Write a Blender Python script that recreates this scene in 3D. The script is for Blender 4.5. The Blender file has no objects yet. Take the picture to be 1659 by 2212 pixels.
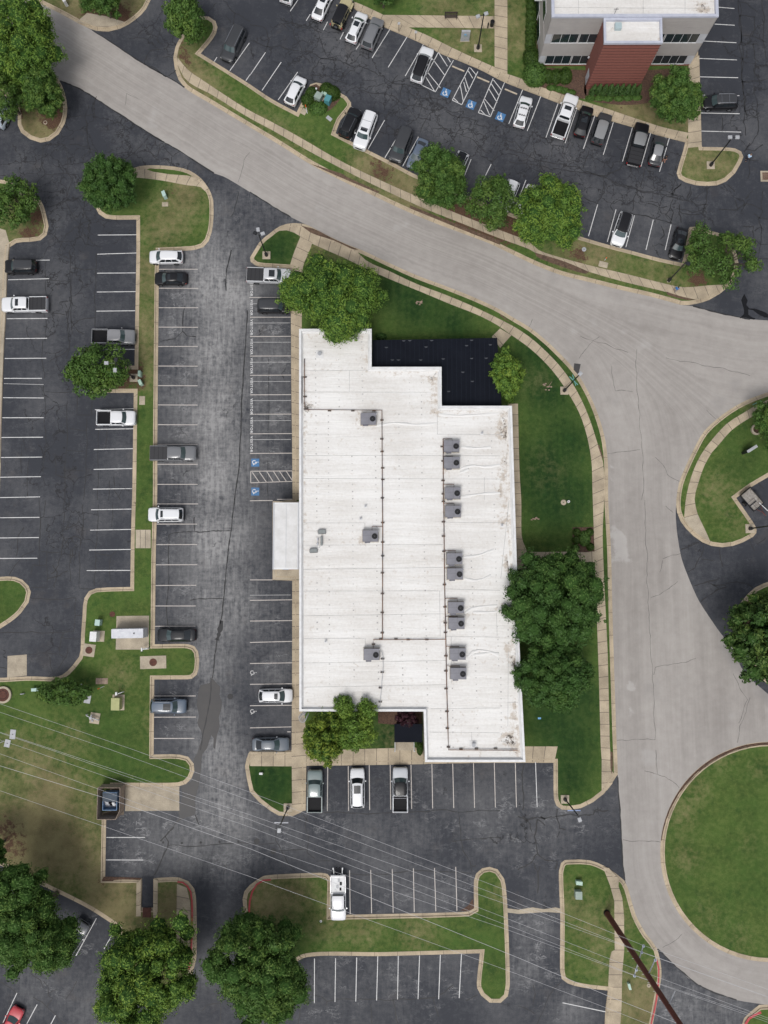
import bpy, bmesh, math, random
import numpy as np
from mathutils import Vector, Matrix
from mathutils.geometry import delaunay_2d_cdt
R = math.radians
rnd = random.Random(7)
sc = bpy.context.scene
C = bpy.data.collections.new('place'); sc.collection.children.link(C)

# ------------------------------------------------------------------ camera, sky, sun, exposure
CAM_H = 118.0; FPX = 1888.0; TILT = math.atan(146/FPX); YAW = R(0.17)
cam_d = bpy.data.cameras.new('camera'); cam = bpy.data.objects.new('camera', cam_d); C.objects.link(cam)
cam.location = (0, 0, CAM_H); cam.rotation_euler = (TILT, YAW, 0)
cam_d.sensor_fit = 'VERTICAL'; cam_d.angle = 2*math.atan(1106/FPX)
cam_d.clip_start = 1; cam_d.clip_end = 4000
sc.camera = cam
world = bpy.data.worlds.new('World'); sc.world = world; world.use_nodes = True
wn = world.node_tree.nodes; wl = world.node_tree.links
sky = wn.new('ShaderNodeTexSky'); sky.sky_type = 'NISHITA'; sky.sun_disc = False
SUN_EL, SUN_AZ = 62, 200
sky.sun_elevation = R(SUN_EL); sky.sun_rotation = R(SUN_AZ); sky.dust_density = 4.0; sky.air_density = 1.0; sky.ozone_density = 1.0
hs = wn.new('ShaderNodeHueSaturation'); hs.inputs['Saturation'].default_value = 0.32
wl.new(sky.outputs[0], hs.inputs['Color']); wl.new(hs.outputs[0], wn['Background'].inputs['Color'])
wn['Background'].inputs['Strength'].default_value = 0.135
sun_d = bpy.data.lights.new('sun', 'SUN'); sun_d.energy = 1.45; sun_d.angle = R(20); sun_d.color = (1.0, .975, .94)
sun = bpy.data.objects.new('sun', sun_d); C.objects.link(sun)
sun.rotation_euler = (R(90-SUN_EL), 0, R(180-SUN_AZ)); sun.location = (0, 0, 90)
sc.view_settings.view_transform = 'Standard'; sc.view_settings.look = 'None'
sc.view_settings.exposure = 0.0; sc.view_settings.gamma = 1.0
sc.cycles.max_bounces = 5; sc.cycles.diffuse_bounces = 2; sc.cycles.transparent_max_bounces = 4

# ------------------------------------------------------------------ surveying: picture points to places on the ground
TILES = {'D': (0, 0, 1.8517), 'A': (0, 0, .6028), 'B': (1000, 0, .6028), 'C': (2000, 0, .6028), 'E': (0, 1000, .6028),
 'F': (1000, 1000, .6028), 'G': (2000, 1000, .6028), 'H': (0, 2000, .6028), 'I': (1000, 2000, .6028), 'J': (2000, 2000, .6028),
 'K': (0, 3000, .6028), 'L': (1000, 3000, .6028), 'M': (2072, 3000, .6028), 'N': (2672, 0, .36166), 'O': (2672, 800, .36166),
 'P': (2672, 1500, .36166), 'Q': (2672, 2300, .36166), 'X': (0, 3596, .6028), 'T': (1000, 3596, .6028), 'U': (2072, 3596, .6028)}
RM = (Matrix.Rotation(YAW, 3, 'Y') @ Matrix.Rotation(TILT, 3, 'X'))
def D(s):
    t = TILES['D']; out = []
    for tok in s.split():
        if tok in TILES: t = TILES[tok]; continue
        x, y = tok.split(',')
        out.append(((t[0]+float(x)*t[2])/1.8517, (t[1]+float(y)*t[2])/1.8517))
    return out
def ray(p):
    return RM @ Vector(((p[0]-829.5)/FPX, -(p[1]-1106)/FPX, -1))
def W(p, z=0.0):
    d = ray(p); k = (z-CAM_H)/d.z
    return Vector((d.x*k, d.y*k, z))
def WY(p, y):
    d = ray(p); k = y/d.y
    return Vector((d.x*k, y, CAM_H+d.z*k))
def WX(p, x):
    d = ray(p); k = x/d.x
    return Vector((x, d.y*k, CAM_H+d.z*k))
def G(s, z=0.0): return [W(p, z) for p in D(s)]

# ------------------------------------------------------------------ material helpers
def mat(name, col=(.5,.5,.5), rough=.6, metal=0, coat=0, spec=.5, em=None):
    m = bpy.data.materials.new(name); m.use_nodes = True
    b = m.node_tree.nodes['Principled BSDF']
    b.inputs['Base Color'].default_value = (*col, 1); b.inputs['Roughness'].default_value = rough
    b.inputs['Metallic'].default_value = metal; b.inputs['Coat Weight'].default_value = coat
    b.inputs['Coat Roughness'].default_value = .08
    b.inputs['Specular IOR Level'].default_value = spec
    return m
class NT:
    """small node-writing helper"""
    def __init__(s, m):
        s.t = m.node_tree; s.n = s.t.nodes; s.l = s.t.links; s.b = s.n['Principled BSDF']
        tc = s.n.new('ShaderNodeTexCoord'); s.obj = tc.outputs['Object']
    def val(s, inp, v):
        if hasattr(v, 'default_value') or isinstance(v, bpy.types.NodeSocket): s.l.new(v, inp)
        else: inp.default_value = v
    def noise(s, scale, detail=3, rough=.55, vec=None, dist=0):
        n = s.n.new('ShaderNodeTexNoise'); n.inputs['Scale'].default_value = scale; n.inputs['Detail'].default_value = detail
        n.inputs['Roughness'].default_value = rough; n.inputs['Distortion'].default_value = dist
        s.l.new(vec if vec is not None else s.obj, n.inputs['Vector']); return n.outputs['Fac']
    def noisec(s, scale, vec=None):
        n = s.n.new('ShaderNodeTexNoise'); n.inputs['Scale'].default_value = scale; n.inputs['Detail'].default_value = 3
        s.l.new(vec if vec is not None else s.obj, n.inputs['Vector']); return n.outputs['Color']
    def vor(s, scale, feat='F1', vec=None):
        n = s.n.new('ShaderNodeTexVoronoi'); n.feature = feat; n.inputs['Scale'].default_value = scale
        s.l.new(vec if vec is not None else s.obj, n.inputs['Vector']); return n.outputs['Distance']
    def mapv(s, scale, rot=0, vec=None):
        n = s.n.new('ShaderNodeMapping'); n.inputs['Scale'].default_value = scale; n.inputs['Rotation'].default_value = (0, 0, rot)
        s.l.new(vec if vec is not None else s.obj, n.inputs['Vector']); return n.outputs[0]
    def math(s, op, a, b=0.0, clamp=False):
        n = s.n.new('ShaderNodeMath'); n.operation = op; n.use_clamp = clamp
        s.val(n.inputs[0], a); s.val(n.inputs[1], b); return n.outputs[0]
    def ramp(s, v, a, b, lo=0.0, hi=1.0):
        n = s.n.new('ShaderNodeMapRange'); s.val(n.inputs[0], v)
        for i, q in enumerate((a, b, lo, hi)): n.inputs[i+1].default_value = q
        return n.outputs[0]
    def mix(s, f, a, b, mode='MIX'):
        n = s.n.new('ShaderNodeMix'); n.data_type = 'RGBA'; n.blend_type = mode
        s.val(n.inputs[0], f)
        for k, v in ((6, a), (7, b)):
            if isinstance(v, tuple): n.inputs[k].default_value = (*v, 1)
            else: s.l.new(v, n.inputs[k])
        return n.outputs[2]
    def attr(s, name):
        n = s.n.new('ShaderNodeAttribute'); n.attribute_name = name; return n
    def vadd(s, a, b, k):
        m_ = s.n.new('ShaderNodeVectorMath'); m_.operation = 'SCALE'; s.l.new(b, m_.inputs[0]); m_.inputs['Scale'].default_value = k
        n = s.n.new('ShaderNodeVectorMath'); n.operation = 'ADD'; s.l.new(a, n.inputs[0]); s.l.new(m_.outputs[0], n.inputs[1]); return n.outputs[0]
    def sep(s, v):
        n = s.n.new('ShaderNodeSeparateXYZ'); s.l.new(v, n.inputs[0]); return n.outputs
    def bump(s, h, k=.3, d=.02):
        n = s.n.new('ShaderNodeBump'); n.inputs['Strength'].default_value = k; n.inputs['Distance'].default_value = d
        s.l.new(h, n.inputs['Height']); s.l.new(n.outputs[0], s.b.inputs['Normal'])
    def out(s, c): s.l.new(c, s.b.inputs['Base Color'])

def m_asphalt():
    m = mat('sealed_asphalt', rough=.8); t = NT(m)
    wear = t.attr('wear').outputs['Fac']; crk = t.attr('crk').outputs['Fac']
    big = t.noise(.09, 4); mid = t.noise(1.5, 5, .7); fine = t.noise(9, 3, .7); str_ = t.noise(1.0, 4, .7, t.mapv((.35, 2.6, 1)))
    strv = t.noise(1.0, 4, .7, t.mapv((2.2, .25, 1)))
    w = t.math('ADD', wear, t.ramp(big, .35, .7, -.10, .16))
    w = t.math('ADD', w, t.math('MULTIPLY', t.ramp(mid, .3, .70, -.42, .5), t.math('ADD', wear, .11)))
    w = t.math('ADD', w, t.math('MULTIPLY', t.ramp(str_, .42, .72, -.12, .22), t.math('ADD', wear, .02)))
    w = t.math('ADD', w, t.math('MULTIPLY', t.ramp(strv, .4, .7, -.3, .45), t.math('ADD', wear, .02)))
    w = t.math('ADD', w, t.ramp(fine, .3, .7, -.05, .06), True)
    c = t.mix(w, (.0255, .0285, .0375), (.27, .268, .268))
    brn = t.math('MULTIPLY', t.ramp(t.noise(.25, 5, .6), .60, .78), .22)
    c = t.mix(brn, c, (.13, .105, .085))
    chk = t.attr('chalk').outputs['Fac']; cv = t.vadd(t.mapv((.55, 1.25, 1)), t.noisec(.8), 1.2)
    rn = t.noise(1.0, 6, .68, cv); ridge = t.math('ABSOLUTE', t.math('SUBTRACT', rn, .5))
    vein = t.math('MULTIPLY', t.ramp(ridge, .006, .030, 1, 0), t.ramp(t.noise(.42, 3, .6), .50, .62))
    vein = t.math('MULTIPLY', vein, t.math('ADD', chk, .10), True)
    cloud = t.math('MULTIPLY', t.ramp(t.noise(.7, 6, .75), .50, .74), t.math('MULTIPLY', chk, .17))
    c = t.mix(t.math('MAXIMUM', t.math('MULTIPLY', vein, .75), cloud, True), c, (.33, .33, .335))
    warp = t.vadd(t.obj, t.noisec(.55), 2.4)
    warp = t.vadd(warp, t.noisec(2.2), .5)
    v1 = t.vor(.20, 'DISTANCE_TO_EDGE', warp)
    line = t.ramp(v1, .004, .018, 1, 0)
    gate = t.ramp(t.math('ADD', t.noise(.3, 2), t.math('MULTIPLY', crk, .42)), .60, .70)
    l1 = t.math('MULTIPLY', line, gate)
    v2 = t.vor(.62, 'DISTANCE_TO_EDGE', warp)
    l2 = t.math('MULTIPLY', t.ramp(v2, .008, .032, 1, 0), t.ramp(t.math('MULTIPLY', crk, t.noise(.33, 3)), .36, .43))
    l = t.math('MAXIMUM', l1, l2)
    c = t.mix(t.math('MULTIPLY', l, .85), c, (.010, .010, .012))
    t.out(c); t.bump(fine, .5, .01)
    return m
def m_road():
    m = mat('old_grey_road', rough=.85); t = NT(m)
    uv = t.attr('flow').outputs['Vector']
    big = t.noise(.07, 4); fine = t.noise(10, 3, .7); mid = t.noise(.8, 5, .65)
    s1 = t.noise(1.0, 5, .62, t.mapv((.03, .55, 1), 0, uv)); s2 = t.noise(1.0, 4, .7, t.mapv((.10, 2.6, 1), 0, uv))
    v = t.math('ADD', t.ramp(big, .3, .7, -.25, .25), t.ramp(s1, .3, .7, -.34, .34))
    v = t.math('ADD', v, t.ramp(s2, .3, .7, -.12, .12)); v = t.math('ADD', v, t.ramp(mid, .3, .7, -.22, .22))
    v = t.math('ADD', v, t.ramp(fine, .3, .7, -.12, .12)); v = t.math('ADD', v, .5, True)
    c = t.mix(v, (.258, .238, .222), (.370, .347, .325))
    pale = t.ramp(t.noise(.16, 3), .64, .7); c = t.mix(t.math('MULTIPLY', pale, .22), c, (.46, .45, .44))
    warp = t.vadd(t.obj, t.noisec(.5), 3.2); warp = t.vadd(warp, t.noisec(2.5), .5)
    l = t.math('MULTIPLY', t.ramp(t.vor(.075, 'DISTANCE_TO_EDGE', warp), .0012, .005, 1, 0), t.ramp(t.noise(.12, 2), .47, .55))
    pl = t.attr('pale').outputs['Fac']; c = t.mix(t.ramp(t.math('ADD', pl, t.ramp(mid, .3, .7, -.25, .25)), .35, .6, 0, .42), c, (.47, .455, .44))
    dk = t.attr('dark').outputs['Fac']; c = t.mix(t.ramp(t.math('ADD', dk, t.ramp(s1, .3, .7, -.3, .3)), .2, 1, 0, .6), c, (.17, .165, .165))
    t.out(c); t.bump(fine, .4, .01); return m
def m_grass():
    m = mat('lawn_grass', rough=.9, spec=.15); t = NT(m)
    dry = t.attr('dry').outputs['Fac']; lush = t.attr('lush').outputs['Fac']
    a = t.noise(.35, 5, .62); b = t.noise(1.6, 5, .7); f = t.noise(9, 4, .8); mow = t.noise(1.0, 3, .5, t.mapv((1.5, .10, 1)))
    g = t.mix(t.ramp(b, .3, .7), (.022, .052, .013), (.085, .118, .030))
    g = t.mix(t.ramp(a, .35, .68), g, (.060, .112, .024))
    g = t.mix(lush, g, t.mix(t.ramp(t.math('ADD', t.math('MULTIPLY', b, .6), t.math('MULTIPLY', mow, .4)), .34, .64), (.0095, .030, .0085), (.025, .058, .013)))
    lf = t.noise(.13, 4, .6); g = t.mix(t.math('MULTIPLY', t.ramp(lf, .40, .68, 0, .55), t.math('SUBTRACT', 1.0, lush)), g, t.mix(t.ramp(b, .3, .7), (.060, .098, .022), (.110, .145, .040)))
    g = t.mix(t.math('MULTIPLY', t.ramp(t.noise(.55, 4, .7), .58, .66), .5), g, (.020, .055, .014))
    d = t.mix(t.ramp(a, .3, .7), (.135, .105, .058), (.235, .20, .105))
    dm = t.math('ADD', t.math('MULTIPLY', dry, 1.15), t.ramp(t.math('ADD', t.math('MULTIPLY', b, .65), t.math('MULTIPLY', a, .35)), .36, .64, -.46, .42))
    dm = t.math('MULTIPLY', dm, t.ramp(dry, .02, .22), True)
    c = t.mix(t.math('MULTIPLY', dm, .85), g, d)
    dirt = t.attr('dirt').outputs['Fac']
    dd = t.ramp(t.math('ADD', dirt, t.ramp(b, .3, .7, -.35, .35)), .38, .62)
    c = t.mix(dd, c, t.mix(t.ramp(f, .35, .65), (.045, .026, .018), (.13, .078, .05)))
    c = t.mix(.55, c, t.mix(t.ramp(f, .3, .7), (.35, .35, .35), (1, 1, 1)), 'MULTIPLY')
    c = t.mix(1.0, c, (1.36, 1.36, 1.36), 'MULTIPLY')
    t.out(c); t.bump(f, .9, .06); return m
def m_concrete(name, base, joint=1.5, k=.42):
    m = mat(name, rough=.85); t = NT(m)
    uv = t.attr('run').outputs['Vector']; u = t.sep(uv)[0]
    a = t.noise(.5, 5, .6); f = t.noise(7, 4, .7)
    slab = t.math('FLOOR', t.math('DIVIDE', u, joint)); wn_ = t.n.new('ShaderNodeTexWhiteNoise'); wn_.noise_dimensions = '1D'; t.l.new(slab, wn_.inputs['W'])
    v = t.math('ADD', t.ramp(a, .3, .7, -.5, .5), t.ramp(f, .3, .7, -.35, .35)); v = t.math('ADD', v, t.ramp(wn_.outputs['Value'], 0, 1, -.16, .16)); v = t.math('ADD', v, .5, True)
    lo = tuple(q*.74 for q in base); hi = tuple(min(.9, q*1.18) for q in base)
    c = t.mix(v, lo, hi)
    c = t.mix(t.ramp(t.noise(.8, 6, .7), .58, .8, 0, .45), c, (.16, .125, .095))
    fr = t.math('FRACT', t.math('DIVIDE', u, joint)); e = t.math('MINIMUM', fr, t.math('SUBTRACT', 1.0, fr))
    j = t.ramp(e, .018/joint, .06/joint, min(1, k*1.5), 0)
    c = t.mix(j, c, (.05, .04, .035)); t.out(c); t.bump(f, .3, .01); return m
def m_noise(name, a, b, scale=1.0, rough=.7, metal=0, detail=4, bump=0):
    m = mat(name, rough=rough, metal=metal); t = NT(m); n = t.noise(scale, detail, .65)
    t.out(t.mix(t.ramp(n, .32, .68), a, b))
    if bump: t.bump(n, bump, .03)
    return m
def m_roof():
    m = mat('white_roof_membrane', rough=.6); t = NT(m)
    st = t.attr('stain').outputs['Fac']
    a = t.noise(.12, 4); h = t.noise(1.0, 5, .6, t.mapv((.10, .95, 1))); f = t.noise(3, 5, .7)
    v = t.math('ADD', t.ramp(a, .3, .7, -.4, .4), t.ramp(h, .3, .7, -.4, .4)); v = t.math('ADD', v, t.ramp(f, .3, .7, -.3, .3)); v = t.math('ADD', v, .55, True)
    c = t.mix(v, (.60, .578, .548), (.735, .727, .71))
    s = t.ramp(t.math('ADD', st, t.ramp(t.noise(1.4, 6, .7), .35, .65, -.5, .5)), .40, .85)
    c = t.mix(t.math('MULTIPLY', s, .6), c, (.38, .30, .22))
    s2 = t.ramp(t.math('ADD', t.math('MULTIPLY', st, .5), t.noise(2.5, 6, .8)), .86, .98); c = t.mix(s2, c, (.06, .045, .035))
    t.out(c)
    wr = t.noise(1.0, 4, .6, t.mapv((.16, 1.7, 1)), .6); t.bump(wr, .35, .2); return m
def m_paintmark(name, col, rough=.6, amt=.5, under=(.07, .07, .075)):
    m = mat(name, rough=rough); t = NT(m); n = t.noise(4.5, 5, .75); g = t.noise(.35, 2)
    k = t.ramp(t.math('ADD', t.math('MULTIPLY', n, .75), t.math('MULTIPLY', g, .25)), .52, .66, 0, amt)
    t.out(t.mix(k, col, under)); return m

M = {}
M['asphalt'] = m_asphalt(); M['road'] = m_road(); M['grass'] = m_grass()
M['kerb'] = m_concrete('kerb_concrete', (.42, .345, .245), 3.0, .35)
M['walk'] = m_concrete('walk_concrete', (.41, .34, .245), 1.55, .5)
M['pad'] = m_concrete('pad_concrete', (.39, .335, .255), 50, 0)
M['line'] = m_paintmark('white_line_paint', (.60, .60, .60), amt=.7)
M['line_old'] = m_paintmark('worn_line_paint', (.42, .42, .42), amt=.75)
M['line_cream'] = m_paintmark('cream_line_paint', (.50, .46, .43), amt=.55)
M['bluepaint'] = m_paintmark('blue_marking_paint', (.05, .16, .34), amt=.4)
M['redpaint'] = m_paintmark('red_kerb_paint', (.40, .04, .05), amt=.5, under=(.36, .28, .2))
M['seal'] = mat('crack_sealant', (.016, .016, .018), .6)
M['crackroad'] = mat('road_crack', (.13, .12, .115), .9)
M['damp'] = m_noise('damp_asphalt', (.048, .045, .044), (.036, .035, .037), .6, .55)
M['mulch'] = m_noise('bark_mulch', (.045, .026, .02), (.13, .075, .05), 5, .95, bump=.6)
M['brownverge'] = m_noise('bare_soil', (.06, .038, .026), (.155, .10, .068), 3, .95, bump=.6)
M['roof'] = m_roof()
M['white'] = m_noise('white_coping', (.60, .60, .60), (.72, .73, .74), 1.5, .5)
M['greywhite'] = m_noise('pale_trim', (.42, .43, .46), (.50, .51, .54), 1.2, .5)
M['wallbeige'] = m_noise('stucco_wall', (.36, .33, .29), (.42, .39, .34), .6, .8)
M['glass'] = mat('car_glass', (.012, .016, .02), .04, spec=.8)
M['glassl'] = mat('tinted_screen_glass', (.05, .075, .08), .04, spec=.9)
M['winglass'] = mat('window_glass', (.02, .03, .036), .05, spec=.8)
M['tyre'] = mat('tyre_rubber', (.012, .012, .012), .85, spec=.2)
M['rim'] = mat('alloy_rim', (.35, .36, .38), .35, metal=.8)
M['trim'] = mat('black_trim', (.010, .010, .012), .6, spec=.15)
M['lamp'] = mat('headlamp_lens', (.55, .57, .6), .12, coat=1)
M['tail'] = mat('tail_lens', (.36, .012, .012), .2, coat=1)
M['chrome'] = mat('chrome', (.6, .6, .62), .2, metal=1)
M['bark'] = m_noise('bark', (.05, .038, .028), (.13, .105, .085), 4, .9)
M['blackmetal'] = mat('black_metal', (.010, .011, .014), .45)
M['greymetal'] = m_noise('galvanised_metal', (.30, .31, .33), (.42, .43, .45), 3, .45)
M['hvac'] = m_noise('grey_unit_casing', (.175, .175, .20), (.215, .215, .24), 1.2, .55)
M['mint'] = mat('mint_paint', (.36, .50, .42), .5)
M['pipe'] = m_noise('rusty_pipe', (.03, .03, .045), (.20, .09, .035), .9, .7)
M['rust'] = m_noise('rusted_steel', (.085, .021, .016), (.125, .034, .025), .8, .75)
M['rustgrate'] = m_noise('rusty_grate', (.06, .022, .016), (.12, .045, .03), 4, .85)
M['wire'] = mat('aluminium_wire', (.50, .50, .52), .5)

# ------------------------------------------------------------------ object helpers
def link(o, parent=None):
    C.objects.link(o)
    if parent is not None: o.parent = parent
    return o
def tag(o, label=None, cat=None, group=None, kind=None):
    if label: o['label'] = label
    if cat: o['category'] = cat
    if group: o['group'] = group
    if kind: o['kind'] = kind
    return o
def empty(name, loc, rz=0, label=None, cat=None, group=None):
    o = bpy.data.objects.new(name, None); C.objects.link(o); o.empty_display_size = .3
    o.location = loc; o.rotation_euler = (0, 0, rz); return tag(o, label, cat, group)
class MB:
    def __init__(s): s.v = []; s.f = []; s.m = []; s.mi = 0
    def add(s, vs, fs):
        n = len(s.v); s.v += [tuple(q) for q in vs]; s.f += [tuple(i+n for i in f) for f in fs]; s.m += [s.mi]*len(fs); return s
    def box(s, x0, x1, y0, y1, z0, z1, bev=0, rz=0, c=None):
        if bev:
            b = bev; ring = [(x0+b, y0), (x1-b, y0), (x1, y0+b), (x1, y1-b), (x1-b, y1), (x0+b, y1), (x0, y1-b), (x0, y0+b)]
            inn = [(x0+b, y0+b), (x1-b, y0+b), (x1-b, y0+b), (x1-b, y1-b), (x1-b, y1-b), (x0+b, y1-b), (x0+b, y1-b), (x0+b, y0+b)]
            vs = [(x, y, z0) for x, y in ring]+[(x, y, z1-b) for x, y in ring]
            m2 = [((a[0]+d[0])/2, (a[1]+d[1])/2) for a, d in zip(ring, inn)]
            vs += [(x, y, z1) for x, y in m2]
            fs = [(i, (i+1) % 8, 8+(i+1) % 8, 8+i) for i in range(8)]+[(8+i, 8+(i+1) % 8, 16+(i+1) % 8, 16+i) for i in range(8)]
            fs += [tuple(range(16, 24)), tuple(range(7, -1, -1))]
        else:
            vs = [(x0,y0,z0),(x1,y0,z0),(x1,y1,z0),(x0,y1,z0),(x0,y0,z1),(x1,y0,z1),(x1,y1,z1),(x0,y1,z1)]
            fs = [(3,2,1,0),(4,5,6,7),(0,1,5,4),(1,2,6,5),(2,3,7,6),(3,0,4,7)]
        if rz or c:
            c = c or (0, 0); cs, sn = math.cos(rz), math.sin(rz)
            vs = [(c[0]+x*cs-y*sn, c[1]+x*sn+y*cs, z) for x, y, z in vs]
        return s.add(vs, fs)
    def cyl(s, c, r, z0, z1, n=16, r2=None, cap=True):
        r2 = r if r2 is None else r2
        vs = [(c[0]+r*math.cos(2*math.pi*i/n), c[1]+r*math.sin(2*math.pi*i/n), z0) for i in range(n)]
        vs += [(c[0]+r2*math.cos(2*math.pi*i/n), c[1]+r2*math.sin(2*math.pi*i/n), z1) for i in range(n)]
        fs = [(i, (i+1) % n, n+(i+1) % n, n+i) for i in range(n)]
        if cap: fs += [tuple(range(n, 2*n)), tuple(range(n-1, -1, -1))]
        return s.add(vs, fs)
    def tube(s, pts, r, n=6, r1=None):
        pts = [Vector(p) for p in pts]; N = len(pts); vs = []; fs = []; prev = None
        for i, p in enumerate(pts):
            t = (pts[min(i+1, N-1)]-pts[max(i-1, 0)]).normalized()
            a = t.orthogonal().normalized() if prev is None else (prev-t*prev.dot(t)).normalized()
            prev = a; b = t.cross(a); rr = r if r1 is None else r+(r1-r)*i/(N-1)
            for k in range(n):
                an = 2*math.pi*k/n; vs.append(p+a*math.cos(an)*rr+b*math.sin(an)*rr)
        for i in range(N-1):
            for k in range(n): fs.append((i*n+k, i*n+(k+1) % n, (i+1)*n+(k+1) % n, (i+1)*n+k))
        fs += [tuple(range(n-1, -1, -1)), tuple(range((N-1)*n, N*n))]
        return s.add(vs, fs)
    def prism(s, poly, z0, z1):
        n = len(poly); a = sum(poly[i][0]*poly[(i+1) % n][1]-poly[(i+1) % n][0]*poly[i][1] for i in range(n))
        if a < 0: poly = poly[::-1]
        vs = [(p[0], p[1], z0) for p in poly]+[(p[0], p[1], z1) for p in poly]
        return s.add(vs, [(i, (i+1) % n, n+(i+1) % n, n+i) for i in range(n)]+[tuple(range(n, 2*n)), tuple(range(n-1, -1, -1))])
    def grid(s, rows, close=False, flip=False):
        n = len(rows[0]); vs = [q for r in rows for q in r]; fs = []
        for i in range(len(rows)-1):
            for k in range(n if close else n-1):
                f = (i*n+k, i*n+(k+1) % n, (i+1)*n+(k+1) % n, (i+1)*n+k); fs.append(f[::-1] if flip else f)
        return s.add(vs, fs)
    def ball(s, c, rx, ry=None, rz=None, nu=10, nv=7):
        ry = ry or rx; rz = rz or rx
        rows = [[(c[0]+rx*math.cos(2*math.pi*k/nu)*math.sin(math.pi*j/nv), c[1]+ry*math.sin(2*math.pi*k/nu)*math.sin(math.pi*j/nv), c[2]-rz*math.cos(math.pi*j/nv)) for k in range(nu)] for j in range(nv+1)]
        return s.grid(rows, True)
    def mesh(s, name, mats, smooth=False, auto=None):
        me = bpy.data.meshes.new(name); me.from_pydata(s.v, [], s.f)
        for m in (mats if isinstance(mats, (list, tuple)) else [mats]): me.materials.append(m)
        if any(s.m): me.polygons.foreach_set('material_index', s.m)
        if smooth:
            me.polygons.foreach_set('use_smooth', [True]*len(me.polygons))
            if auto is None: auto = 38
            try: me.set_sharp_from_angle(angle=R(auto))
            except Exception: pass
        me.update(); return me
    def build(s, name, mats, parent=None, smooth=False, loc=None):
        o = bpy.data.objects.new(name, s.mesh(name, mats, smooth))
        if loc is not None: o.location = loc
        return link(o, parent)
def inst(name, me, parent=None, loc=None, rz=0):
    o = bpy.data.objects.new(name, me); link(o, parent)
    if loc is not None: o.location = loc
    o.rotation_euler = (0, 0, rz); return o

def smooth_line(P, closed=True, step=.9, sharp=50):
    P = [Vector((p[0], p[1], 0)) for p in P]; n = len(P); out = []
    def tg(i, seg, side):
        a = P[(i-1) % n] if (closed or i > 0) else P[i]; b = P[(i+1) % n] if (closed or i < n-1) else P[i]
        u = P[i]-a; v = b-P[i]
        if u.length < 1e-6: return v.normalized()
        if v.length < 1e-6: return u.normalized()
        if u.angle(v) > R(sharp): return (v if side == 0 else u).normalized()
        return (u.normalized()*v.length+v.normalized()*u.length).normalized()
    for i in range(n if closed else n-1):
        j = (i+1) % n; a, b = P[i], P[j]; L = (b-a).length
        if L < 1e-4: continue
        l0 = (a-P[i-1]).length if (closed or i > 0) else L; l1 = (P[(j+1) % n]-b).length if (closed or j < n-1) else L
        t0, t1 = tg(i, 0, 0)*min(L, 1.6*l0), tg(j, 0, 1)*min(L, 1.6*l1); k = max(1, min(14, int(L/step)))
        for q in range(k):
            t = q/k; h = t*t*(3-2*t); out.append(a*(1-h)+b*h+t0*(t**3-2*t*t+t)+t1*(t**3-t*t))
    if not closed: out.append(P[-1])
    return out
def area(P): return sum(P[i][0]*P[(i+1) % len(P)][1]-P[(i+1) % len(P)][0]*P[i][1] for i in range(len(P)))/2
def offset(P, d):
    n = len(P); out = []
    for i in range(n):
        u = (P[i]-P[i-1]).normalized(); v = (P[(i+1) % n]-P[i]).normalized()
        nu = Vector((-u.y, u.x, 0)); nv = Vector((-v.y, v.x, 0)); m = nu+nv
        if m.length < 1e-3: m = nu
        m.normalize(); k = min(1.6, 1/max(.3, m.dot(nu))); out.append(P[i]+m*d*k)
    return out
def inside(px, py, poly):
    r = np.zeros(len(px), bool); n = len(poly); j = n-1
    for i in range(n):
        xi, yi = poly[i][0], poly[i][1]; xj, yj = poly[j][0], poly[j][1]
        if yi != yj: r ^= ((yi > py) != (yj > py)) & (px < (xj-xi)*(py-yi)/(yj-yi)+xi)
        j = i
    return r
def segdist(px, py, poly, closed=True):
    d = np.full(len(px), 1e9); n = len(poly)
    for i in range(n if closed else n-1):
        ax, ay = poly[i][0], poly[i][1]; bx, by = poly[(i+1) % n][0], poly[(i+1) % n][1]; dx, dy = bx-ax, by-ay
        t = np.clip(((px-ax)*dx+(py-ay)*dy)/max(1e-9, dx*dx+dy*dy), 0, 1)
        d = np.minimum(d, np.hypot(px-ax-t*dx, py-ay-t*dy))
    return d
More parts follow.
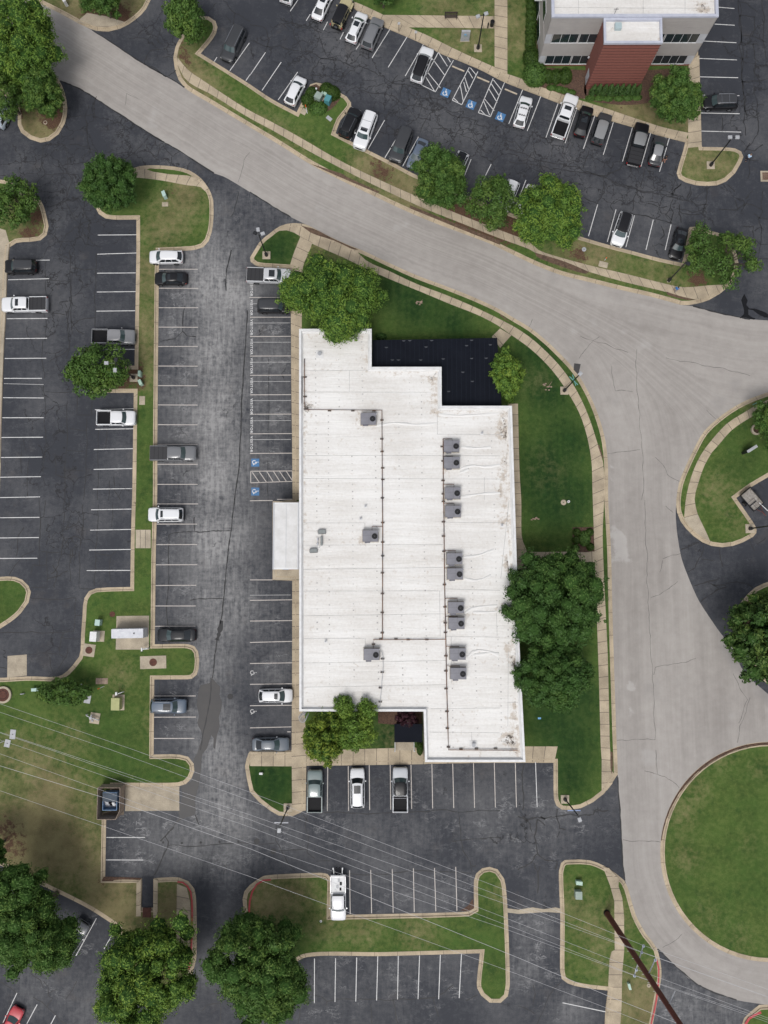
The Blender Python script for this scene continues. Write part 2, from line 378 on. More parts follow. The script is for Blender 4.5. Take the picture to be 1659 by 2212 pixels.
def sheet(name, poly, z, m, sp=1.0, attrs=None, parent=None, skirt=0.0):
    """a dense flat sheet filling an outline, with per-vertex attributes"""
    poly = [Vector((p[0], p[1], 0)) for p in poly]
    if area(poly) < 0: poly = poly[::-1]
    x0, x1 = min(p.x for p in poly), max(p.x for p in poly); y0, y1 = min(p.y for p in poly), max(p.y for p in poly)
    gx, gy = np.meshgrid(np.arange(x0+sp/2, x1, sp), np.arange(y0+sp/2, y1, sp)); gx = gx.ravel(); gy = gy.ravel()
    k = inside(gx, gy, poly); gx, gy = gx[k], gy[k]
    if len(gx): k = segdist(gx, gy, poly) > sp*.4; gx, gy = gx[k], gy[k]
    vs = [Vector((p.x, p.y)) for p in poly]+[Vector((a, b)) for a, b in zip(gx, gy)]; n = len(poly)
    ov, oe, of, _, _, _ = delaunay_2d_cdt(vs, [], [list(range(n))], 1, 1e-4)
    ov = [(v.x, v.y, z) for v in ov]
    cx = np.array([sum(ov[i][0] for i in f)/3 for f in of]); cy = np.array([sum(ov[i][1] for i in f)/3 for f in of])
    ok = inside(cx, cy, poly); fs = [tuple(f) for f, q in zip(of, ok) if q]
    if skirt:
        b = len(ov); ov += [(p.x, p.y, z) for p in poly]+[(p.x, p.y, z-skirt) for p in poly]
        fs += [(b+i, b+n+i, b+n+(i+1) % n, b+(i+1) % n) for i in range(n)]
    me = bpy.data.meshes.new(name); me.from_pydata(ov, [], fs); me.materials.append(m)
    if attrs:
        A = np.array(ov); px, py = A[:, 0], A[:, 1]
        for an, fn in attrs.items():
            val = fn(px, py)
            if an in ('flow', 'run'):
                at = me.attributes.new(an, 'FLOAT_VECTOR', 'POINT'); at.data.foreach_set('vector', val.astype(np.float32).ravel())
            else:
                at = me.attributes.new(an, 'FLOAT', 'POINT'); at.data.foreach_set('value', val.astype(np.float32))
    me.update(); o = bpy.data.objects.new(name, me); return link(o, parent)
def blobs(lst, base=0.0, z=0.0):
    """lst: (tile string point, radius in picture px, value)"""
    L = []
    for s, r, v in lst:
        for p in D(s):
            w = W(p, z); L.append((w.x, w.y, r*.0625, v))
    def fn(px, py):
        o = np.full(len(px), float(base))
        for x, y, r, v in L:
            k = np.exp(-((px-x)**2+(py-y)**2)/(r*r)); o = o+(v-o)*k
        return o
    return fn
def runattr(pts):
    return lambda px, py: np.stack([px*.7+py*.7, px*0, px*0], 1)
def strip(name, a, b, z, m, kind='structure', parent=None, thick=.0, step=1.0):
    """slab strip between two edge lines, run length stored for the joints"""
    a = smooth_line(a, False, step); b = smooth_line(b, False, step)
    def res(P, n):
        L = [0]
        for i in range(1, len(P)): L.append(L[-1]+(P[i]-P[i-1]).length)
        out = []; j = 0
        for q in range(n+1):
            d = L[-1]*q/n
            while j < len(L)-2 and L[j+1] < d: j += 1
            t = (d-L[j])/max(1e-9, L[j+1]-L[j]); out.append(P[j].lerp(P[j+1], min(1, t)))
        return out, L[-1]
    n = max(1, int(max(len(a), len(b)))); A, LA = res(a, n); B, LB = res(b, n); L = (LA+LB)/2
    vs = []; run = []
    for i in range(n+1):
        vs += [(A[i].x, A[i].y, z), (B[i].x, B[i].y, z)]; run += [L*i/n, 0, 0]*2
    fs = [(2*i, 2*i+1, 2*i+3, 2*i+2) for i in range(n)]
    if thick:
        k = len(vs); vs += [(x, y, z-thick) for x, y, _ in vs[:k]]; run = run*2
        fs += [(2*i, 2*i+2, k+2*i+2, k+2*i) for i in range(n)]+[(2*i+1, k+2*i+1, k+2*i+3, 2*i+3) for i in range(n)]
        fs += [(0, k, k+1, 1), (2*n, 2*n+1, k+2*n+1, k+2*n)]
    me = bpy.data.meshes.new(name); me.from_pydata(vs, [], fs); me.materials.append(m)
    at = me.attributes.new('run', 'FLOAT_VECTOR', 'POINT'); at.data.foreach_set('vector', np.array(run, np.float32)); me.update()
    o = bpy.data.objects.new(name, me); link(o, parent)
    if kind: o['kind'] = kind
    return o
def ribbon(mb, P, w, z, wob=0.0):
    P = [Vector((p[0], p[1], 0)) for p in P]; n = len(P)
    if n < 2: return
    vs = []
    for i in range(n):
        t = (P[min(i+1, n-1)]-P[max(i-1, 0)]).normalized(); nn = Vector((-t.y, t.x, 0)); ww = w*(1+wob*(rnd.random()-.5))/2
        vs += [(P[i].x+nn.x*ww, P[i].y+nn.y*ww, z), (P[i].x-nn.x*ww, P[i].y-nn.y*ww, z)]
    mb.add(vs, [(2*i, 2*i+1, 2*i+3, 2*i+2) for i in range(n-1)])
M['roofplain'] = m_noise('plain_white_membrane', (.56, .555, .545), (.68, .68, .68), .9, .6, bump=.15)
M['foldm'] = mat('membrane_fold', (.68, .675, .66), .6)
M['seam'] = m_noise('membrane_seam', (.30, .30, .29), (.52, .52, .51), 1.2, .7)
M['plate'] = m_noise('fastener_plate', (.33, .32, .31), (.58, .57, .56), .5, .7)
M['navyroof'] = m_noise('dark_corrugated_metal', (.0045, .0060, .0110), (.0070, .0090, .0150), .4, .75)
M['navyroof'].node_tree.nodes['Principled BSDF'].inputs['Specular IOR Level'].default_value = .12
M['navyrib'] = mat('dark_rib', (.0085, .0110, .0180), .75, spec=.12)
M['scuff'] = mat('chalky_scuff', (.05, .055, .065), .8)
M['pad2'] = m_noise('timber_curb', (.33, .27, .19), (.52, .50, .46), 2, .8)
M['hvac2'] = mat('dark_unit_casing', (.13, .13, .155), .5)
M['darkgrey'] = mat('dark_grey_metal', (.05, .05, .055), .6)
M['ductgrey'] = m_noise('duct_metal', (.16, .175, .175), (.23, .25, .25), 2, .5)
M['block'] = mat('pipe_support_block', (.10, .085, .075), .9)
M['officewall'] = m_noise('office_panel', (.345, .325, .315), (.395, .375, .36), .5, .8)
M['coping'] = m_noise('blue_grey_coping', (.40, .42, .50), (.48, .50, .57), 1.0, .5)
def m_brick():
    m = mat('red_brick', rough=.85); t = NT(m)
    z = t.sep(t.obj)[2]; f = t.math('FRACT', t.math('MULTIPLY', z, 1/.078)); ln = t.ramp(f, .10, .2, 1, 0)
    a = t.noise(3.5, 4, .7, t.mapv((1, 1, 4))); c = t.mix(t.ramp(a, .3, .7), (.20, .067, .050), (.275, .10, .078)); c = t.mix(t.math('MULTIPLY', ln, .3), c, (.22, .15, .12)); t.out(c); return m
M['brick'] = m_brick(); M['brickband'] = m_noise('dark_brick_band', (.10, .036, .030), (.135, .052, .042), 3, .85)
M['hatchm'] = mat('hatch_metal', (.36, .45, .47), .4)
_m = m_roof(); _m.name = 'office_roof_membrane'; M['roof2'] = _m
M['bannerw'] = mat('white_bracket', (.55, .56, .6), .5); M['bannerb'] = mat('blue_bracket', (.30, .38, .60), .5)
M['signteal'] = mat('teal_sign', (.16, .42, .40), .5); M['insul'] = mat('insulator_glaze', (.45, .5, .6), .3)
M['palebrown'] = m_noise('brown_brick_slab', (.22, .16, .12), (.34, .26, .20), 3, .9); M['genwhite'] = m_noise('weathered_white_paint', (.50, .51, .55), (.64, .65, .68), 2, .5)
M['paleteal'] = mat('pale_green_paint', (.40, .54, .50), .5); M['olive'] = m_noise('olive_paint', (.33, .34, .15), (.40, .41, .19), 2, .6)
M['greygreen'] = m_noise('grey_green_paint', (.22, .28, .24), (.28, .34, .30), 2, .6); M['teal'] = mat('teal_paint', (.07, .24, .27), .5)
M['orange'] = mat('orange_paint', (.75, .12, .02), .6); M['walkplain'] = m_noise('cast_concrete', (.40, .34, .26), (.50, .43, .34), 3, .8)
M['darkwood'] = m_noise('dark_stained_wood', (.03, .022, .018), (.07, .05, .04), 3, .8); M['skyblue'] = mat('sky_blue', (.16, .40, .65), .5)
M['fencewood'] = m_noise('weathered_fence_boards', (.24, .185, .15), (.42, .34, .28), 5, .9); M['darkfloor'] = m_noise('stained_slab', (.09, .07, .055), (.16, .13, .10), 1.5, .9)
M['blue'] = mat('blue_container_paint', (.10, .20, .36), .5); M['bluedark'] = mat('dark_blue_lid', (.04, .06, .085), .6)

M['wet'] = mat('standing_water', (.004, .004, .005), .12)
# ------------------------------------------------------------------ the setting
def st(o): o['kind'] = 'structure'; return o
g = MB(); g.box(-1500, 1500, -1500, 1500, -1.2, -.35); st(g.build('ground', M['pad']))
# asphalt lots
wear = blobs([('D 445,560 470,700 480,850 475,1000 475,1150 470,1300', 80, .58), ('D 450,620 455,760 460,900 455,1040 450,1180 500,640', 42, .85), ('D 385,700 385,850 385,1000', 45, .30), ('D 590,760 590,900 590,1010', 42, .30),
 ('D 590,1350 590,1450', 45, .26), ('D 385,1200 385,1320', 45, .16), ('D 450,1430 460,1560 470,1650 470,1760 500,1300', 55, .5), ('D 600,1780 760,1790 900,1810 1050,1790 1200,1790', 70, .15), ('D 500,1840 420,1830', 55, .30), ('D 480,1630 490,1680 480,1730 500,1760', 38, .62),
 ('D 900,1710 1050,1700 760,1700', 50, .08), ('D 850,1920 970,1920', 50, .16), ('D 1150,2000 1140,2100 1240,2170', 45, .30), ('D 640,480 560,430 460,460', 50, .25), ('D 350,1930 450,2100', 30, .25), ('D 330,1800 300,1850', 55, .18), ('D 700,2130 900,2150 850,2090', 60, .12), ('D 60,2130 180,2180', 60, .16), ('D 1400,2140 1500,2160', 55, .38), ('D 350,300 400,340 250,250', 40, .10), ('D 880,250 980,270 1200,350 700,120', 80, .05), ('D 1560,2190', 60, .3)], .03)
crk = blobs([('D 260,290 150,330 90,350 320,290 60,420 210,470 130,480', 70, 1), ('D 130,600 110,700 150,560', 55, .9), ('D 130,800 100,980 100,900 150,1050', 50, .75), ('D 160,1120 170,1180 120,1160', 40, 1), ('D 650,80 700,120 760,170 870,220 950,260 1050,300', 85, 1), ('D 1150,330 1250,370 1350,400 1450,420 1250,330', 80, 1), ('D 1560,430 1600,250 1630,100 1620,200', 60, .9), ('D 400,80 330,60', 60, .9), ('D 1500,1140', 50, .6), ('D 120,1370 30,1420', 50, .6), ('D 1150,1780 1180,1820', 60, .45)], 0)
P0 = [W(p) for p in D('D -260,-260 1930,-260 1930,2470 -260,2470')]
chalk = blobs([('D 385,650 385,720 385,800 385,880 385,960 385,1040 385,1120 385,1200 385,1300 590,720 590,800 590,900 590,1000', 38, .75), ('D 300,1780 350,1820 400,1780 300,1850 440,1830', 48, 1), ('D 375,1470 375,1600 385,1530', 35, .9), ('D 900,1720 1000,1780 1100,1760 1180,1700 1150,1830 700,1780 1240,1760', 55, .6), ('D 850,1930 950,1920 1000,1950', 45, .6), ('D 600,1800 520,1820', 50, .5), ('D 1150,2000 1140,2090 1220,2180 1180,2060', 42, .9), ('D 750,2110 880,2110 980,2120 700,2180 900,2180', 45, .6), ('D 210,2020 200,2050 100,2130', 40, .5), ('D 590,1320 590,1420 590,1540', 35, .6), ('D 450,560 470,500 400,330', 50, .4), ('D 1250,330 1000,230 800,130', 60, .12), ('D 1420,2150 1480,2190', 45, .7), ('D 60,1050 60,900 240,1000 60,780', 40, .10)], 0)
st(sheet('parking_lot', P0, 0, M['asphalt'], .9, {'wear': wear, 'crk': crk, 'chalk': chalk}))
# the through road
RN = 'D -250,-70 A -60,-90 80,-40 290,20 400,90 560,175 610,200 900,390 1000,450 1225,580 1400,690 1659,845 B 200,965 400,1090 600,1195 800,1290 1000,1385 1200,1470 1400,1545 1600,1620 G 0,-10 100,38 200,86 400,165 600,215 800,265 1000,310 1130,345 1200,365 1280,372 1400,405 1659,460 D 1659,692 1930,745'
RS = 'D -250,60 A -60,240 60,300 150,360 270,430 385,530 530,590 650,665 830,780 1000,890 1190,1000 1420,1150 1480,1170 1659,1275 B 150,1370 270,1440 350,1480 520,1565 640,1620 740,1659 F 900,75 1100,165 1300,240 1500,320 1659,395 G 100,455 200,515 300,595 400,690 500,800 580,930 650,1090 700,1270 715,1400 718,1659 J 735,300 745,700 760,1200 775,1640 M 658,20 662,170 665,230 675,400 685,560 695,760 710,865 745,970 780,1090 850,1220 925,1320 950,1340 1050,1440 1180,1550 1300,1610 1450,1659 U 1600,695'
RE = 'D 1930,800 P 1106,190 900,265 750,340 550,480 400,620 270,850 190,1020 120,1200 90,1440 85,1500 95,1700 115,1850 150,2030 215,2212 Q 350,300 440,440 620,690 720,790 D 1600,1440 1660,1500 1930,1640'
NB = smooth_line(G(RN), False); SB = smooth_line(G(RS), False); EB = smooth_line(G(RE), False)
roadpoly = NB+EB+[W((1930, 2210)), W((1659, 2171))]+SB[::-1]
def flow(px, py):
    d1 = segdist(px, py, SB, False); d2 = segdist(px, py, NB, False); k = np.clip((d2-d1)/10+.5, 0, 1)
    v = d1*k+(40-d2)*(1-k); u = px*.8-py*.9
    return np.stack([u, v, px*0], 1)
st(sheet('road', roadpoly, .008, M['road'], .9, {'flow': flow, 'pale': blobs([('J 770,240 800,300 770,380 790,270', 14, 1), ('J 830,370 860,400', 9, .9), ('J 860,500', 8, .8), ('J 870,1220 870,1240', 10, .8), ('J 870,1370 865,1410', 8, .8), ('G 730,1430 730,1520', 7, .8), ('J 740,180', 8, .7)]), 'dark': blobs([('Q 640,800 760,950 900,1100 1050,1250 1106,1330', 22, .75), ('D -20,10 60,40', 40, .5), ('J 900,1300 1000,1250 1200,1200 1350,1250', 24, .35), ('G 1560,900 1450,1020 1380,1150 1300,1330', 16, .5), ('G 840,880 760,1000 860,1200', 22, .35), ('G 150,90 350,180 600,240 800,290', 16, .4), ('A 1000,600 1150,760 1300,880 1500,960', 14, .4)])}))

lush = blobs([('D 900,660 980,700 860,620 1160,760 1190,850 1230,950 1180,1000 1200,1100 1160,1050 1240,1070 1180,1560 1240,1600 1230,1680 1250,1500 600,540 590,1690 570,1680 850,1580 1270,1250', 60, 1), ('D 1560,1700 1600,1850 1500,1800 1650,1950 1560,2000 1650,1700 1480,1900 1700,1850', 90, .10), ('D 310,1000 315,900 20,1300', 45, .35), ('D 300,1600 350,1640 250,1700 200,1560', 60, .30), ('D 1080,1960 1065,2100', 50, .3), ('D 1620,950 1600,1000', 60, .4)], .0)
dry = blobs([('D 370,470 400,430 350,500', 45, .55), ('D 400,420', 26, .8), ('D 318,620 316,760 318,700 316,580', 35, .62), ('D 315,820', 25, .5), ('D 80,1740 100,1800 150,1830 40,1780 60,1700 30,1840', 72, 1.05), ('D 200,1760', 45, .5), ('D 30,1660', 60, .55), ('D 250,1960 380,1960 240,1900 220,2000 375,2050', 60, .95), ('D 350,1560 260,1460 150,1600', 45, .28), ('D 620,1930 560,1960', 55, .75), ('D 700,1990 780,2000 900,2010', 40, .42), ('D 1080,1930', 25, .35),
 ('D 400,150 420,170 450,210 390,90', 38, .85), ('D 470,230 560,270 640,330 600,300', 45, .30), ('D 830,370 870,410 800,360 900,430', 45, .85), ('D 1240,540 1300,550', 50, .75), ('D 1400,590 1450,600', 45, .4), ('D 1540,350 1500,350 1580,370', 45, .62), ('D 1020,90 1000,70 1090,30 960,10 1110,80', 50, .5), ('D 1120,90', 30, .45), ('D 1350,230 1400,240 1480,250', 45, .9), ('D 230,20 290,20 160,15', 70, .8), ('D 60,280 95,260', 60, .9), ('D 60,500', 60, .6), ('D 1240,1950 1280,2010 1190,2080 1330,1980', 40, .40), ('D 1400,2180 1380,2150', 55, .8), ('D 1300,2080', 40, .25), ('D 1170,1010 1190,1020 1160,830', 35, .15), ('D 1540,1060 1600,1120', 55, .25), ('D 1625,870', 30, .3), ('D 1470,1760 1500,1700 1480,1850', 34, .30), ('D 1560,1640 1640,1660', 30, .22), ('D 1530,1980 1600,2030', 34, .2), ('D 1620,1820', 26, .18), ('D 850,1600', 30, .35), ('D 850,860', 20, .4), ('D 730,510 690,530', 40, .6), ('D 20,1690', 60, .4)], .05)
dirt = blobs([('A 620,120 800,130 700,110', 34, .9), ('A 760,120', 30, .85), ('A 380,700 350,800', 30, .95), ('A 120,760', 20, .9), ('A 260,1440 200,1560', 24, .85), ('A 1200,300 1240,420 1220,360', 16, .65), ('B 880,1140 900,1170 850,1080', 22, .62), ('B 1400,1380 1460,1420', 40, 1), ('D 1060,490 1120,495 1090,500', 28, 1), ('C 0,1480', 34, 1), ('G 520,30', 26, .75), ('G 1310,190', 24, .95), ('K 40,520 90,640 20,600', 34, .55), ('K 690,860', 14, .8), ('D 1340,235', 20, .4), ('E 880,800 780,900 740,900', 26, .95), ('E 930,880', 18, .75), ('D 1640,1370 1600,1330', 50, .8), ('D 870,1550 880,1540', 20, .7), ('K 1080,1250 1100,1050', 20, .4), ('A 1150,1270', 12, .5)], 0)
GA = {'lush': lush, 'dry': dry, 'dirt': dirt}
def kerb(P, prof=((0, .012), (.36, .018), (.40, .15), (.55, .15), (.56, .06)), name='kerb', m=None):
    n = len(P); rings = [offset(P, d) if d else P for d, _ in prof]; vs = []; run = []; s = 0; S = [0]
    for i in range(1, n+1): s += (P[i % n]-P[i-1]).length; S.append(s)
    K = len(prof); fs = []
    for i in range(n+1):
        for k in range(K): q = rings[k][i % n]; vs.append((q.x, q.y, prof[k][1])); run += [S[i], 0, 0]
    for i in range(n):
        for k in range(K-1): fs.append((i*K+k, (i+1)*K+k, (i+1)*K+k+1, i*K+k+1))
    me = bpy.data.meshes.new(name); me.from_pydata(vs, [], fs); me.materials.append(m or M['kerb'])
    at = me.attributes.new('run', 'FLOAT_VECTOR', 'POINT'); at.data.foreach_set('vector', np.array(run, np.float32)); me.update()
    o = bpy.data.objects.new(name, me); link(o); o['kind'] = 'structure'; return o
def island(s, sharp=50, sp=.8, grass=True):
    P = smooth_line(G(s), True, .9, sharp)
    if area(P) < 0: P = P[::-1]
    kerb(P)
    if grass: st(sheet('lawn', offset(P, .53), .125, M['grass'], sp, GA))
    return P
def pick(s): return s
RSs = 'B 355,1485 520,1565 640,1620 740,1659 F 900,75 1100,165 1300,240 1500,320 1659,395 G 100,455 200,515 300,595 400,690 500,800 580,930 650,1090 700,1270 715,1400 718,1659 J 735,300 745,700 760,1200 775,1640 M 658,20 662,165'
# building block
island(RSs+' M 655,170 620,225 570,290 500,345 420,385 340,398 290,395 255,370 240,330 235,85 L 1500,86 1160,92 800,100 374,105 370,390 340,413 280,440 190,435 130,400 60,345 0,280 K 1640,200 1625,110 1650,20 L 0,8 272,5 I 276,1659 280,1100 281,535 150,530 150,15 F 283,1655 280,1300 275,900 272,450 268,125 40,105 5,80 0,50 B 30,1659 60,1610 130,1550 200,1500 290,1480')
# islands around
island('D -60,-140 A 80,-60 215,0 400,90 560,175 640,205 720,210 800,190 900,130 970,60 1000,0 D 330,-70 320,-140', 60)
island('D -190,20 D -40,90 A 60,310 150,370 270,430 385,520 430,620 447,720 430,820 390,890 330,935 270,947 200,925 140,880 118,830 118,760 40,640 D -60,190 -190,170', 60)
island('D -60,375 A -60,1190 60,1200 150,1290 230,1315 270,1330 305,1420 323,1500 310,1560 270,1595 200,1605 110,1612 66,1640 E 62,0 50,150 40,430 30,600 15,1000 5,1400 -3,1659 H -10,300 D -60,1180', 60)
island('H 0,510 100,510 150,530 190,570 205,610 190,680 140,750 70,810 0,855 -90,890 -150,700 -90,520')
island('A 885,1115 930,1102 1050,1097 1255,1130 1330,1180 1385,1250 1415,1330 1418,1400 1405,1540 1385,1600 1350,1640 1300,1657 E 1060,12 1055,128 1052,400 1048,800 1044,1300 1043,1659 H 1035,300 1030,700 1027,957 1250,957 1290,970 1315,1005 1318,1120 1305,1160 1275,1185 1250,1189 1024,1191 1022,1400 1020,1659 K 1020,30 1190,30 1250,45 1285,90 1290,140 1270,190 1235,225 1190,240 833,243 760,243 760,420 705,436 698,850 943,850 943,1045 1020,1045 1022,850 1190,846 1250,870 1290,920 1300,970 1300,1400 1275,1490 1200,1600 D 350,2160 250,2120 K 785,1180 600,1060 130,830 0,765 D -90,1870 -90,1580 H -120,1180 0,1180 180,1170 410,1162 480,1100 525,1040 538,900 548,760 560,650 590,605 640,585 720,580 865,577 868,300 876,0 E 877,1659 882,1350 885,1100 888,948 700,948 665,900 665,810 710,772 893,768 897,500 905,0 A 905,1457 750,1457 700,1450 655,1420 620,1350 650,1200 760,1130', 50)
island('M 272,800 285,750 310,730 350,728 480,732 570,768 650,820 705,865 745,970 780,1090 850,1220 925,1320 945,1400 952,1500 U 945,560 920,700 895,830 870,980 575,980 578,760 595,607 420,585 330,560 290,530 280,480 M 280,1100')
island('D 528,1980 528,1925 L 40,865 90,835 140,828 480,815 515,822 537,850 537,1095 1450,1070 1487,1050 1487,860 1500,820 1540,785 1590,775 D 1075,1878 1089,1898 1094,1930 1101,2130 1097,2152 1082,2166 1058,2166 1039,2150 T 1507,590 1525,360 900,378 350,393 D 600,2095 560,2080 535,2050', 50)
island('A 1150,380 1160,460 1185,530 1225,582 1400,690 1659,845 B 200,965 400,1090 600,1195 800,1290 1000,1385 1200,1470 1400,1545 1600,1620 G 0,-10 100,38 200,86 400,165 600,215 800,265 1000,310 1130,345 1200,365 1300,358 1390,330 1460,290 1520,240 O 750,830 780,700 760,600 700,470 650,410 560,365 400,325 290,295 240,300 214,345 195,520 165,660 G 1205,86 1060,55 870,5 C 720,1625 500,1560 100,1425 B 1500,1325 1420,1290 1080,1150 950,1080 800,1005 568,885 600,800 672,710 670,680 640,640 560,600 480,555 440,548 400,560 385,590 310,745 150,660 0,560 A 1332,355 1380,300 1435,220 1443,180 1430,140 1385,110 1330,107 1290,120 1230,200 1165,310')
island('D 1300,-140 C 1300,0 1315,370 1325,500 1335,940 1340,975 1560,985 1600,1005 1615,1040 1600,1080 1560,1150 1500,1205 1440,1230 1370,1235 1300,1230 1230,1210 1185,1185 1172,1150 1190,1080 1215,1000 1228,945 1000,885 880,845 640,775 520,730 400,690 270,640 150,595 0,533 B 1560,480 1400,410 1250,350 1160,300 1040,245 900,185 800,130 700,65 640,10 D 700,-60 640,-140', 62)
island('D 1860,800 P 1106,190 900,265 750,340 550,480 400,620 270,850 190,1020 120,1200 90,1440 100,1520 140,1620 200,1700 280,1780 380,1850 480,1890 600,1905 720,1890 830,1850 940,1790 975,1750 980,1710 960,1660 755,1360 920,1240 1106,1130 D 1760,960')
island('Q 1106,75 1050,95 960,140 880,210 800,310 755,420 738,500 750,640 850,800 D 1659,1478 1760,1480 1800,1380 1740,1270', 60)
circ = [(1663+237*math.cos(a), 1840+238*math.sin(a)) for a in [i*math.pi/32 for i in range(64)]]
P = [W(p) for p in circ]
P = P if area(P) > 0 else P[::-1]
kerb(P); st(sheet('roundabout_lawn', offset(P, .53), .125, M['grass'], .8, GA))
# soil on the gutter of the roundabout, broken into clods
def arc(a0, a1, r, n): return [W((1663+r*math.cos(a), 1840+r*math.sin(a))) for a in np.linspace(R(a0), R(a1), n)]
g = MB(); A = arc(186, 275, 236.6, 60)
Bp = arc(186, 275, 231.5, 60)
rows = []
for i in range(60):
    t = i/59; w = (.35+.65*min(1, t*2.2))*(.8+.35*rnd.random()); rows.append([(A[i].x, A[i].y, .022), *[((A[i]*(1-q)+Bp[i]*q).x, (A[i]*(1-q)+Bp[i]*q).y, .05+.05*rnd.random()) for q in (w*.4, w*.9)], ((A[i]*(1-w)+Bp[i]*w).x, (A[i]*(1-w)+Bp[i]*w).y, .03)])
g.grid(rows); st(g.build('gutter_soil', M['mulch']))
island('U 1480,850 1500,790 1540,750 1600,702 1659,700 D 1760,2175 1760,2330 1560,2330', 60)

# pavements
def S(name, a, b, z=.14, m='walk', thick=0, step=1.0): return strip(name, G(a), G(b), z, M[m], thick=thick, step=step)
S('pavement', 'A 1180,385 1250,470 1330,525 1659,738 B 150,815 350,925 600,1070 900,1215 1150,1325 1400,1430 1659,1530 C 200,1612 G 250,0 500,80 830,160 1110,230 1200,250 1300,245 1400,235 1485,232',
  'A 1180,430 1230,530 1390,622 1659,788 B 150,868 350,983 600,1118 900,1268 1150,1383 1400,1483 1659,1585 C 200,1659 G 240,25 470,108 800,208 1090,278 1200,312 1300,335 1385,325 1440,285 1485,238')
S('pavement', 'B 205,1518 262,1484 345,1482 420,1528 560,1592 690,1652 F 760,65 920,140 1100,225 1300,300 1500,385 1659,462 G 80,503 210,590 320,690 420,800 500,920 560,1040 610,1170 650,1300 680,1390 690,1480 692,1600 J 680,200 688,500 700,750 712,1000 728,1650 M 612,20 615,140 640,160 640,200 590,265',
  'B 190,1535 250,1530 335,1572 400,1615 470,1645 F 510,5 620,52 730,107 930,197 1130,278 1330,362 1530,442 1659,512 G 75,567 180,640 280,730 370,830 450,950 515,1060 560,1180 590,1300 605,1400 612,1600 J 617,100 625,330 645,900 655,1200 668,1659 M 553,20 553,140 553,180 553,230 553,285')
S('pavement', 'B 335,1572 F 300,0 268,95 272,450 275,900 280,1300 283,1659', 'B 415,1612 F 395,10 356,95 345,450 345,900 350,1300 352,1659', .144)
S('pavement', 'I 281,530 280,1100 277,1659 L 278,100 280,410', 'I 352,530 352,1100 372,1600 L 374,100 370,400', .144)
S('porch_slab', 'I 152,8 152,527', 'I 345,8 345,528', .148, 'pad')
S('pavement', 'L 0,12 278,12', 'L 0,105 278,107', .141)
S('pavement', 'L 374,5 800,-10 1170,-20', 'L 374,103 800,98 1170,92', .147)
S('pavement', 'M 20,-25 262,-25', 'M 20,78 240,78', .141)
S('pavement', 'G 50,1020 60,1659 J 70,0 85,350 120,460', 'G 118,1020 130,1500 J 140,0 148,270 183,350 190,460', .145)
S('pavement', 'J 150,345 320,345 520,342 628,342', 'J 150,412 320,412 520,412 632,412', .149)
S('pavement', 'G 75,567 0,652', 'G 0,522 D 1062,728', .149)
S('pavement', 'A 885,1122 1000,1120 1100,1135 1250,1170 1350,1200 1390,1260', 'A 895,1180 1000,1190 1130,1210 1240,1232 1330,1240 1365,1275', .14)
g = G('A 975,1128 1000,1120 1130,1134 1250,1168 1130,1160 1020,1143'); st(sheet('lawn_strip', g, .15, M['grass'], .6, GA))
S('pavement', 'D -60,860 E 0,0 0,600', 'D -60,900 E 66,-20 33,600', .14) if False else None
st(sheet('pavement', G('D -60,505 A -60,1500 40,1530 66,1620 E 60,0 48,150 38,430 28,600 13,1000 3,1400 D -60,1150'), .14, M['pad'], 3, {'run': runattr(0)}))
S('pavement', 'D 540,-120 B 650,0 730,30 880,100 1050,185 1170,235 1300,300 1450,372 1659,465 C 0,483 50,495 250,565 400,625 570,680 700,722 900,790 1090,850 1250,885',
  'D 520,-70 B 640,15 710,72 800,130 900,185 1040,242 1160,298 1250,348 1400,408 1560,478 C 0,530 150,593 270,638 400,688 520,728 640,773 880,843 1000,883 1225,943', .141)
S('pavement', 'B 880,103 1100,105 1620,112', 'B 1040,186 1200,187 1620,193', .146)
S('pavement', 'B 1622,-300 1622,470', 'C 48,-300 48,495', .149)
S('pavement', 'C 1250,400 1245,985', 'C 1320,370 1336,975', .151)
S('entry_path', 'C 490,470 490,640', 'C 575,470 572,665', .153, 'pad')
S('pavement', 'P 1106,275 1000,320 850,410 640,545 480,720 380,850 300,1000 230,1200 190,1400 175,1580', 'P 1106,375 980,430 860,500 690,620 560,770 470,870 400,1000 330,1200 288,1410 325,1540', .14)
S('pavement', 'P 175,1580 210,1660 280,1730 380,1800', 'P 325,1540 370,1640 420,1740 460,1835', .139, 'pad')
st(sheet('pavement', G('M 562,775 600,780 668,850 665,900 690,980 702,1100 703,1330 U 690,480 685,720 672,900 575,900 595,605 605,400 620,345 640,335 M 638,1100 637,1000 610,900'), .145, M['walk'], 2, {'run': lambda x, y: np.stack([y, x*0, x*0], 1)}))
S('pavement', 'A 600,95 800,130', 'A 640,185 780,190', .14, 'pad') if False else None
st(sheet('pavement', G('A 510,150 580,90 700,110 830,150 760,182 650,180'), .14, M['pad'], 3, {'run': runattr(0)}))
S('pavement', 'K 1176,885 1173,1100 1170,1440', 'K 1240,910 1262,1000 1258,1440', .14)
S('median_steps', 'H 902,198 902,320', 'H 1002,198 1002,320', .16, 'pad')
b = MB()
for x in (933, 967): ribbon(b, G(f'H {x},200 {x},319'), .05, .166)
st(b.build('step_joints', M['seal']))
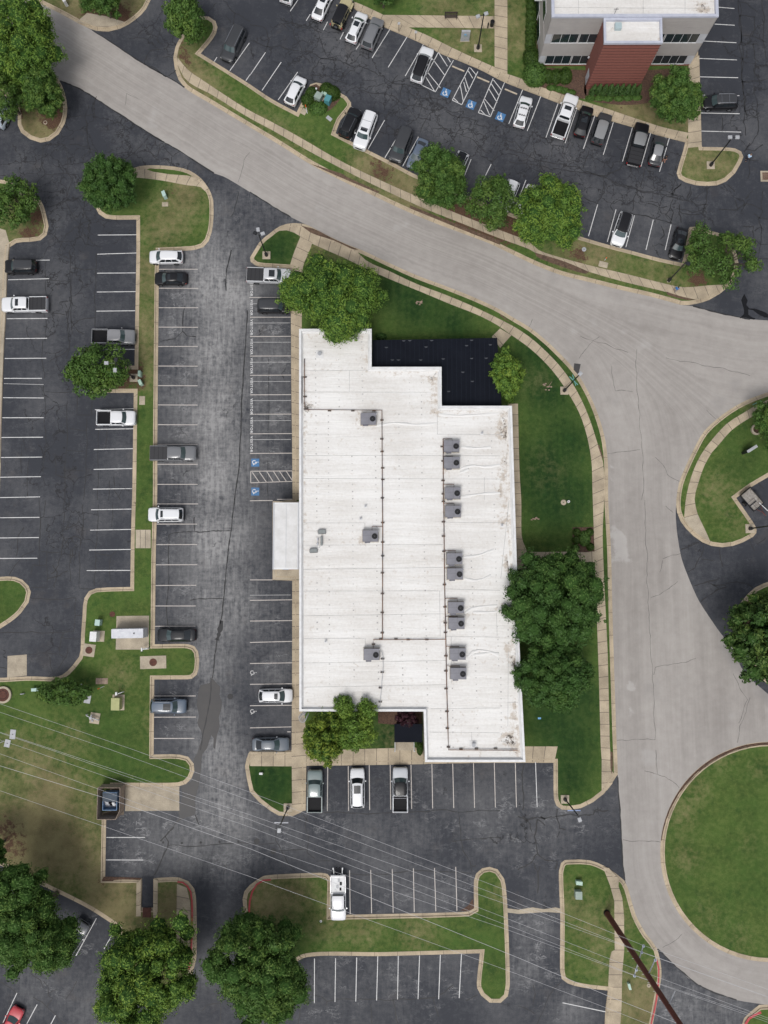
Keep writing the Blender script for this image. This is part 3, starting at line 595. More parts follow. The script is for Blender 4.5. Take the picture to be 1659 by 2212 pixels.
# dark bare verge between pavement and kerb
def patch(name, s, m, z=.16, sharp=50, step=.9): P = smooth_line(G(s), True, step, sharp); return st(sheet(name, P, z, M[m], 1.2, {'run': runattr(0)}))
patch('bare_verge', 'B 340,1500 420,1520 560,1590 720,1659 690,1659 560,1600 400,1545', 'brownverge', .16)
patch('bare_verge', 'G 0,425 60,475 75,490 0,440', 'brownverge', .16)
patch('bare_verge', 'G 230,20 430,80 590,148 570,160 400,110 240,45', 'brownverge', .16)
patch('bare_verge', 'G 1100,278 1200,310 1300,332 1240,335 1110,300', 'brownverge', .16)
patch('bare_verge', 'G 655,1290 685,1385 672,1375 648,1300', 'brownverge', .16)
patch('bare_verge', 'B 400,1090 620,1160 640,1175 860,1275 850,1285 600,1180', 'brownverge', .16)
patch('bare_verge', 'B 1060,1365 1400,1500 1659,1600 1659,1628 1390,1520 1060,1385', 'brownverge', .16)
patch('bare_verge', 'M 612,10 626,10 628,100 620,160 612,120', 'brownverge', .16)
patch('damp_patch', 'L 1478,985 1487,1050 1450,1068 1395,1066 1450,1030', 'mulch', .02)
patch('soil_patch', 'K 720,840 690,840 668,880 730,880 760,862 940,862 940,848', 'mulch', .055)
# planting beds with bark
patch('planting_bed', 'J 480,182 618,180 624,340 520,345 482,320', 'mulch', .165)
patch('planting_bed', 'B 400,575 440,562 560,650 600,660 570,700 500,750 440,755 380,715 355,690', 'mulch', .165)
patch('planting_bed', 'C 240,-250 240,300 255,450 575,470 570,660 480,650 330,600 190,540 175,300 180,-250', 'mulch', .155, 80)
patch('planting_bed', 'C 575,470 575,655 700,690 960,690 1250,560 1250,450 950,470', 'mulch', .155, 80)
# asphalt and concrete insets
patch('asphalt_ramp', 'K 945,838 1020,838 1020,1042 940,1042', 'asphalt', .03)
patch('concrete_pad', 'K 830,245 1190,243 1190,402 830,405', 'pad', .018, 40, 3)
patch('concrete_pad', 'H 50,1035 178,1025 178,1165 48,1178', 'pad', .014, 40, 3)
patch('concrete_pad', 'N 1020,1890 1200,1890 1200,2010 1025,2008', 'pad', .014, 40, 3)
# damp trail down the middle aisle
patch('damp_trail', 'H 1408,1180 1432,1210 1462,1240 1455,1290 1472,1340 1465,1400 1452,1440 1458,1500 1440,1560 1432,1620 1428,1655 1415,1640 1418,1580 1402,1560 1388,1600 1372,1650 K 1345,25 1335,120 1318,240 1295,330 1290,430 1240,445 1190,470 1120,540 1190,440 1180,400 1210,300 1200,230 1262,215 1290,150 1285,60 1310,20 H 1320,1640 1345,1560 1310,1480 1320,1430 1305,1360 1315,1290 1330,1230 1390,1215', 'damp', .012, 80, .5)
patch('wet_stain', 'O 845,1040 880,1110 865,1160 900,1200 950,1200 1106,1265 1106,1300 1070,1300 1000,1265 940,1220 885,1210 890,1270 970,1310 950,1325 860,1300 790,1310 840,1260 830,1180 810,1110', 'wet', .012, 80, .5)

# ------------------------------------------------------------------ painted markings
wl_, wo, wc = MB(), MB(), MB()
def lines(mb, tile, txt, w=.10):
    for tok in txt.split(';'):
        P = G(tile+' '+tok.strip())
        if len(P) > 1:
            n = max(2, int((P[-1]-P[0]).length/1.2)) if len(P) == 2 else 0
            if n: P = [P[0].lerp(P[1], i/n) for i in range(n+1)]
            ribbon(mb, P, w, .017, .12)
lines(wl_, 'E', '235,68 330,67; 55,198 326,190; 308,320 322,320; 45,456 315,454; 38,588 312,586; 32,720 307,718; 27,852 278,852; 20,980 291,982; 15,1113 290,1113; 10,1244 286,1242; 5,1377 280,1374; 0,1508 272,1504; 0,1643 266,1638; 645,28 905,20; 645,154 902,152; 642,279 900,276; 640,406 897,403; 700,660 893,659; 630,1060 887,1053; 632,1190 885,1186; 623,1324 882,1318; 622,1456 879,1450; 617,1587 876,1583')
lines(wo, 'E', '27,887 290,893', .07)
lines(wl_, 'A', '648,1560 906,1558; 1440,380 1422,408; 1655,285 1525,470; 1659,495 1632,535; -10,800 20,752')
lines(wl_, 'H', '-20,118 262,115; -20,252 258,249; -20,388 248,386; 605,65 873,60; 598,200 870,195; 592,332 868,328; 575,468 865,467')
lines(wc, 'E', '1056,128 1313,128; 1055,254 1315,255; 1053,383 1315,383; 1052,512 1313,513; 1050,640 1312,640; 1050,770 1312,771; 1049,900 1311,901; 1048,1028 1311,1029; 1047,1159 1311,1160; 1046,1290 1311,1290; 1045,1422 1311,1422; 1044,1555 1311,1555')
lines(wc, 'H', '1042,26 1315,26; 1040,160 1308,160; 1038,296 1308,295; 1036,430 1309,429; 1033,567 1302,566; 1031,703 1300,703; 1029,838 1298,837; 1024,1300 1300,1300; 1022,1441 1300,1440; 1022,1582 1290,1582')
lines(wc, 'F', '-4,222 180,222; -4,315 268,315; 0,446 270,446; 0,574 270,573; 0,704 271,703; 0,832 273,830; 0,961 273,960; 0,1090 275,1089; 0,1220 277,1218; 0,1350 280,1348; 5,1468 281,1466; 5,1545 281,1535; 5,1468 5,1545; 281,1466 281,1535; 180,1655 280,1654')
lines(wo, 'F', '0,357 50,357; 0,485 268,484; 0,612 270,612; 0,745 270,744; 0,873 268,872; 0,1000 272,999; 0,1133 272,1132; 0,1258 272,1257', .07)
lines(wc, 'F', '15,1475 62,1542; 62,1472 110,1542; 112,1470 155,1540; 155,1468 200,1538; 195,1468 243,1537; 240,1467 281,1530', .10)
lines(wc, 'I', '0,5 150,3; 0,530 150,530; 0,666 280,662; 0,803 280,800; 0,945 280,938; 0,1085 280,1080; 0,1223 278,1219; 0,1365 278,1362; 0,1512 277,1505; 247,1538 270,1538')
lines(wo, 'I', '0,632 270,630', .06)
lines(wc, 'L', '516,108 513,405; 652,108 654,403; 791,100 794,398; 930,98 934,395; 1068,98 1073,390; 1207,93 1212,388; 1345,90 1352,385; 1483,88 1490,384; 1621,85 1628,381; 1760,83 1768,380; 661,798 665,1088; 801,795 807,1083; 944,790 950,1080; 1084,785 1090,1075; 1224,782 1233,1070; 1365,775 1373,1067')
lines(wl_, 'M', '116,80 127,378')
lines(wl_, 'T', '428,395 427,690; 568,392 564,683; 708,388 702,680; 848,380 840,673; 984,378 979,666; 1125,375 1115,664; 1263,370 1252,664; 1403,365 1388,657; 282,520 282,698')
lines(wl_, 'K', '706,580 962,580; 703,729 950,730; 640,1117 503,1367; 765,1190 690,1320')
lines(wl_, 'X', '113,623 20,820; 247,700 178,828; 368,772 335,835'); lines(wl_, 'U', '295,688 580,748')
lines(wl_, 'B', '318,0 267,75; 400,95 373,138; 515,145 487,200; 620,215 597,262; 730,290 704,328; 928,195 810,385; 1042,245 917,447; 1150,295 1030,505; 1250,348 1135,562; 1350,400 1230,610; 1135,562 1230,610; 1455,447 1342,665; 1512,475 1405,695; 1342,665 1405,695; 1613,520 1515,748; 1689,548 1595,775; 1515,748 1595,775; 103,348 0,500; 207,413 80,600; 317,478 187,663; 700,860 665,930; 893,798 783,990; 1010,855 895,1047; 1118,908 1013,1103; 1467,1057 1405,1210; 1600,1090 1500,1290')
lines(wl_, 'B', '1215,395 1290,497; 1170,470 1263,583; 1160,500 1225,606; 1252,350 1310,440; 1310,380 1330,412; 1448,470 1478,520; 1462,450 1500,497; 1424,510 1450,590; 1418,545 1436,610; 1395,565 1415,670; 1350,650 1380,678; 1585,590 1640,680; 1600,555 1655,640; 1550,670 1590,765; 1555,655 1620,735; 1530,730 1560,762; 1615,530 1670,600', .10)
lines(wl_, 'C', '150,596 58,822; 270,640 180,870; 385,687 305,913; 507,728 432,950; 629,768 553,988; 752,812 685,1028; 878,848 813,1072; 1000,882 935,1105; 1124,915 1058,1140; 172,1195 92,1400; 648,1357 587,1567; 770,1390 712,1605; 892,1430 835,1640; 1017,1458 968,1659; 1135,1490 1096,1659; 1448,48 1555,57; 1423,160 1557,168; 1340,272 1568,284; 1320,388 1572,398; 1322,510 1580,516; 1325,630 1360,632; 1573,635 1588,635; 1330,750 1590,755; 1335,870 1600,877')
for nm, mb, mm in (('white_parking_lines', wl_, 'line'), ('faded_parking_lines', wo, 'line_old'), ('cream_parking_lines', wc, 'line_cream')): st(mb.build(nm, M[mm]))
# red kerb paint
b = MB()
ribbon(b, smooth_line(G('K 1180,872 1215,876 1245,900 1268,940 1275,1000 1275,1200 1268,1350 1255,1450'), False), .22, .158)
ribbon(b, smooth_line(G('L 140,858 90,862 45,890 15,940 0,1000 D 538,2000'), False), .22, .158)
ribbon(b, smooth_line(G('U 918,400 932,460 930,540 912,690 880,830'), False), .20, .158)
ribbon(b, smooth_line(G('U 1505,830 1530,790 1570,765 1610,748'), False), .30, .158)
st(b.build('red_kerb_paint', M['redpaint']))
# accessible bay symbols: blue square and white wheelchair figure
def symbol(c, ux, uy, k=1.0, worn=False):
    """c centre, ux right, uy up in the symbol's own frame, size 1.25 m"""
    s = .60*k; pt = lambda x, y: c+ux*x*s+uy*y*s
    q = MB(); q.add([pt(-1, -1)+Vector((0, 0, .017)), pt(1, -1)+Vector((0, 0, .017)), pt(1, 1)+Vector((0, 0, .017)), pt(-1, 1)+Vector((0, 0, .017))], [(0, 1, 2, 3)])
    if not worn: st(q.build('accessible_bay_square', M['bluepaint']))
    f = MB()
    ring = [pt(-.12+.42*math.cos(a), -.28+.42*math.sin(a)) for a in [R(130+i*17) for i in range(15)]]
    ribbon(f, ring, .12*k, .022)
    ribbon(f, [pt(-.12, .5), pt(-.10, .05), pt(.30, .0), pt(.48, -.5), pt(.66, -.45)], .13*k, .023)
    ribbon(f, [pt(-.1, .28), pt(.28, .25)], .10*k, .024)
    hd = [pt(-.12+.13*math.cos(a), .70+.13*math.sin(a)) for a in [i*math.pi/5 for i in range(10)]]
    f.add([(p.x, p.y, .022) for p in hd], [tuple(range(10))])
    st(f.build('wheelchair_symbol', M['line_old'] if worn else M['line']))
ang = R(24)
for s in ('B 1298,615', 'B 1467,695', 'C 3,775'):
    symbol(G(s)[0], Vector((math.cos(-ang), math.sin(-ang), 0)), Vector((math.sin(ang), math.cos(ang), 0)))
for s in ('F 35,1411', 'F 35,1603'): symbol(G(s)[0], Vector((0, -1, 0)), Vector((1, 0, 0)), .9)
for s in ('I 22,1148', 'I 22,1405'): symbol(G(s)[0], Vector((0, -1, 0)), Vector((1, 0, 0)), .9, True)
for y in (255, 382, 513, 642, 768, 900, 1038, 1162, 1288):
    cu = bpy.data.curves.new('visitor_lettering', 'FONT'); cu.body = 'VISITOR'; cu.size = .62; cu.align_x = 'CENTER'; cu.align_y = 'CENTER'; cu.space_character = 1.25; cu.offset = .016
    cu.materials.append(M['line']); o = bpy.data.objects.new('visitor_lettering', cu); link(o); o.location = G(f'F 10,{y}')[0]+Vector((0, 0, .02)); o.rotation_euler = (0, 0, R(-90)); o.scale = (.82, .72, 1); st(o)

# ------------------------------------------------------------------ cracks, filled with sealant
def jag(P, amp=.22, depth=3):
    P = [Vector((p[0], p[1], 0)) for p in P]
    for d in range(depth):
        Q = [P[0]]
        for a, b_ in zip(P, P[1:]):
            L = (b_-a).length
            if L < .5: Q.append(b_); continue
            n = Vector((-(b_-a).y, (b_-a).x, 0)).normalized()
            Q += [(a+b_)/2+n*(rnd.random()-.5)*amp*min(L, 5), b_]
        P = Q
    return P
ck = MB(); cr = MB()
def crack(mb, s, w=.10, amp=.16, z=.0135):
    for part in s.split(';'):
        P = G(part); ribbon(mb, jag(P, amp), w, z, .9)
crack(ck, 'H 1558,-10 1548,60 1535,200 1513,350 1500,470 1490,600 1478,740 1462,820; H 1440,920 1425,1030 1410,1180; H 1400,1180 1395,1320 1370,1450 1330,1659; F 640,390; E 1640,400 1632,560 1622,720 1612,900 1603,1000 1600,1200 1590,1400 1575,1520 1556,1659; E 1535,0 1505,120 1500,270', .15, .05)
crack(ck, 'H 1470,800 1455,880 1440,930', .55, .1)
crack(ck, 'H 1530,205 1400,205 1290,210 1180,215 1120,230; H 1120,230 1118,400 1115,600 1112,838; H 1478,655 1400,652 1320,655 1260,665; H 1060,1195 1055,1290; E 1228,370 1212,470 1212,540 1160,590 1060,605; E 1212,540 1240,570 1300,575; H 1290,110 1292,205', .11, .10)
crack(ck, 'F 122,715 124,900 125,1100 118,1200; F 118,1400 120,1659; I 120,0 122,40', .07, .05)
crack(ck, 'E 310,60 300,250 303,600; E 285,600 298,850; E 290,900 300,1000 292,1150 305,1250 288,1470; E 460,0 468,200 455,400 462,640 440,720; E 480,150 470,400 480,560; E 640,20 636,200 630,540; E 430,430 320,415; E 480,120 640,125; E 470,208 310,200; E 460,650 330,740; E 470,480 560,455 630,450; E 468,470 520,540 560,560; E 520,470 470,520; E 380,20 470,60', .09, .14)
crack(ck, 'E 300,940 510,942 510,1095 610,1097 612,1000; E 655,1180 650,1400 648,1659; E 575,1120 570,1400 555,1659; E 448,1000 445,1300 432,1659; E 445,1330 560,1335; E 465,1185 570,1200; E 715,1180 700,1320; E 440,1460 555,1465; E 365,1350 370,1490 440,1510; E 195,1390 180,1500 180,1659; E 150,1250 170,1330; E 145,1290 142,1480; E 725,1530 720,1659; E 755,1500 760,1600 800,1659', .09, .08)
crack(ck, 'H 260,0 265,200 262,440; H 300,0 290,110 270,120; H 430,0 420,250 405,380; H 548,30 545,200 530,330; H 652,30 645,200 632,330 627,570; H 745,30 742,180; H 420,250 480,255; H 270,340 400,348; H 310,350 305,430; H 525,340 525,585 630,590; H 470,320 465,540; H 740,370 725,440 732,535; H 635,350 730,370; H 730,370 770,340; H 205,500 215,430 310,432 312,580 205,582; H 200,650 505,648 500,765 545,768; H 500,765 490,870 420,880 0,880; H 420,880 400,960 395,1025 440,1050; H 425,885 410,915 530,920; H 180,1030 400,1020; H 330,1040 335,1100 350,1140; H 450,980 440,1040 385,1120; H 0,1110 48,1120; H 160,180 125,230 110,370; H 230,335 150,370 60,500', .09, .12)
crack(ck, 'H 410,210 470,180 520,140; H 430,290 500,240 540,260; H 470,250 510,300 480,330; H 340,490 390,430 400,380; H 360,580 380,480 350,430; H 320,520 400,500 450,470; H 450,140 440,200; H 480,330 470,420', .12, .3)
crack(ck, 'L 490,415 870,418 1100,410 1380,412 1659,402; L 1385,412 1395,520 1400,600 1415,670 1460,740 1470,810; L 1340,605 1500,590 1659,582; L 180,480 170,600 210,670 250,750 300,800; L 0,620 160,618; L 380,430 365,490 385,560 378,680 430,720; L 190,665 370,655; L 440,740 530,735; L 620,820 1000,812 1470,820; L 1470,770 1500,768; L 355,430 385,480; K 1120,632 1400,628 1659,620', .10, .10)
crack(ck, 'K 1155,510 1100,570 1065,605; K 1095,570 1118,610 1110,650 1060,760 1025,830; K 1295,430 1320,500', .16, .1)
crack(ck, 'M 0,440 60,470 130,445 180,455 260,440 400,440 500,430 515,395 600,400; M 45,85 30,250 30,400; M 260,390 255,440 275,520 315,530; M 275,540 260,580; M 130,460 130,690 180,730 260,740 245,790; M 125,690 90,745 0,795; M 105,750 130,810; M 145,770 130,950; M 30,440 80,490 90,540; M 130,460 180,500; M 180,460 150,440', .15, .22)
crack(ck, 'T 340,610 335,720 320,830; T 330,640 400,630 470,645 510,680 508,705; T 510,680 800,665 1220,655 1350,570; T 950,665 965,760 985,830; T 1220,655 1250,780; T 800,700 810,830; T 1430,675 1510,635; U 100,570 115,630 100,710; U 290,545 200,650 125,830; U 0,710 110,760; X 0,550 130,635; X 220,650 440,830; X 200,490 270,540 290,590; X 290,545 320,580 320,640 350,660 310,720; X 320,625 380,600; X 510,545 440,660; X 1340,745 1370,705 1460,695; X 1460,640 1462,830', .10, .12)
crack(ck, 'A 290,960 300,1155 440,1150 430,960 290,965; A 440,790 530,770 620,760; A 460,960 560,970 640,1000; A 590,700 570,800 600,1000 545,1060; A 440,1150 480,1190; A 300,1155 230,1240 100,1170 0,1165; A 310,1370 430,1335 560,1290; A 430,1335 480,1420 560,1560 620,1620; A 480,1190 450,1300; A 480,1300 600,1470 560,1659; A 400,1640 450,1550 640,1440; A 640,640 620,720 640,800; A 960,950 1000,895; A 970,960 990,1010 1040,1040 1055,960 1080,950 1150,1040 1190,1005; A 830,1060 910,990 950,950; A 1000,900 1090,940; A 1140,1040 1130,1100; A 1240,1130 1260,1080; A 1370,1230 1400,1180; A 1530,1440 1580,1270', .09, .2)
crack(ck, 'A 960,430 1010,330 1070,330; A 1000,440 1100,510 1180,460; A 1060,180 1040,260 1080,300; A 900,250 1030,300; A 1080,380 1150,380; A 1370,100 1440,20; A 1480,0 1560,90 1659,140; A 1560,90 1550,160; A 1500,100 1530,150', .10, .3)
crack(ck, 'B 100,350 130,260 90,180 0,160; B 200,120 330,170 480,220; B 0,270 200,300 400,340 560,400 700,450; B 410,480 470,390 560,380; B 400,500 540,520 640,560; B 600,520 700,440 760,450; B 700,600 860,620 960,640; B 750,450 850,500 1010,560 1180,600; B 1010,560 1000,640 960,700 890,810; B 1180,600 1220,680 1300,730 1420,740; B 960,650 1090,700 1280,720; B 1290,600 1360,560 1400,560; B 1420,740 1370,820; B 1180,780 1130,880; B 1210,850 1350,880 1590,1020; B 1480,880 1500,800; B 1590,850 1500,820; B 640,420 680,340; B 980,500 940,560; B 1300,740 1380,780 1510,800; B 1030,580 1120,660 1250,660; B 400,420 330,300 220,120; B 1659,960 1600,1100', .10, .25)
crack(ck, 'C 0,960 130,1010 280,1070 420,1090 560,1140 720,1160; C 60,1070 200,1090 350,1130; C 350,1120 500,1140 660,1170 760,1210 900,1250 1050,1290 1180,1320 1300,1360 1380,1360; C 720,1160 800,1120 830,1050; C 740,1210 850,1240 1000,1270 1110,1270 1200,1310; C 590,1000 550,1120; C 960,1120 930,1240; C 910,1270 880,1400; C 700,1210 640,1360; C 215,870 180,960 150,1010; C 350,960 340,1040; C 270,1060 250,1170 210,1200; C 20,930 100,940 160,1000; C 860,1410 960,1430 1140,1480; C 1150,1320 1100,1420 1140,1460; C 1070,1500 1090,1560 1060,1590; C 980,1350 1060,1380 1110,1370; C 1170,1380 1280,1410 1370,1370; C 560,1310 640,1350; C 1200,1220 1140,1300; C 1270,1270 1240,1330; C 1580,0 1590,300 1600,520 1620,700 1640,800; C 1600,540 1659,545; C 1470,760 1470,870; C 1659,950 1620,1010', .11, .22)
crack(ck, 'N 775,0 790,300 810,700 825,1000 850,1200 860,1500; N 780,180 960,190; N 960,180 960,300 930,400; N 780,20 880,40 990,130; N 800,400 930,400 1090,470; N 800,470 1000,490; N 940,480 960,650 1000,680; N 870,560 870,630 810,660; N 970,680 960,890; N 820,910 1040,890 1106,870; N 950,930 990,1160 980,1250 1000,1350 990,1480; N 1040,0 1060,300 1050,450 1090,650; N 970,730 1100,730; N 980,1160 1060,1160; N 840,1230 940,1210 1010,1250 960,1290 850,1260; N 1000,1480 860,1640; N 860,1650 960,1670 1050,1600; N 905,1760 905,1900 880,1980; N 900,1770 1000,1775; N 430,2050 420,2212; N 0,1920 60,1950; N 150,2030 30,2160; N 250,2060 240,2130 210,2200; N 650,2040 740,2120; N 940,2110 860,2200; N 1050,2110 1040,2212', .11, .15)
crack(ck, 'O 430,0 400,200; O 30,90 60,140 30,260; O 130,50 130,130 350,160; O 120,130 145,250; O 740,0 770,100 860,40 1030,105; O 560,100 780,105; O 1030,0 1050,130 1000,210 1030,400 1000,600; O 950,150 1010,200 1106,215; O 830,290 945,290 945,415 860,420; O 950,420 1020,490 1106,495; O 1000,650 1106,650; O 960,340 1020,300 1060,330', .12, .18)
crack(ck, 'P 145,1930 250,1890 330,1850; P 210,2180 300,2130 370,2000 400,1880; P 370,2040 500,2050; P 560,1910 600,2120; P 900,1820 960,1950; P 980,1870 1080,1800; P 1000,1190 1060,1260; Q 290,120 430,75 570,35; Q 440,80 500,110 560,150 520,170; Q 365,295 520,180 650,130; Q 640,90 760,75 860,90 940,145; Q 500,110 640,115', .13, .15)
crack(ck, 'A 610,200 900,390 1000,450 1225,580; A 400,535 530,590 650,665 830,780 1000,890 1190,1000 1420,1150; B 0,1275 150,1370 270,1440; M 662,180 665,230 685,560 695,760 710,865; M 925,1320 1050,1440 1180,1550 1300,1610 1450,1659; G 1280,372 1400,405 1659,460', .16, .03)
st(ck.build('sealed_cracks', M['seal']))
crack(cr, 'G 908,660 900,740 905,900 918,1020 925,1150 938,1300 945,1450 940,1659; J 962,0 968,200 975,450 985,640 990,800 1000,1000 1010,1170 1020,1400 1028,1590; G 715,1350 800,1340 930,1325; G 215,460 190,515; G 660,575 590,630 525,720; G 740,770 750,860 765,935 880,940; G 1030,1375 1090,1440 1110,1490 1190,1535; G 530,570 700,620 850,680; G 1100,715 1300,750 1460,780 1580,810 1659,835; G 1370,1060 1430,1120; J 775,1595 930,1588 1030,1590; J 1080,390 1200,355; J 1000,650 1100,600 1180,540; J 1020,1160 1030,1110 1200,1080 1300,1050; J 1659,1310 1590,1500 1575,1610; J 1080,400 1060,480; J 1100,40 1150,85; M 915,0 925,160; M 840,138 970,175 1070,250; M 695,595 780,605 950,612; M 960,1310 1090,1220; Q 720,1090 880,1380 780,1640; A 830,700 840,620 920,660; B 1600,1200 1560,1230; A 1659,1010 1620,1060 1580,1210', .055, .12, .0125)
st(cr.build('road_cracks', M['crackroad']))
g = MB()
ribbon(g, G('G 512,750 508,830'), .0, .013); g.add([(p.x, p.y, .0145) for p in G('G 492,752 535,757 520,830 488,795')], [(0, 1, 2, 3)])
g.add([(p.x, p.y, .0145) for p in G('K 540,590 555,590 550,650 535,650')], [(0, 1, 2, 3)]) if False else None
st(g.build('road_repair_patch', M['damp']))
g = MB()
for tx in ('D 1096,1962 1120,1965 1150,1960 1175,1964 1200,1960 1212,1963 1212,1972 1180,1970 1150,1972 1120,1974 1096,1971',):
    P = G(tx); g.add([(p.x, p.y, .0145) for p in P], [tuple(range(len(P)))])
st(g.build('concrete_channel', M['pad']))

# ------------------------------------------------------------------ vehicles
PAINT = {}
def paint(rgb, rough=.32, metal=.0):
    k = (rgb, rough, metal)
    if k not in PAINT:
        m = mat('car_paint', rgb, rough, metal, coat=.8 if max(rgb) > .08 else .25, spec=.5 if max(rgb) > .08 else .3); PAINT[k] = m
    return PAINT[k]
WHITE = (.70, .71, .73); BLACK = (.009, .009, .011); GREY = (.13, .135, .145); DGREY = (.045, .047, .052); SILVER = (.36, .37, .39); BLUEGREY = (.10, .13, .18); SAGE = (.17, .215, .215)
# kind: length, width, height, belt, body rows (x 0 front..1 rear, half-width factor, top), cabin (front base, roof front, roof rear, rear base), roof half-width factors
KIND = {
 'sedan': dict(L=4.75, W=1.83, H=1.45, rows=[(0, .62, .52), (.006, .76, .60), (.03, .87, .68), (.075, .94, .75), (.15, .98, .82), (.26, 1, .90), (.40, 1, .94), (.60, 1, .96), (.78, .99, .99), (.88, .96, 1.0), (.95, .90, .98), (.985, .80, .90), (1, .66, .70)], cab=(.265, .41, .70, .885), rw=(.84, .66, .64, .78)),
 'hatch': dict(L=4.45, W=1.84, H=1.62, rows=[(0, .62, .60), (.006, .77, .70), (.03, .89, .80), (.075, .95, .88), (.15, .99, .95), (.24, 1, 1.0), (.40, 1, 1.03), (.60, 1, 1.05), (.80, .99, 1.08), (.92, .94, 1.1), (.975, .86, 1.06), (1, .70, .85)], cab=(.24, .39, .84, .975), rw=(.85, .68, .64, .78)),
 'suv': dict(L=4.85, W=1.95, H=1.78, rows=[(0, .66, .70), (.006, .80, .82), (.03, .90, .93), (.075, .96, 1.0), (.15, .99, 1.05), (.25, 1, 1.09), (.40, 1, 1.11), (.60, 1, 1.13), (.82, 1, 1.15), (.93, .97, 1.16), (.98, .90, 1.12), (1, .74, .9)], cab=(.25, .37, .89, .985), rw=(.87, .73, .71, .82)),
 'bigsuv': dict(L=5.3, W=2.03, H=1.92, rows=[(0, .72, .80), (.006, .84, .94), (.03, .93, 1.06), (.07, .97, 1.13), (.15, 1, 1.17), (.25, 1, 1.2), (.40, 1, 1.2), (.60, 1, 1.22), (.85, 1, 1.24), (.95, .98, 1.24), (.985, .92, 1.2), (1, .78, 1.0)], cab=(.25, .345, .93, .99), rw=(.89, .77, .76, .86)),
 'pickup': dict(L=5.85, W=2.03, H=1.92, rows=[(0, .72, .85), (.005, .84, 1.0), (.025, .93, 1.12), (.06, .97, 1.18), (.13, 1, 1.22), (.24, 1, 1.26), (.40, 1, 1.27), (.615, 1, 1.27)], cab=(.235, .325, .575, .605), rw=(.88, .76, .76, .84)),
 'jeep': dict(L=4.35, W=1.88, H=1.86, rows=[(0, .62, .95), (.01, .66, 1.05), (.05, .70, 1.10), (.15, .74, 1.13), (.28, .80, 1.16), (.32, .86, 1.17), (.60, .86, 1.18), (.93, .86, 1.18), (.94, .82, 1.15)], cab=(.32, .36, .92, .935), rw=(.80, .76, .76, .80)),
}
def patch3(mb, A, B, Cc, Dd, nx=5, ny=3, bulge=(0, 0, 0), bi=None):
    """curved quad: A-B lower edge, D-C upper edge"""
    A, B, Cc, Dd = map(Vector, (A, B, Cc, Dd)); bl = Vector(bulge); rows = []
    for j in range(ny+1):
        v = j/ny; r = []
        for i in range(nx+1):
            u = i/nx; p = (A*(1-u)+B*u)*(1-v)+(Dd*(1-u)+Cc*u)*v; r.append(p+bl*(4*u*(1-u)))
        rows.append(r)
    mb.grid(rows)
def sub(A, B, Cc, Dd, u0, u1, v0, v1, out=(0, 0, 0)):
    A, B, Cc, Dd = map(Vector, (A, B, Cc, Dd)); o = Vector(out)
    f = lambda u, v: (A*(1-u)+B*u)*(1-v)+(Dd*(1-u)+Cc*u)*v+o
    return f(u0, v0), f(u1, v0), f(u1, v1), f(u0, v1)
WHEEL = {}
def wheel_mesh(r):
    if r not in WHEEL:
        a = MB(); n = 20; rows = []
        for (y, q) in ((-.11, .62), (-.11, .93), (-.07, 1), (.07, 1), (.11, .93), (.11, .62)):
            rows.append([(r*q*math.cos(2*math.pi*k/n), y, r*q*math.sin(2*math.pi*k/n)) for k in range(n)])
        a.grid(rows, True); t = a.mesh('tyre', M['tyre'], True)
        b = MB(); rr = r*.63
        for s in (-1, 1):
            c = [(rr*math.cos(2*math.pi*k/n), s*.095, rr*math.sin(2*math.pi*k/n)) for k in range(n)]
            b.add(c, [tuple(range(n)) if s < 0 else tuple(range(n-1, -1, -1))])
        for k in range(5):
            a0 = 2*math.pi*k/5; d = Vector((math.cos(a0), 0, math.sin(a0))); e = Vector((-d.z, 0, d.x))*.035
            for s in (-1, 1):
                b.add([d*.03-e+Vector((0, s*.108, 0)), d*rr-e+Vector((0, s*.105, 0)), d*rr+e+Vector((0, s*.105, 0)), d*.03+e+Vector((0, s*.108, 0))], [(0, 1, 2, 3)])
        WHEEL[r] = (t, b.mesh('rim', M['rim']))
    return WHEEL[r]
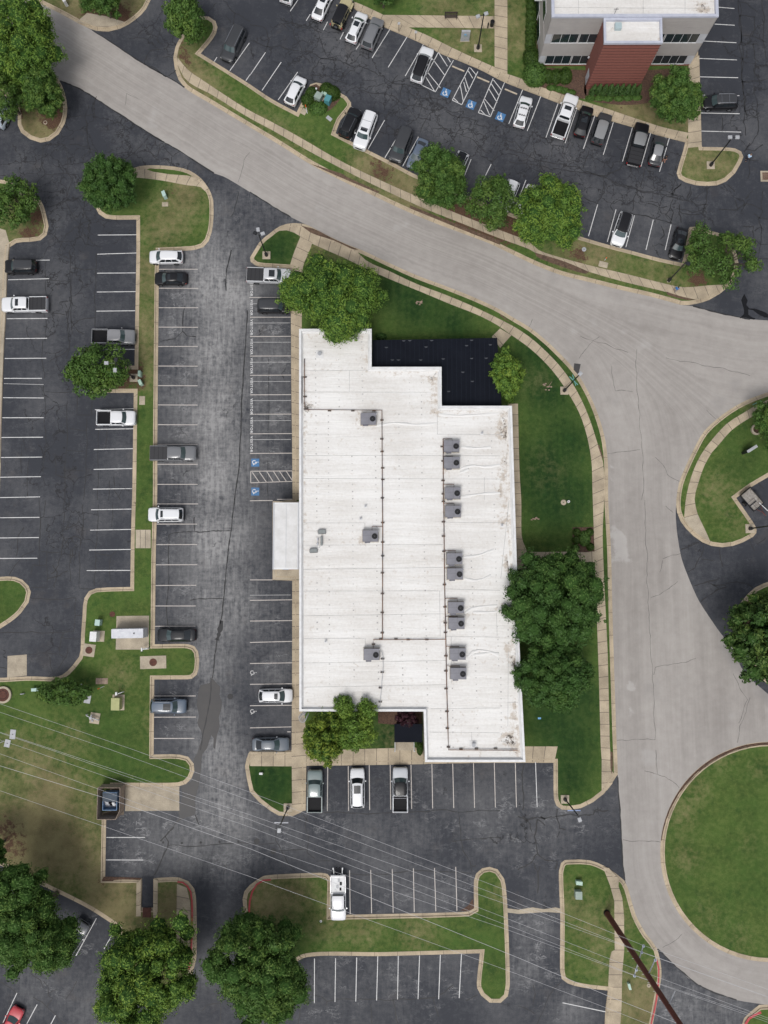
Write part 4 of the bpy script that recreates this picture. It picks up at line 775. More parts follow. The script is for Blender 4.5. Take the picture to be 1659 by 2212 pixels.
def make_car(kind, col, front, rear, label, cat, group='vehicles parked in the lots', roofc=None, sunroof=0, rails=0, bars=0, bed=None, metal=0, lamp=True, name=None, extra=None, hoodc=None, zref=.75, glass='glassl', cargo=None):
    k = KIND[kind]; pf, pr = W(G2(front), zref), W(G2(rear), zref); d = pf-pr; rz = math.atan2(d.y, d.x)
    L = d.length if not extra or 'L' not in extra else extra['L']
    L = max(k['L']*.90, min(k['L']*1.10, L)); ctr = (pf+pr)/2 if not (extra and 'anchor' in extra) else pr+d.normalized()*L/2
    if extra and 'anchorf' in extra: ctr = pf-d.normalized()*L/2
    nm = name or {'sedan': 'parked_sedan', 'hatch': 'parked_crossover', 'suv': 'parked_suv', 'bigsuv': 'parked_suv', 'pickup': 'pickup_truck', 'jeep': 'off_road_car'}[kind]
    root = empty(nm, (ctr.x, ctr.y, 0.004), rz, label, cat, group)
    Wd, H = k['W'], k['H']; w = Wd/2; X = lambda t: L/2-t*L
    P = paint(col, metal=metal); RP = paint(roofc) if roofc else P
    # body shell
    b = MB(); rows = []
    for (t, hw, zt) in k['rows']:
        a = w*hw; zb = .24 if kind not in ('pickup', 'jeep') else .38
        half = [(a*.90, zb), (a*.985, zb+.10), (a, zb+.26), (a*.985, zt-.16), (a*.955, zt-.07), (a*.88, zt-.015), (a*.70, zt+.01), (a*.35, zt+.03), (0, zt+.035)]
        r = [(X(t), -y, z) for y, z in half]+[(X(t), y, z) for y, z in reversed(half[:-1])]; rows.append(r)
    b.grid(rows, flip=False); n = len(rows[0])
    b.add(rows[0], [tuple(range(n-1, -1, -1))]); b.add(rows[-1], [tuple(range(n))])
    zb0 = k['rows'][0][2]
    c0, c1, c2, c3 = k['cab']; r0, r1, r2, r3 = [q*w for q in k['rw']]
    def zat(t):
        for (a, _, za), (bb, _, zb_) in zip(k['rows'], k['rows'][1:]):
            if a <= t <= bb: return za+(zb_-za)*(t-a)/(bb-a)
        return k['rows'][-1][2]
    z0, z3 = zat(c0)+.0, zat(min(c3, k['rows'][-1][0]))-.02; zr = H-.05
    FB = [(X(c0), s*r0, z0) for s in (-1, 1)]; FT = [(X(c1), s*r1, zr-.03) for s in (-1, 1)]
    RT = [(X(c2), s*r2, zr-.04) for s in (-1, 1)]; RB = [(X(c3), s*r3, z3) for s in (-1, 1)]
    bf = (.13, 0, 0) if kind != 'jeep' else (.02, 0, 0); br = (-.09, 0, 0) if kind not in ('jeep', 'pickup') else (-.02, 0, 0)
    side_belt = [(X(c0), s*w*.93, z0+.0) for s in (-1, 1)]; side_beltr = [(X(c3), s*w*.90, z3) for s in (-1, 1)]
    patch3(b, FB[0], FB[1], FT[1], FT[0], 6, 3, bf); patch3(b, RB[1], RB[0], RT[0], RT[1], 6, 3, br)
    for i, s in ((0, -1), (1, 1)):
        A_, B_, C_, D_ = side_beltr[i], side_belt[i], FT[i], RT[i]
        if s > 0: A_, B_, C_, D_ = side_belt[i], side_beltr[i], RT[i], FT[i]
        patch3(b, A_, B_, C_, D_, 6, 3, (0, s*.0, 0))
        b.add([FB[i], side_belt[i], FT[i]], [(0, 1, 2)]); b.add([RB[i], side_beltr[i], RT[i]], [(0, 1, 2)])
    body = b.build('body', [P, M['trim']], root, True)
    # roof
    q = MB(); rows = []
    for t, ww, dz in ((c1-.012, r1*.93, -.035), (c1+.01, r1, -.005), ((c1*2+c2)/3, r1*1.01, .03), ((c1+2*c2)/3, r2*1.02, .03), (c2-.01, r2, -.005), (c2+.02, r2*.93, -.04)):
        rows.append([(X(t)+(.11 if t < (c1+c2)/2-.2 or t < c1+.02 else (-.07 if t > c2-.02 and kind not in ('pickup', 'jeep') else 0))*(1-(y*y)), y*ww, zr+dz+.015-(.02*y*y+.05*max(0, abs(y)-.86)/.14)) for y in (-1, -.86, -.5, 0, .5, .86, 1)])
    q.grid(rows, flip=True)
    q.build('roof', RP, root, True)
    # glass
    gl = MB(); a = sub(FB[0], FB[1], FT[1], FT[0], .05, .95, .06, .94, (.012, 0, .014)); patch3(gl, *a, 6, 3, bf); gl.build('windshield', M[glass], root, True)
    gl = MB(); a = sub(RB[1], RB[0], RT[0], RT[1], .07, .93, .10 if kind != 'sedan' else .08, .92, (-.012, 0, .012)); patch3(gl, *a, 6, 3, br); gl.build('rear_window', M['glass'], root, True)
    for i, s in ((0, -1), (1, 1)):
        A_, B_, C_, D_ = (side_beltr[i], side_belt[i], FT[i], RT[i])
        for u0, u1 in ((.08, .36), (.385, .66), (.685, .93)):
            if kind in ('pickup',) and u0 == .08: u0, u1 = .05, .33
            aa = sub(A_, B_, C_, D_, u0, u1, .10, .86, (0, s*.012, .008)); gq = MB(); patch3(gq, *(aa if s < 0 else (aa[1], aa[0], aa[3], aa[2])), 2, 1); gq.build('side_window', M['glass'], root)
    # lamps
    if lamp:
        for s in (-1, 1):
            h = MB(); t0, t1 = k['rows'][1][0], k['rows'][3][0]; z = k['rows'][2][2]
            h.add([(X(t0)+.012, s*w*.50, z-.10), (X(t0)+.012, s*w*.50, z-.01), (X(t1), s*w*.93, z+.035), (X(t1), s*(w*.95+.012), z-.11), (X(t0+.01)+.01, s*w*.80, z-.12), (X(t0+.012), s*w*.82, z+.005)], [(0, 1, 5, 4), (4, 5, 2, 3)] if s > 0 else [(4, 5, 1, 0), (3, 2, 5, 4)])
            h.build('headlight', M['lamp'], root)
            h = MB(); zt = (k['rows'][-2][2] if kind != 'pickup' else 1.15); xe = X(1.0)
            if kind == 'pickup' or kind == 'jeep': h.box(xe-.015, xe+.10, s*w*.97-.12 if s > 0 else s*w*.97-.02, s*w*.97+.02 if s > 0 else s*w*.97+.12, zt-.38, zt-.05)
            else: h.add([(X(1)-.012, s*w*.42, zt-.30), (X(1)-.012, s*w*.42, zt-.16), (X(.985)-.02, s*w*.78, zt-.07), (X(.95), s*w*.915, zt-.04), (X(.94), s*(w*.93+.012), zt-.24), (X(.985)-.02, s*w*.80, zt-.30)], [(0, 5, 2, 1), (5, 4, 3, 2)] if s > 0 else [(1, 2, 5, 0), (2, 3, 4, 5)])
            h.build('tail_light', M['tail'], root)
    gr = MB(); z = k['rows'][1][2]; patch3(gr, (X(0)+.01, -w*.55, z-.42), (X(0)+.01, w*.55, z-.42), (X(0)+.012, w*.55, z-.12), (X(0)+.012, -w*.55, z-.12), 2, 1, (.03, 0, 0)); gr.build('grille', M['trim'], root)
    bp = MB(); bp.box(X(1)-.05, X(1)+.12, -w*.80, w*.80, .36, .58, .03); bp.build('rear_bumper', M['trim'] if kind != 'pickup' else M['chrome'], root)
    for s in (-1, 1):
        mr = MB(); xm = X(c0+.06); mr.box(xm-.09, xm+.07, s*(w+.02) if s > 0 else s*(w+.02)-.17, s*(w+.02)+.17 if s > 0 else s*(w+.02), z0+.0, z0+.16, .03); mr.build('mirror', P, root)
    rw = .345 if kind in ('sedan', 'hatch') else .39
    t_, rm = wheel_mesh(rw)
    for t in ((.175, .79) if kind != 'pickup' else (.155, .785)):
        for s in (-1, 1):
            wo_ = inst('wheel', t_, root, (X(t), s*(w-.10), rw)); inst('rim', rm, wo_)
            ar = MB(); n = 12; rr = rw*1.16; c = [(X(t)+rr*math.cos(math.pi*i/n), s*(w+.004), rw*.95+rr*math.sin(math.pi*i/n)) for i in range(n+1)]
            ar.add(c, [tuple(range(n+1)) if s < 0 else tuple(range(n, -1, -1))]); ar.build('wheel_arch', M['trim'], root)
    if sunroof:
        s0, s1 = (c1+.03, c1+.03+sunroof); sr = MB(); ww = r1*.62; rr_ = [[(X(t), y*ww, zr+.048-.02*y*y*.4) for y in (-1, 0, 1)] for t in (s0, s1)]; sr.grid(rr_, flip=True); sr.build('sunroof', M['glass'], root)
    if rails:
        for s in (-1, 1):
            r = MB(); r.tube([(X(c1+.03), s*r1*.9, zr+.02), (X(c1+.06), s*r1*.9, zr+.075), (X((c1+c2)/2), s*r1*.9, zr+.09), (X(c2-.06), s*r2*.9, zr+.075), (X(c2-.02), s*r2*.9, zr+.02)], .022, 5); r.build('roof_rail', M['chrome'] if rails == 1 else M['trim'], root)
    for i in range(bars):
        r = MB(); x = X(c1+.10+.22*i); r.tube([(x, -r1*.92, zr+.10), (x, r1*.92, zr+.10)], .028, 5)
        if bars == 2 and extra and 'clamps' in extra:
            for y in (-.3, .0, .3): r.box(x-.1, x+.1, y-.05, y+.05, zr+.10, zr+.17)
        r.build('roof_bar', M['chrome'] if not (extra and 'clamps' in extra) else M['trim'], root)
    if kind == 'pickup':
        xb0, xb1 = X(.62), X(.995); zt = 1.27; m = MB()
        m.box(xb1, xb0, -w*.93, w*.93, .50, .74)
        for s in (-1, 1): m.box(xb1, xb0, min(s*w*.86, s*w), max(s*w*.86, s*w), .42, zt, .03)
        m.box(xb0-.06, xb0, -w*.86, w*.86, .74, zt, 0)
        m.build('bed', P, root)
        tg_ = MB(); tg_.box(xb1, xb1+.08, -w*.86, w*.86, .55, zt-.01, .02); tg_.build('tailgate', P, root)
        ln = MB(); ln.box(xb1+.09, xb0-.07, -w*.84, w*.84, .745, .80); 
        ln.build('bed_liner', M['trim'], root)
        if bed == 'cover':
            cv = MB(); cv.box(xb1+.04, xb0-.01, -w*.88, w*.88, zt+.005, zt+.035, .01); o = cv.build('bed_cover', M['bedcover'], root)
            for i in range(1, 4): s_ = MB(); xx = xb1+.04+(xb0-xb1)*i/4; s_.box(xx-.015, xx+.015, -w*.86, w*.86, zt+.036, zt+.048); s_.build('cover_rib', M['trim'], o)
        if bed == 'rack':
            for xx in (xb0-.25, xb1+.25):
                r = MB(); r.tube([(xx, -w*.92, zt), (xx, -w*.92, zt+.28), (xx, w*.92, zt+.28), (xx, w*.92, zt)], .035, 6); r.build('bed_rack_bar', M['chrome'], root)
    if kind == 'jeep':
        for t in (.175, .79):
            for s in (-1, 1):
                f = MB(); f.box(X(t)-.50, X(t)+.50, min(s*w*.72, s*(w+.02)), max(s*w*.72, s*(w+.02)), .88, .95, .04); f.build('fender', P if t < .5 else M['trim'], root)
        sp = inst('spare_wheel', t_, root, (X(.94)-.22, 0, 1.0), R(90)); inst('rim', rm, sp)
        f = MB(); f.box(X(0), X(0)+.16, -.78, .78, .5, .7, .03); f.build('front_bumper', M['trim'], root)
    return root
def G2(s): return D(s)[0]
M['bedcover'] = mat('tonneau_vinyl', (.022, .022, .025), .5)
CAR = make_car
CAR('bigsuv', DGREY, 'A 1497,405', 'A 1600,190', 'charcoal suv with silver roof rails alone in the top left bays by the grass nose', 'suv', rails=1)
CAR('suv', WHITE, 'B 300,-165', 'B 232,18', 'white suv cut by the top edge, leftmost of the northern row', 'suv')
CAR('sedan', WHITE, 'B 528,-75', 'B 438,128', 'white sedan beside the tan off road car with black top', 'car', sunroof=.1)
CAR('jeep', (.43, .38, .22), 'B 655,0', 'B 570,185', 'tan boxy off road car with a flat black top and spare wheel', 'off road car', roofc=BLACK)
CAR('hatch', WHITE, 'B 750,85', 'B 665,280', 'white crossover with dark sunroof between the off road car and a grey suv', 'crossover', sunroof=.16, rails=2)
CAR('suv', (.16, .165, .175), 'B 855,125', 'B 772,322', 'silver grey suv with red tail lights, end of the northern group of four', 'suv', rails=1)
CAR('suv', WHITE, 'B 1185,318', 'B 1100,545', 'white suv with a wholly black roof beside the striped accessible bays', 'suv', roofc=BLACK, rails=2)
CAR('hatch', WHITE, 'C 180,642', 'C 122,845', 'white crossover carrying a black roof rack, first right of the accessible bays', 'crossover', bars=2, extra={'clamps': 1})
CAR('pickup', WHITE, 'C 480,635', 'C 380,912', 'white crew cab pickup with a sunroof and an open dark bed', 'pickup truck', sunroof=.09)
CAR('hatch', BLACK, 'C 585,705', 'C 525,905', 'black crossover with bluish glass roof right of the white pickup', 'crossover', sunroof=.22)
CAR('suv', DGREY, 'C 705,755', 'C 640,955', 'dark suv with a pale grey roof beside the red brick tower planting', 'suv', roofc=(.22, .225, .23))
CAR('pickup', BLACK, 'C 945,822', 'C 882,1098', 'black pickup with pale roof and black bed cover near the row end', 'pickup truck', roofc=(.20, .205, .21), bed='cover')
CAR('sedan', DGREY, 'C 1070,900', 'C 1022,1098', 'dark sedan with pale roof, last of the office row beside a standing person', 'car', roofc=(.24, .245, .255), rails=0)
CAR('suv', BLACK, 'N 385,1135', 'N 765,1130', 'black suv with silver roof bars in the bays right of the brick building', 'suv', roofc=DGREY, rails=1, bars=2)
CAR('sedan', BLACK, 'O 75,645', 'O 165,312', 'black sedan by the kerb next to the sparse tree, far right bay', 'car', sunroof=.15)
CAR('suv', WHITE, 'C 772,1628', 'C 840,1415', 'white suv with black roof alone in the lower right bays of the upper lot', 'suv', roofc=BLACK, rails=1)
CAR('hatch', WHITE, 'B 345,512', 'B 258,692', 'white crossover with red tail lights left of the round clipped shrubs', 'crossover')
CAR('suv', BLACK, 'B 705,725', 'B 622,905', 'black suv with red tail lights hard against the grass nose', 'suv', rails=1)
CAR('bigsuv', WHITE, 'B 722,985', 'B 808,755', 'large white suv with roof bars beside the black suv', 'suv', sunroof=.1, bars=2, rails=1)
CAR('bigsuv', DGREY, 'B 960,1075', 'B 1045,860', 'charcoal suv with long plain roof left of the blue grey sedan', 'suv')
CAR('sedan', BLUEGREY, 'B 1070,1115', 'B 1155,925', 'blue grey sedan half under the roadside tree', 'car')
CAR('hatch', WHITE, 'B 1335,1195', 'B 1420,1015', 'white crossover with black roof behind the leftmost roadside tree', 'crossover', roofc=BLACK)
CAR('suv', WHITE, 'C 15,1390', 'C 95,1205', 'white suv with side windows between two roadside trees', 'suv', rails=2)
CAR('sedan', WHITE, 'C 150,1415', 'C 218,1232', 'white car mostly hidden by the bright roadside tree', 'car')
CAR('suv', BLACK, 'E 35,112', 'E 243,110', 'black suv with two roof rails in the far left row', 'suv', roofc=DGREY, rails=2)
CAR('pickup', WHITE, 'E 15,366', 'E 317,362', 'white pickup with black hood scoop and ribbed black bed cover', 'pickup truck', bed='cover', sunroof=.07)
CAR('pickup', (.20, .205, .215), 'E 900,580', 'E 613,576', 'silver pickup with open black bed above the sprawling lot tree', 'pickup truck', roofc=(.25, .25, .26))
CAR('hatch', WHITE, 'E 990,47', 'E 1215,47', 'white crossover at the top of the median row, nose over the grass', 'crossover')
CAR('sedan', BLACK, 'E 1025,188', 'E 1240,188', 'black sedan with sunroof second from the top of the median row', 'car', sunroof=.08)
CAR('pickup', WHITE, 'E 900,1117', 'E 647,1116', 'white pickup with an open empty black bed against the grass median', 'pickup truck')
CAR('pickup', (.15, .155, .165), 'E 1305,1350', 'E 998,1350', 'grey pickup with black bed cover backed onto the median', 'pickup truck', bed='cover')
CAR('suv', WHITE, 'H 983,97', 'H 1217,97', 'white suv with sunroof just above the median steps', 'suv', sunroof=.07, rails=1)
CAR('sedan', (.02, .021, .024), 'H 1040,897', 'H 1302,895', 'long black sedan beside the white generator box', 'car', extra={'L': 5.1})
CAR('suv', (.09, .12, .165), 'H 1238,1368', 'H 1000,1366', 'slate blue suv with glass roof next to the damp trail', 'suv', sunroof=.2, rails=1)
CAR('pickup', (.50, .51, .53), 'F 275,178', 'F -20,168', 'silver white pickup with black bed cover at the top of the visitor bays', 'pickup truck', bed='cover', sunroof=.13)
CAR('suv', BLACK, 'F 270,373', 'F 50,372', 'black suv in a visitor bay, bonnet under the big tree', 'suv', roofc=DGREY)
CAR('hatch', WHITE, 'I 283,1298', 'I 58,1298', 'white crossover with small sunroof in the bays near the roof ladder', 'crossover', sunroof=.1)
CAR('sedan', (.105, .125, .15), 'I 255,1622', 'I 18,1622', 'steel blue sedan in the lowest bay beside the lot corner', 'car', extra={'L': 4.9})
CAR('pickup', SAGE, 'L 432,130', 'L 430,412', 'sage grey pickup with open black bed, first of the southern row', 'pickup truck')
CAR('suv', WHITE, 'L 712,110', 'L 715,393', 'white suv with dark windshield and big sunroof, middle of the southern row', 'suv', sunroof=.2, glass='glass', extra={'L': 5.1}, rails=1)
CAR('pickup', (.50, .52, .55), 'L 997,112', 'L 997,412', 'silver pickup with black roof and a bed rack, right end of the southern row', 'pickup truck', roofc=BLACK, bed='rack')
t_ = CAR('pickup', (.72, .72, .74), 'L 587,1127', 'L 585,830', 'white work truck with tools and cones in the bed and rear racks', 'work truck', name='work_truck')
for (x, y, c_) in ((-1.2, .3, 'trim'), (-1.5, -.1, 'greymetal'), (-1.9, .35, 'trim'), (-1.0, -.4, 'white'), (-2.3, .1, 'greymetal')):
    q = MB(); q.box(x-.22, x+.2, y-.13, y+.16, .80, 1.15+.1*rnd.random(), .03); q.build('tool_box', M[c_], t_)
q = MB(); q.box(-2.9, -.75, -.85, .85, 1.15, 1.2, .02); q.box(-2.95, -2.85, -.95, .95, 1.2, 1.34); q.build('bed_lid', M['white'], t_)
for s in (-.55, -.2, .2, .55):
    q = MB(); q.tube([(-2.9, s, .9), (-3.5, s, 1.0), (-3.9, s*1.1, 1.35)], .06, 6); q.box(-4.0, -3.8, s*1.1-.08, s*1.1+.08, 1.3, 1.6); q.build('lift_arm', M['white' if abs(s) > .4 else 'trim'], t_)
CAR('bigsuv', (.15, .155, .17), 'K 560,1145', 'K 418,1370', 'silver suv half covered by the lower left tree', 'suv', sunroof=.07)
CAR('sedan', (.50, .05, .065), 'X 122,732', 'X 20,925', 'red car in the bottom left corner of the picture', 'car')
CAR('suv', (.40, .46, .52), 'A 75,660', 'A -20,840', 'pale blue suv glimpsed beneath the top left trees', 'suv')

# small utility trailer
def trailer():
    a, b_ = W(G2('P 850,1290'), .6), W(G2('P 1000,1460'), .6); d = (b_-a); rz = math.atan2(d.y, d.x)
    root = empty('utility_trailer', ((a+b_)/2).to_tuple(), rz, 'small flatbed utility trailer with a plywood deck and rusty hitch', 'trailer'); root.location.z = .004
    m = MB(); m.box(-1.35, 1.35, -.85, .85, .55, .62); m.build('deck', M['ply'], root)
    m = MB(); m.box(.02, .06, -.85, .30, .625, .632); m.box(.02, 1.3, .28, .31, .625, .632); m.box(.45, .60, -.8, .25, .63, .70); m.box(.45, 1.3, -.32, -.28, .625, .632); m.build('deck_gap', M['blackmetal'], root)
    m = MB(); m.box(1.0, 2.6, .28, .36, .66, .72, 0, R(6), (0, 0)); m.build('loose_board', M['white'], root)
    r = MB()
    for s in (-1, 1): r.box(-1.4, 1.4, s*.87-.03, s*.87+.03, .5, .85)
    r.box(-1.42, -1.36, -.87, .87, .5, 1.2); r.box(1.36, 1.42, -.87, .87, .5, .8); r.build('frame', M['blackmetal'], root)
    r = MB(); r.tube([(1.4, -.4, .5), (2.3, 0, .5), (1.4, .4, .5)], .05, 6); r.tube([(2.2, 0, .5), (2.9, 0, .5)], .06, 6); r.build('hitch', M['rust'], root)
    t2, rm = wheel_mesh(.345)
    for s in (-1, 1):
        w_ = inst('wheel', t2, root, (-.1, s*1.02, .345)); inst('rim', rm, w_)
        if s > 0: f = MB(); f.box(-.5, .3, s*1.02-.13, s*1.02+.13, .72, .76, .02); f.build('fender', M['blackmetal'], root)
        w_.location.y = s*1.09
M['ply'] = m_noise('weathered_plywood', (.17, .15, .13), (.36, .34, .31), 2.5, .85)
trailer()

# ------------------------------------------------------------------ people
def skin_layer(me, rad):
    bm = bmesh.new(); bm.from_mesh(me); L = bm.verts.layers.skin.verify(); bm.verts.ensure_lookup_table()
    for i, r in enumerate(rad): bm.verts[i][L].radius = (r, r)
    bm.verts[0][L].use_root = True; bm.to_mesh(me); bm.free()
def person(pt, rz, shirt, trousers, hair, label, lean=0):
    p = W(G2(pt), .14); me = bpy.data.meshes.new('person')
    V = [(0,0,.95),(0,0,1.12),(.02,0,1.35),(.02,0,1.48),(.03,0,1.60),(.04,0,1.70), (.02,.17,1.42),(-.06,.24,1.15),(.06,.25,.92), (.02,-.17,1.42),(.12,-.24,1.16),(.26,-.22,.96), (.02,.09,.88),(.14,.10,.50),(.02,.10,.08),(.17,.11,.04), (-.02,-.09,.88),(-.02,-.10,.48),(-.22,-.10,.12),(-.10,-.11,.05), (.08,.26,.84), (.31,-.21,.88)]
    E = [(0,1),(1,2),(2,3),(3,4),(4,5),(2,6),(6,7),(7,8),(2,9),(9,10),(10,11),(0,12),(12,13),(13,14),(14,15),(0,16),(16,17),(17,18),(18,19),(8,20),(11,21)]
    rad = [.15,.14,.17,.06,.09,.10,.08,.05,.038,.08,.05,.038,.10,.075,.05,.045,.10,.075,.05,.045,.035,.035]
    me.from_pydata(V, E, []); o = bpy.data.objects.new('person', me); link(o); skin_layer(me, rad)
    o.modifiers.new('skin', 'SKIN'); s = o.modifiers.new('sub', 'SUBSURF'); s.levels = s.render_levels = 2
    me.materials.append(M['skin']); o.location = p; o.rotation_euler = (0, lean, rz); tag(o, label, 'person')
    def clothes(nm, V, E, rad, m):
        q = bpy.data.meshes.new(nm); q.from_pydata(V, E, []); c = bpy.data.objects.new(nm, q); link(c, o); skin_layer(q, rad); c.modifiers.new('skin', 'SKIN'); s = c.modifiers.new('sub', 'SUBSURF'); s.levels = s.render_levels = 2; q.materials.append(m)
    clothes('shirt', [(0,0,.98),(0,0,1.15),(.02,0,1.37),(.02,0,1.46),(.02,.18,1.42),(-.05,.24,1.17),(.02,-.18,1.42),(.10,-.24,1.18)], [(0,1),(1,2),(2,3),(2,4),(4,5),(2,6),(6,7)], [.18,.17,.20,.10,.10,.075,.10,.075], shirt)
    clothes('trousers', [(0,0,.98),(.02,.10,.88),(.14,.10,.50),(.02,.10,.16),(-.02,-.10,.88),(-.02,-.10,.48),(-.2,-.10,.18)], [(0,1),(1,2),(2,3),(0,4),(4,5),(5,6)], [.17,.125,.095,.075,.125,.095,.075], trousers)
    h = MB(); h.ball((.02, 0, 1.72), .115, .11, .10); h.build('hair', hair, o, True)
M['skin'] = mat('skin', (.42, .25, .17), .6)
cl = lambda c: mat('cloth', c, .85)
person('G 1157,275', R(60), cl((.03, .16, .42)), cl((.25, .22, .2)), cl((.015, .01, .01)), 'person in a bright blue top walking on the pavement by the road')
person('N 862,1775', R(50), cl((.42, .60, .80)), cl((.02, .02, .03)), cl((.2, .12, .07)), 'person in a pale blue shirt walking past the kerb of the lamp island')
person('C 1082,1075', R(110), cl((.012, .012, .014)), cl((.30, .16, .12)), cl((.02, .015, .01)), 'person in black standing beside the dark sedan in the office row')

# ------------------------------------------------------------------ the main single-storey building
def wall_ring(mb, poly, z0, z1, inward=0):
    n = len(poly)
    for i in range(n):
        a, b_ = poly[i], poly[(i+1) % n]; mb.add([(a[0], a[1], z0), (b_[0], b_[1], z0), (b_[0], b_[1], z1), (a[0], a[1], z1)], [(0, 1, 2, 3)])
MBP = [Vector((x, y, 0)) for x, y in [(-11.5, 32.85), (-11.1, -16.7), (4.7, -16.7), (4.85, -23.0), (17.55, -23.0), (16.95, -8), (16.35, 22.6), (7.2, 22.6), (7.2, 27.77), (-1.95, 27.77), (-1.95, 32.85)]]
HR, ZR = 5.4, 4.95
main = empty('flat_roofed_building', (2.5, 2, 0), 0, 'long single storey building with stepped white flat roof carrying grey air units', 'building')
def mchild(o): o.parent = main; o.matrix_parent_inverse = Matrix.Translation((-2.5, -2, 0)); return o
w_ = MB(); wall_ring(w_, offset(MBP, .05), 0, HR-.28); mchild(w_.build('wall', M['wallbeige']))
r_st = blobs([('F 1240,880 1230,950 1235,1010 1215,820', 13, 1.1), ('F 1228,850 1240,1060', 18, .8), ('F 780,700 775,790', 14, .55), ('F 1100,820 900,815 1000,820', 10, .4), ('G 30,1090 40,1150 20,1200 45,1250 40,1400 30,1500 10,1600', 16, .85), ('J 70,400 75,450', 12, 1.1), ('J 60,30 50,100 25,150', 14, .7), ('J 95,1000 90,1060 100,1110', 12, .9), ('J 110,1350 100,1450 60,1570 90,1620 80,980', 16, .8), ('F 360,1060 375,1050', 14, .9), ('F 345,900 350,1000 345,1150', 10, .6), ('F 430,545 720,550', 14, .7), ('I 745,240 735,270', 12, .8), ('I 1310,820 1300,390', 12, .5), ('I 330,200 335,300 340,150', 12, .5), ('I 380,1370 420,1390', 12, .5), ('F 738,1110 740,1150', 12, .5), ('M 10,30 0,10', 14, .7), ('L 1400,0 1500,10 1550,0', 14, .35), ('I 1450,720 1550,715 1640,700', 14, .42), ('I 1480,1020 1550,1010 1640,1015', 14, .38), ('F 1650,1050 1500,1090 1350,1085', 12, .35), ('I 700,230 600,210 520,215', 18, .25), ('J 55,1580', 14, .9), ('F 735,1118 790,1165 1285,1330 1290,1440 1300,1640', 9, .55), ('I 1300,100 1305,410 1310,520 1315,740 1320,840 1325,1040 1330,1180 750,1050 760,270', 9, .55), ('F 500,750 900,1300 1150,980 600,1250', 26, .22), ('I 650,1110 1100,500 1000,1250 500,500 1500,850 1400,1450 300,900', 30, .24), ('F 480,1500 1000,1450 1500,1250', 24, .2)], .06, 5.0)
rf = sheet('roof', offset(MBP, .32), ZR, M['roof'], .8, {'stain': r_st}, main); rf.matrix_parent_inverse = Matrix.Translation((-2.5, -2, 0))
# parapet: coping ring
def parapet(poly, zin, ztop, wd, m, parent, inv, z0=None, name='parapet'):
    p = MB(); A, B = poly, offset(poly, wd); n = len(poly)
    for i in range(n):
        j = (i+1) % n; a, b_, c, d = A[i], A[j], B[j], B[i]
        p.add([(a.x, a.y, ztop), (b_.x, b_.y, ztop), (c.x, c.y, ztop), (d.x, d.y, ztop), (c.x, c.y, zin), (d.x, d.y, zin), (a.x, a.y, z0 or ztop-.3), (b_.x, b_.y, z0 or ztop-.3)], [(0, 1, 2, 3), (3, 2, 4, 5), (6, 7, 1, 0)])
    o = p.build(name, m, parent); o.matrix_parent_inverse = inv; return o
IV = Matrix.Translation((-2.5, -2, 0))
parapet(MBP, ZR-.05, HR, .30, M['white'], main, IV)
# cant strip inside the parapet
cs = MB(); A, B = offset(MBP, .30), offset(MBP, .52)
for i in range(len(A)):
    j = (i+1) % len(A); cs.add([(A[i].x, A[i].y, ZR+.18), (A[j].x, A[j].y, ZR+.18), (B[j].x, B[j].y, ZR+.012), (B[i].x, B[i].y, ZR+.012)], [(0, 1, 2, 3)])
mchild(cs.build('roof_upstand', M['roofplain']))
# membrane seams and fastener rows
def GZ(s, z): return [W(p, z) for p in D(s)]
sm = MB()
for s in 'F 330,798 780,798; F 350,942 1200,944; F 380,1222 520,1222; F 340,1364 1270,1364; F 330,1516 1659,1520; I 340,152 760,152; I 340,300 1280,296; I 340,460 1280,448; I 345,605 1250,602; I 350,768 1280,755; I 345,920 760,918; I 345,1082 1300,1065; I 350,1242 1300,1225; F 1240,1222 1659,1225; I 1300,148 1659,150; I 1300,590 1659,600; I 1300,905 1659,910; I 1200,1385 1659,1380; I 1190,1540 1659,1545; F 1300,1364 1659,1366; F 660,800 660,945; F 1243,1090 1243,1222; I 762,152 762,200; I 764,918 766,985; I 1258,600 1262,905; I 1335,905 1336,1215; I 1470,1540 1472,1600; F 1555,1510 1555,1659; I 1635,750 1640,900; J 60,0 5,520; J 50,1343 130,1345; J 55,1000 52,1500'.split(';'):
    P = GZ(s, ZR); ribbon(sm, [(P[0].lerp(P[1], i/12)) for i in range(13)], .05, ZR+.012, .3)
mchild(sm.build('membrane_seam', M['seam']))
fd = MB()
for s in ['F 362,600 368,1640', 'F 434,640 442,1650', 'F 588,640 592,1040', 'F 740,610 748,1000', 'F 1058,880 1060,1060', 'F 1137,880 1142,1650', 'F 520,1100 522,1650', 'F 676,1370 682,1650', 'F 832,1280 836,1650', 'F 988,1090 990,1650', 'F 1600,1140 1610,1650', 'F 1448,1400 1455,1600', 'I 443,30 446,900', 'I 525,50 528,1220', 'I 680,40 692,1260', 'I 838,50 846,900', 'I 852,1100 853,1230', 'I 772,1300 773,1340', 'I 1003,550 1017,1380', 'I 1155,260 1180,1380', 'I 1465,320 1505,1310', 'I 1620,30 1650,1100', 'I 1265,1350 1268,1640', 'I 1343,1250 1348,1640', 'I 1500,1380 1512,1560', 'J 5,1180 10,1600', 'J 52,600 55,950']:
    a, b_ = GZ(s, ZR); n = int((b_-a).length/.82)
    for i in range(n+1):
        p = a.lerp(b_, i/max(1, n))
        if rnd.random() < .86:
            q = .045+.05*rnd.random(); fd.box(p.x-q, p.x+q, p.y-q, p.y+q, ZR+.004, ZR+.02)
tag(mchild(fd.build('fastener_plates', M['plate'])), kind='stuff')
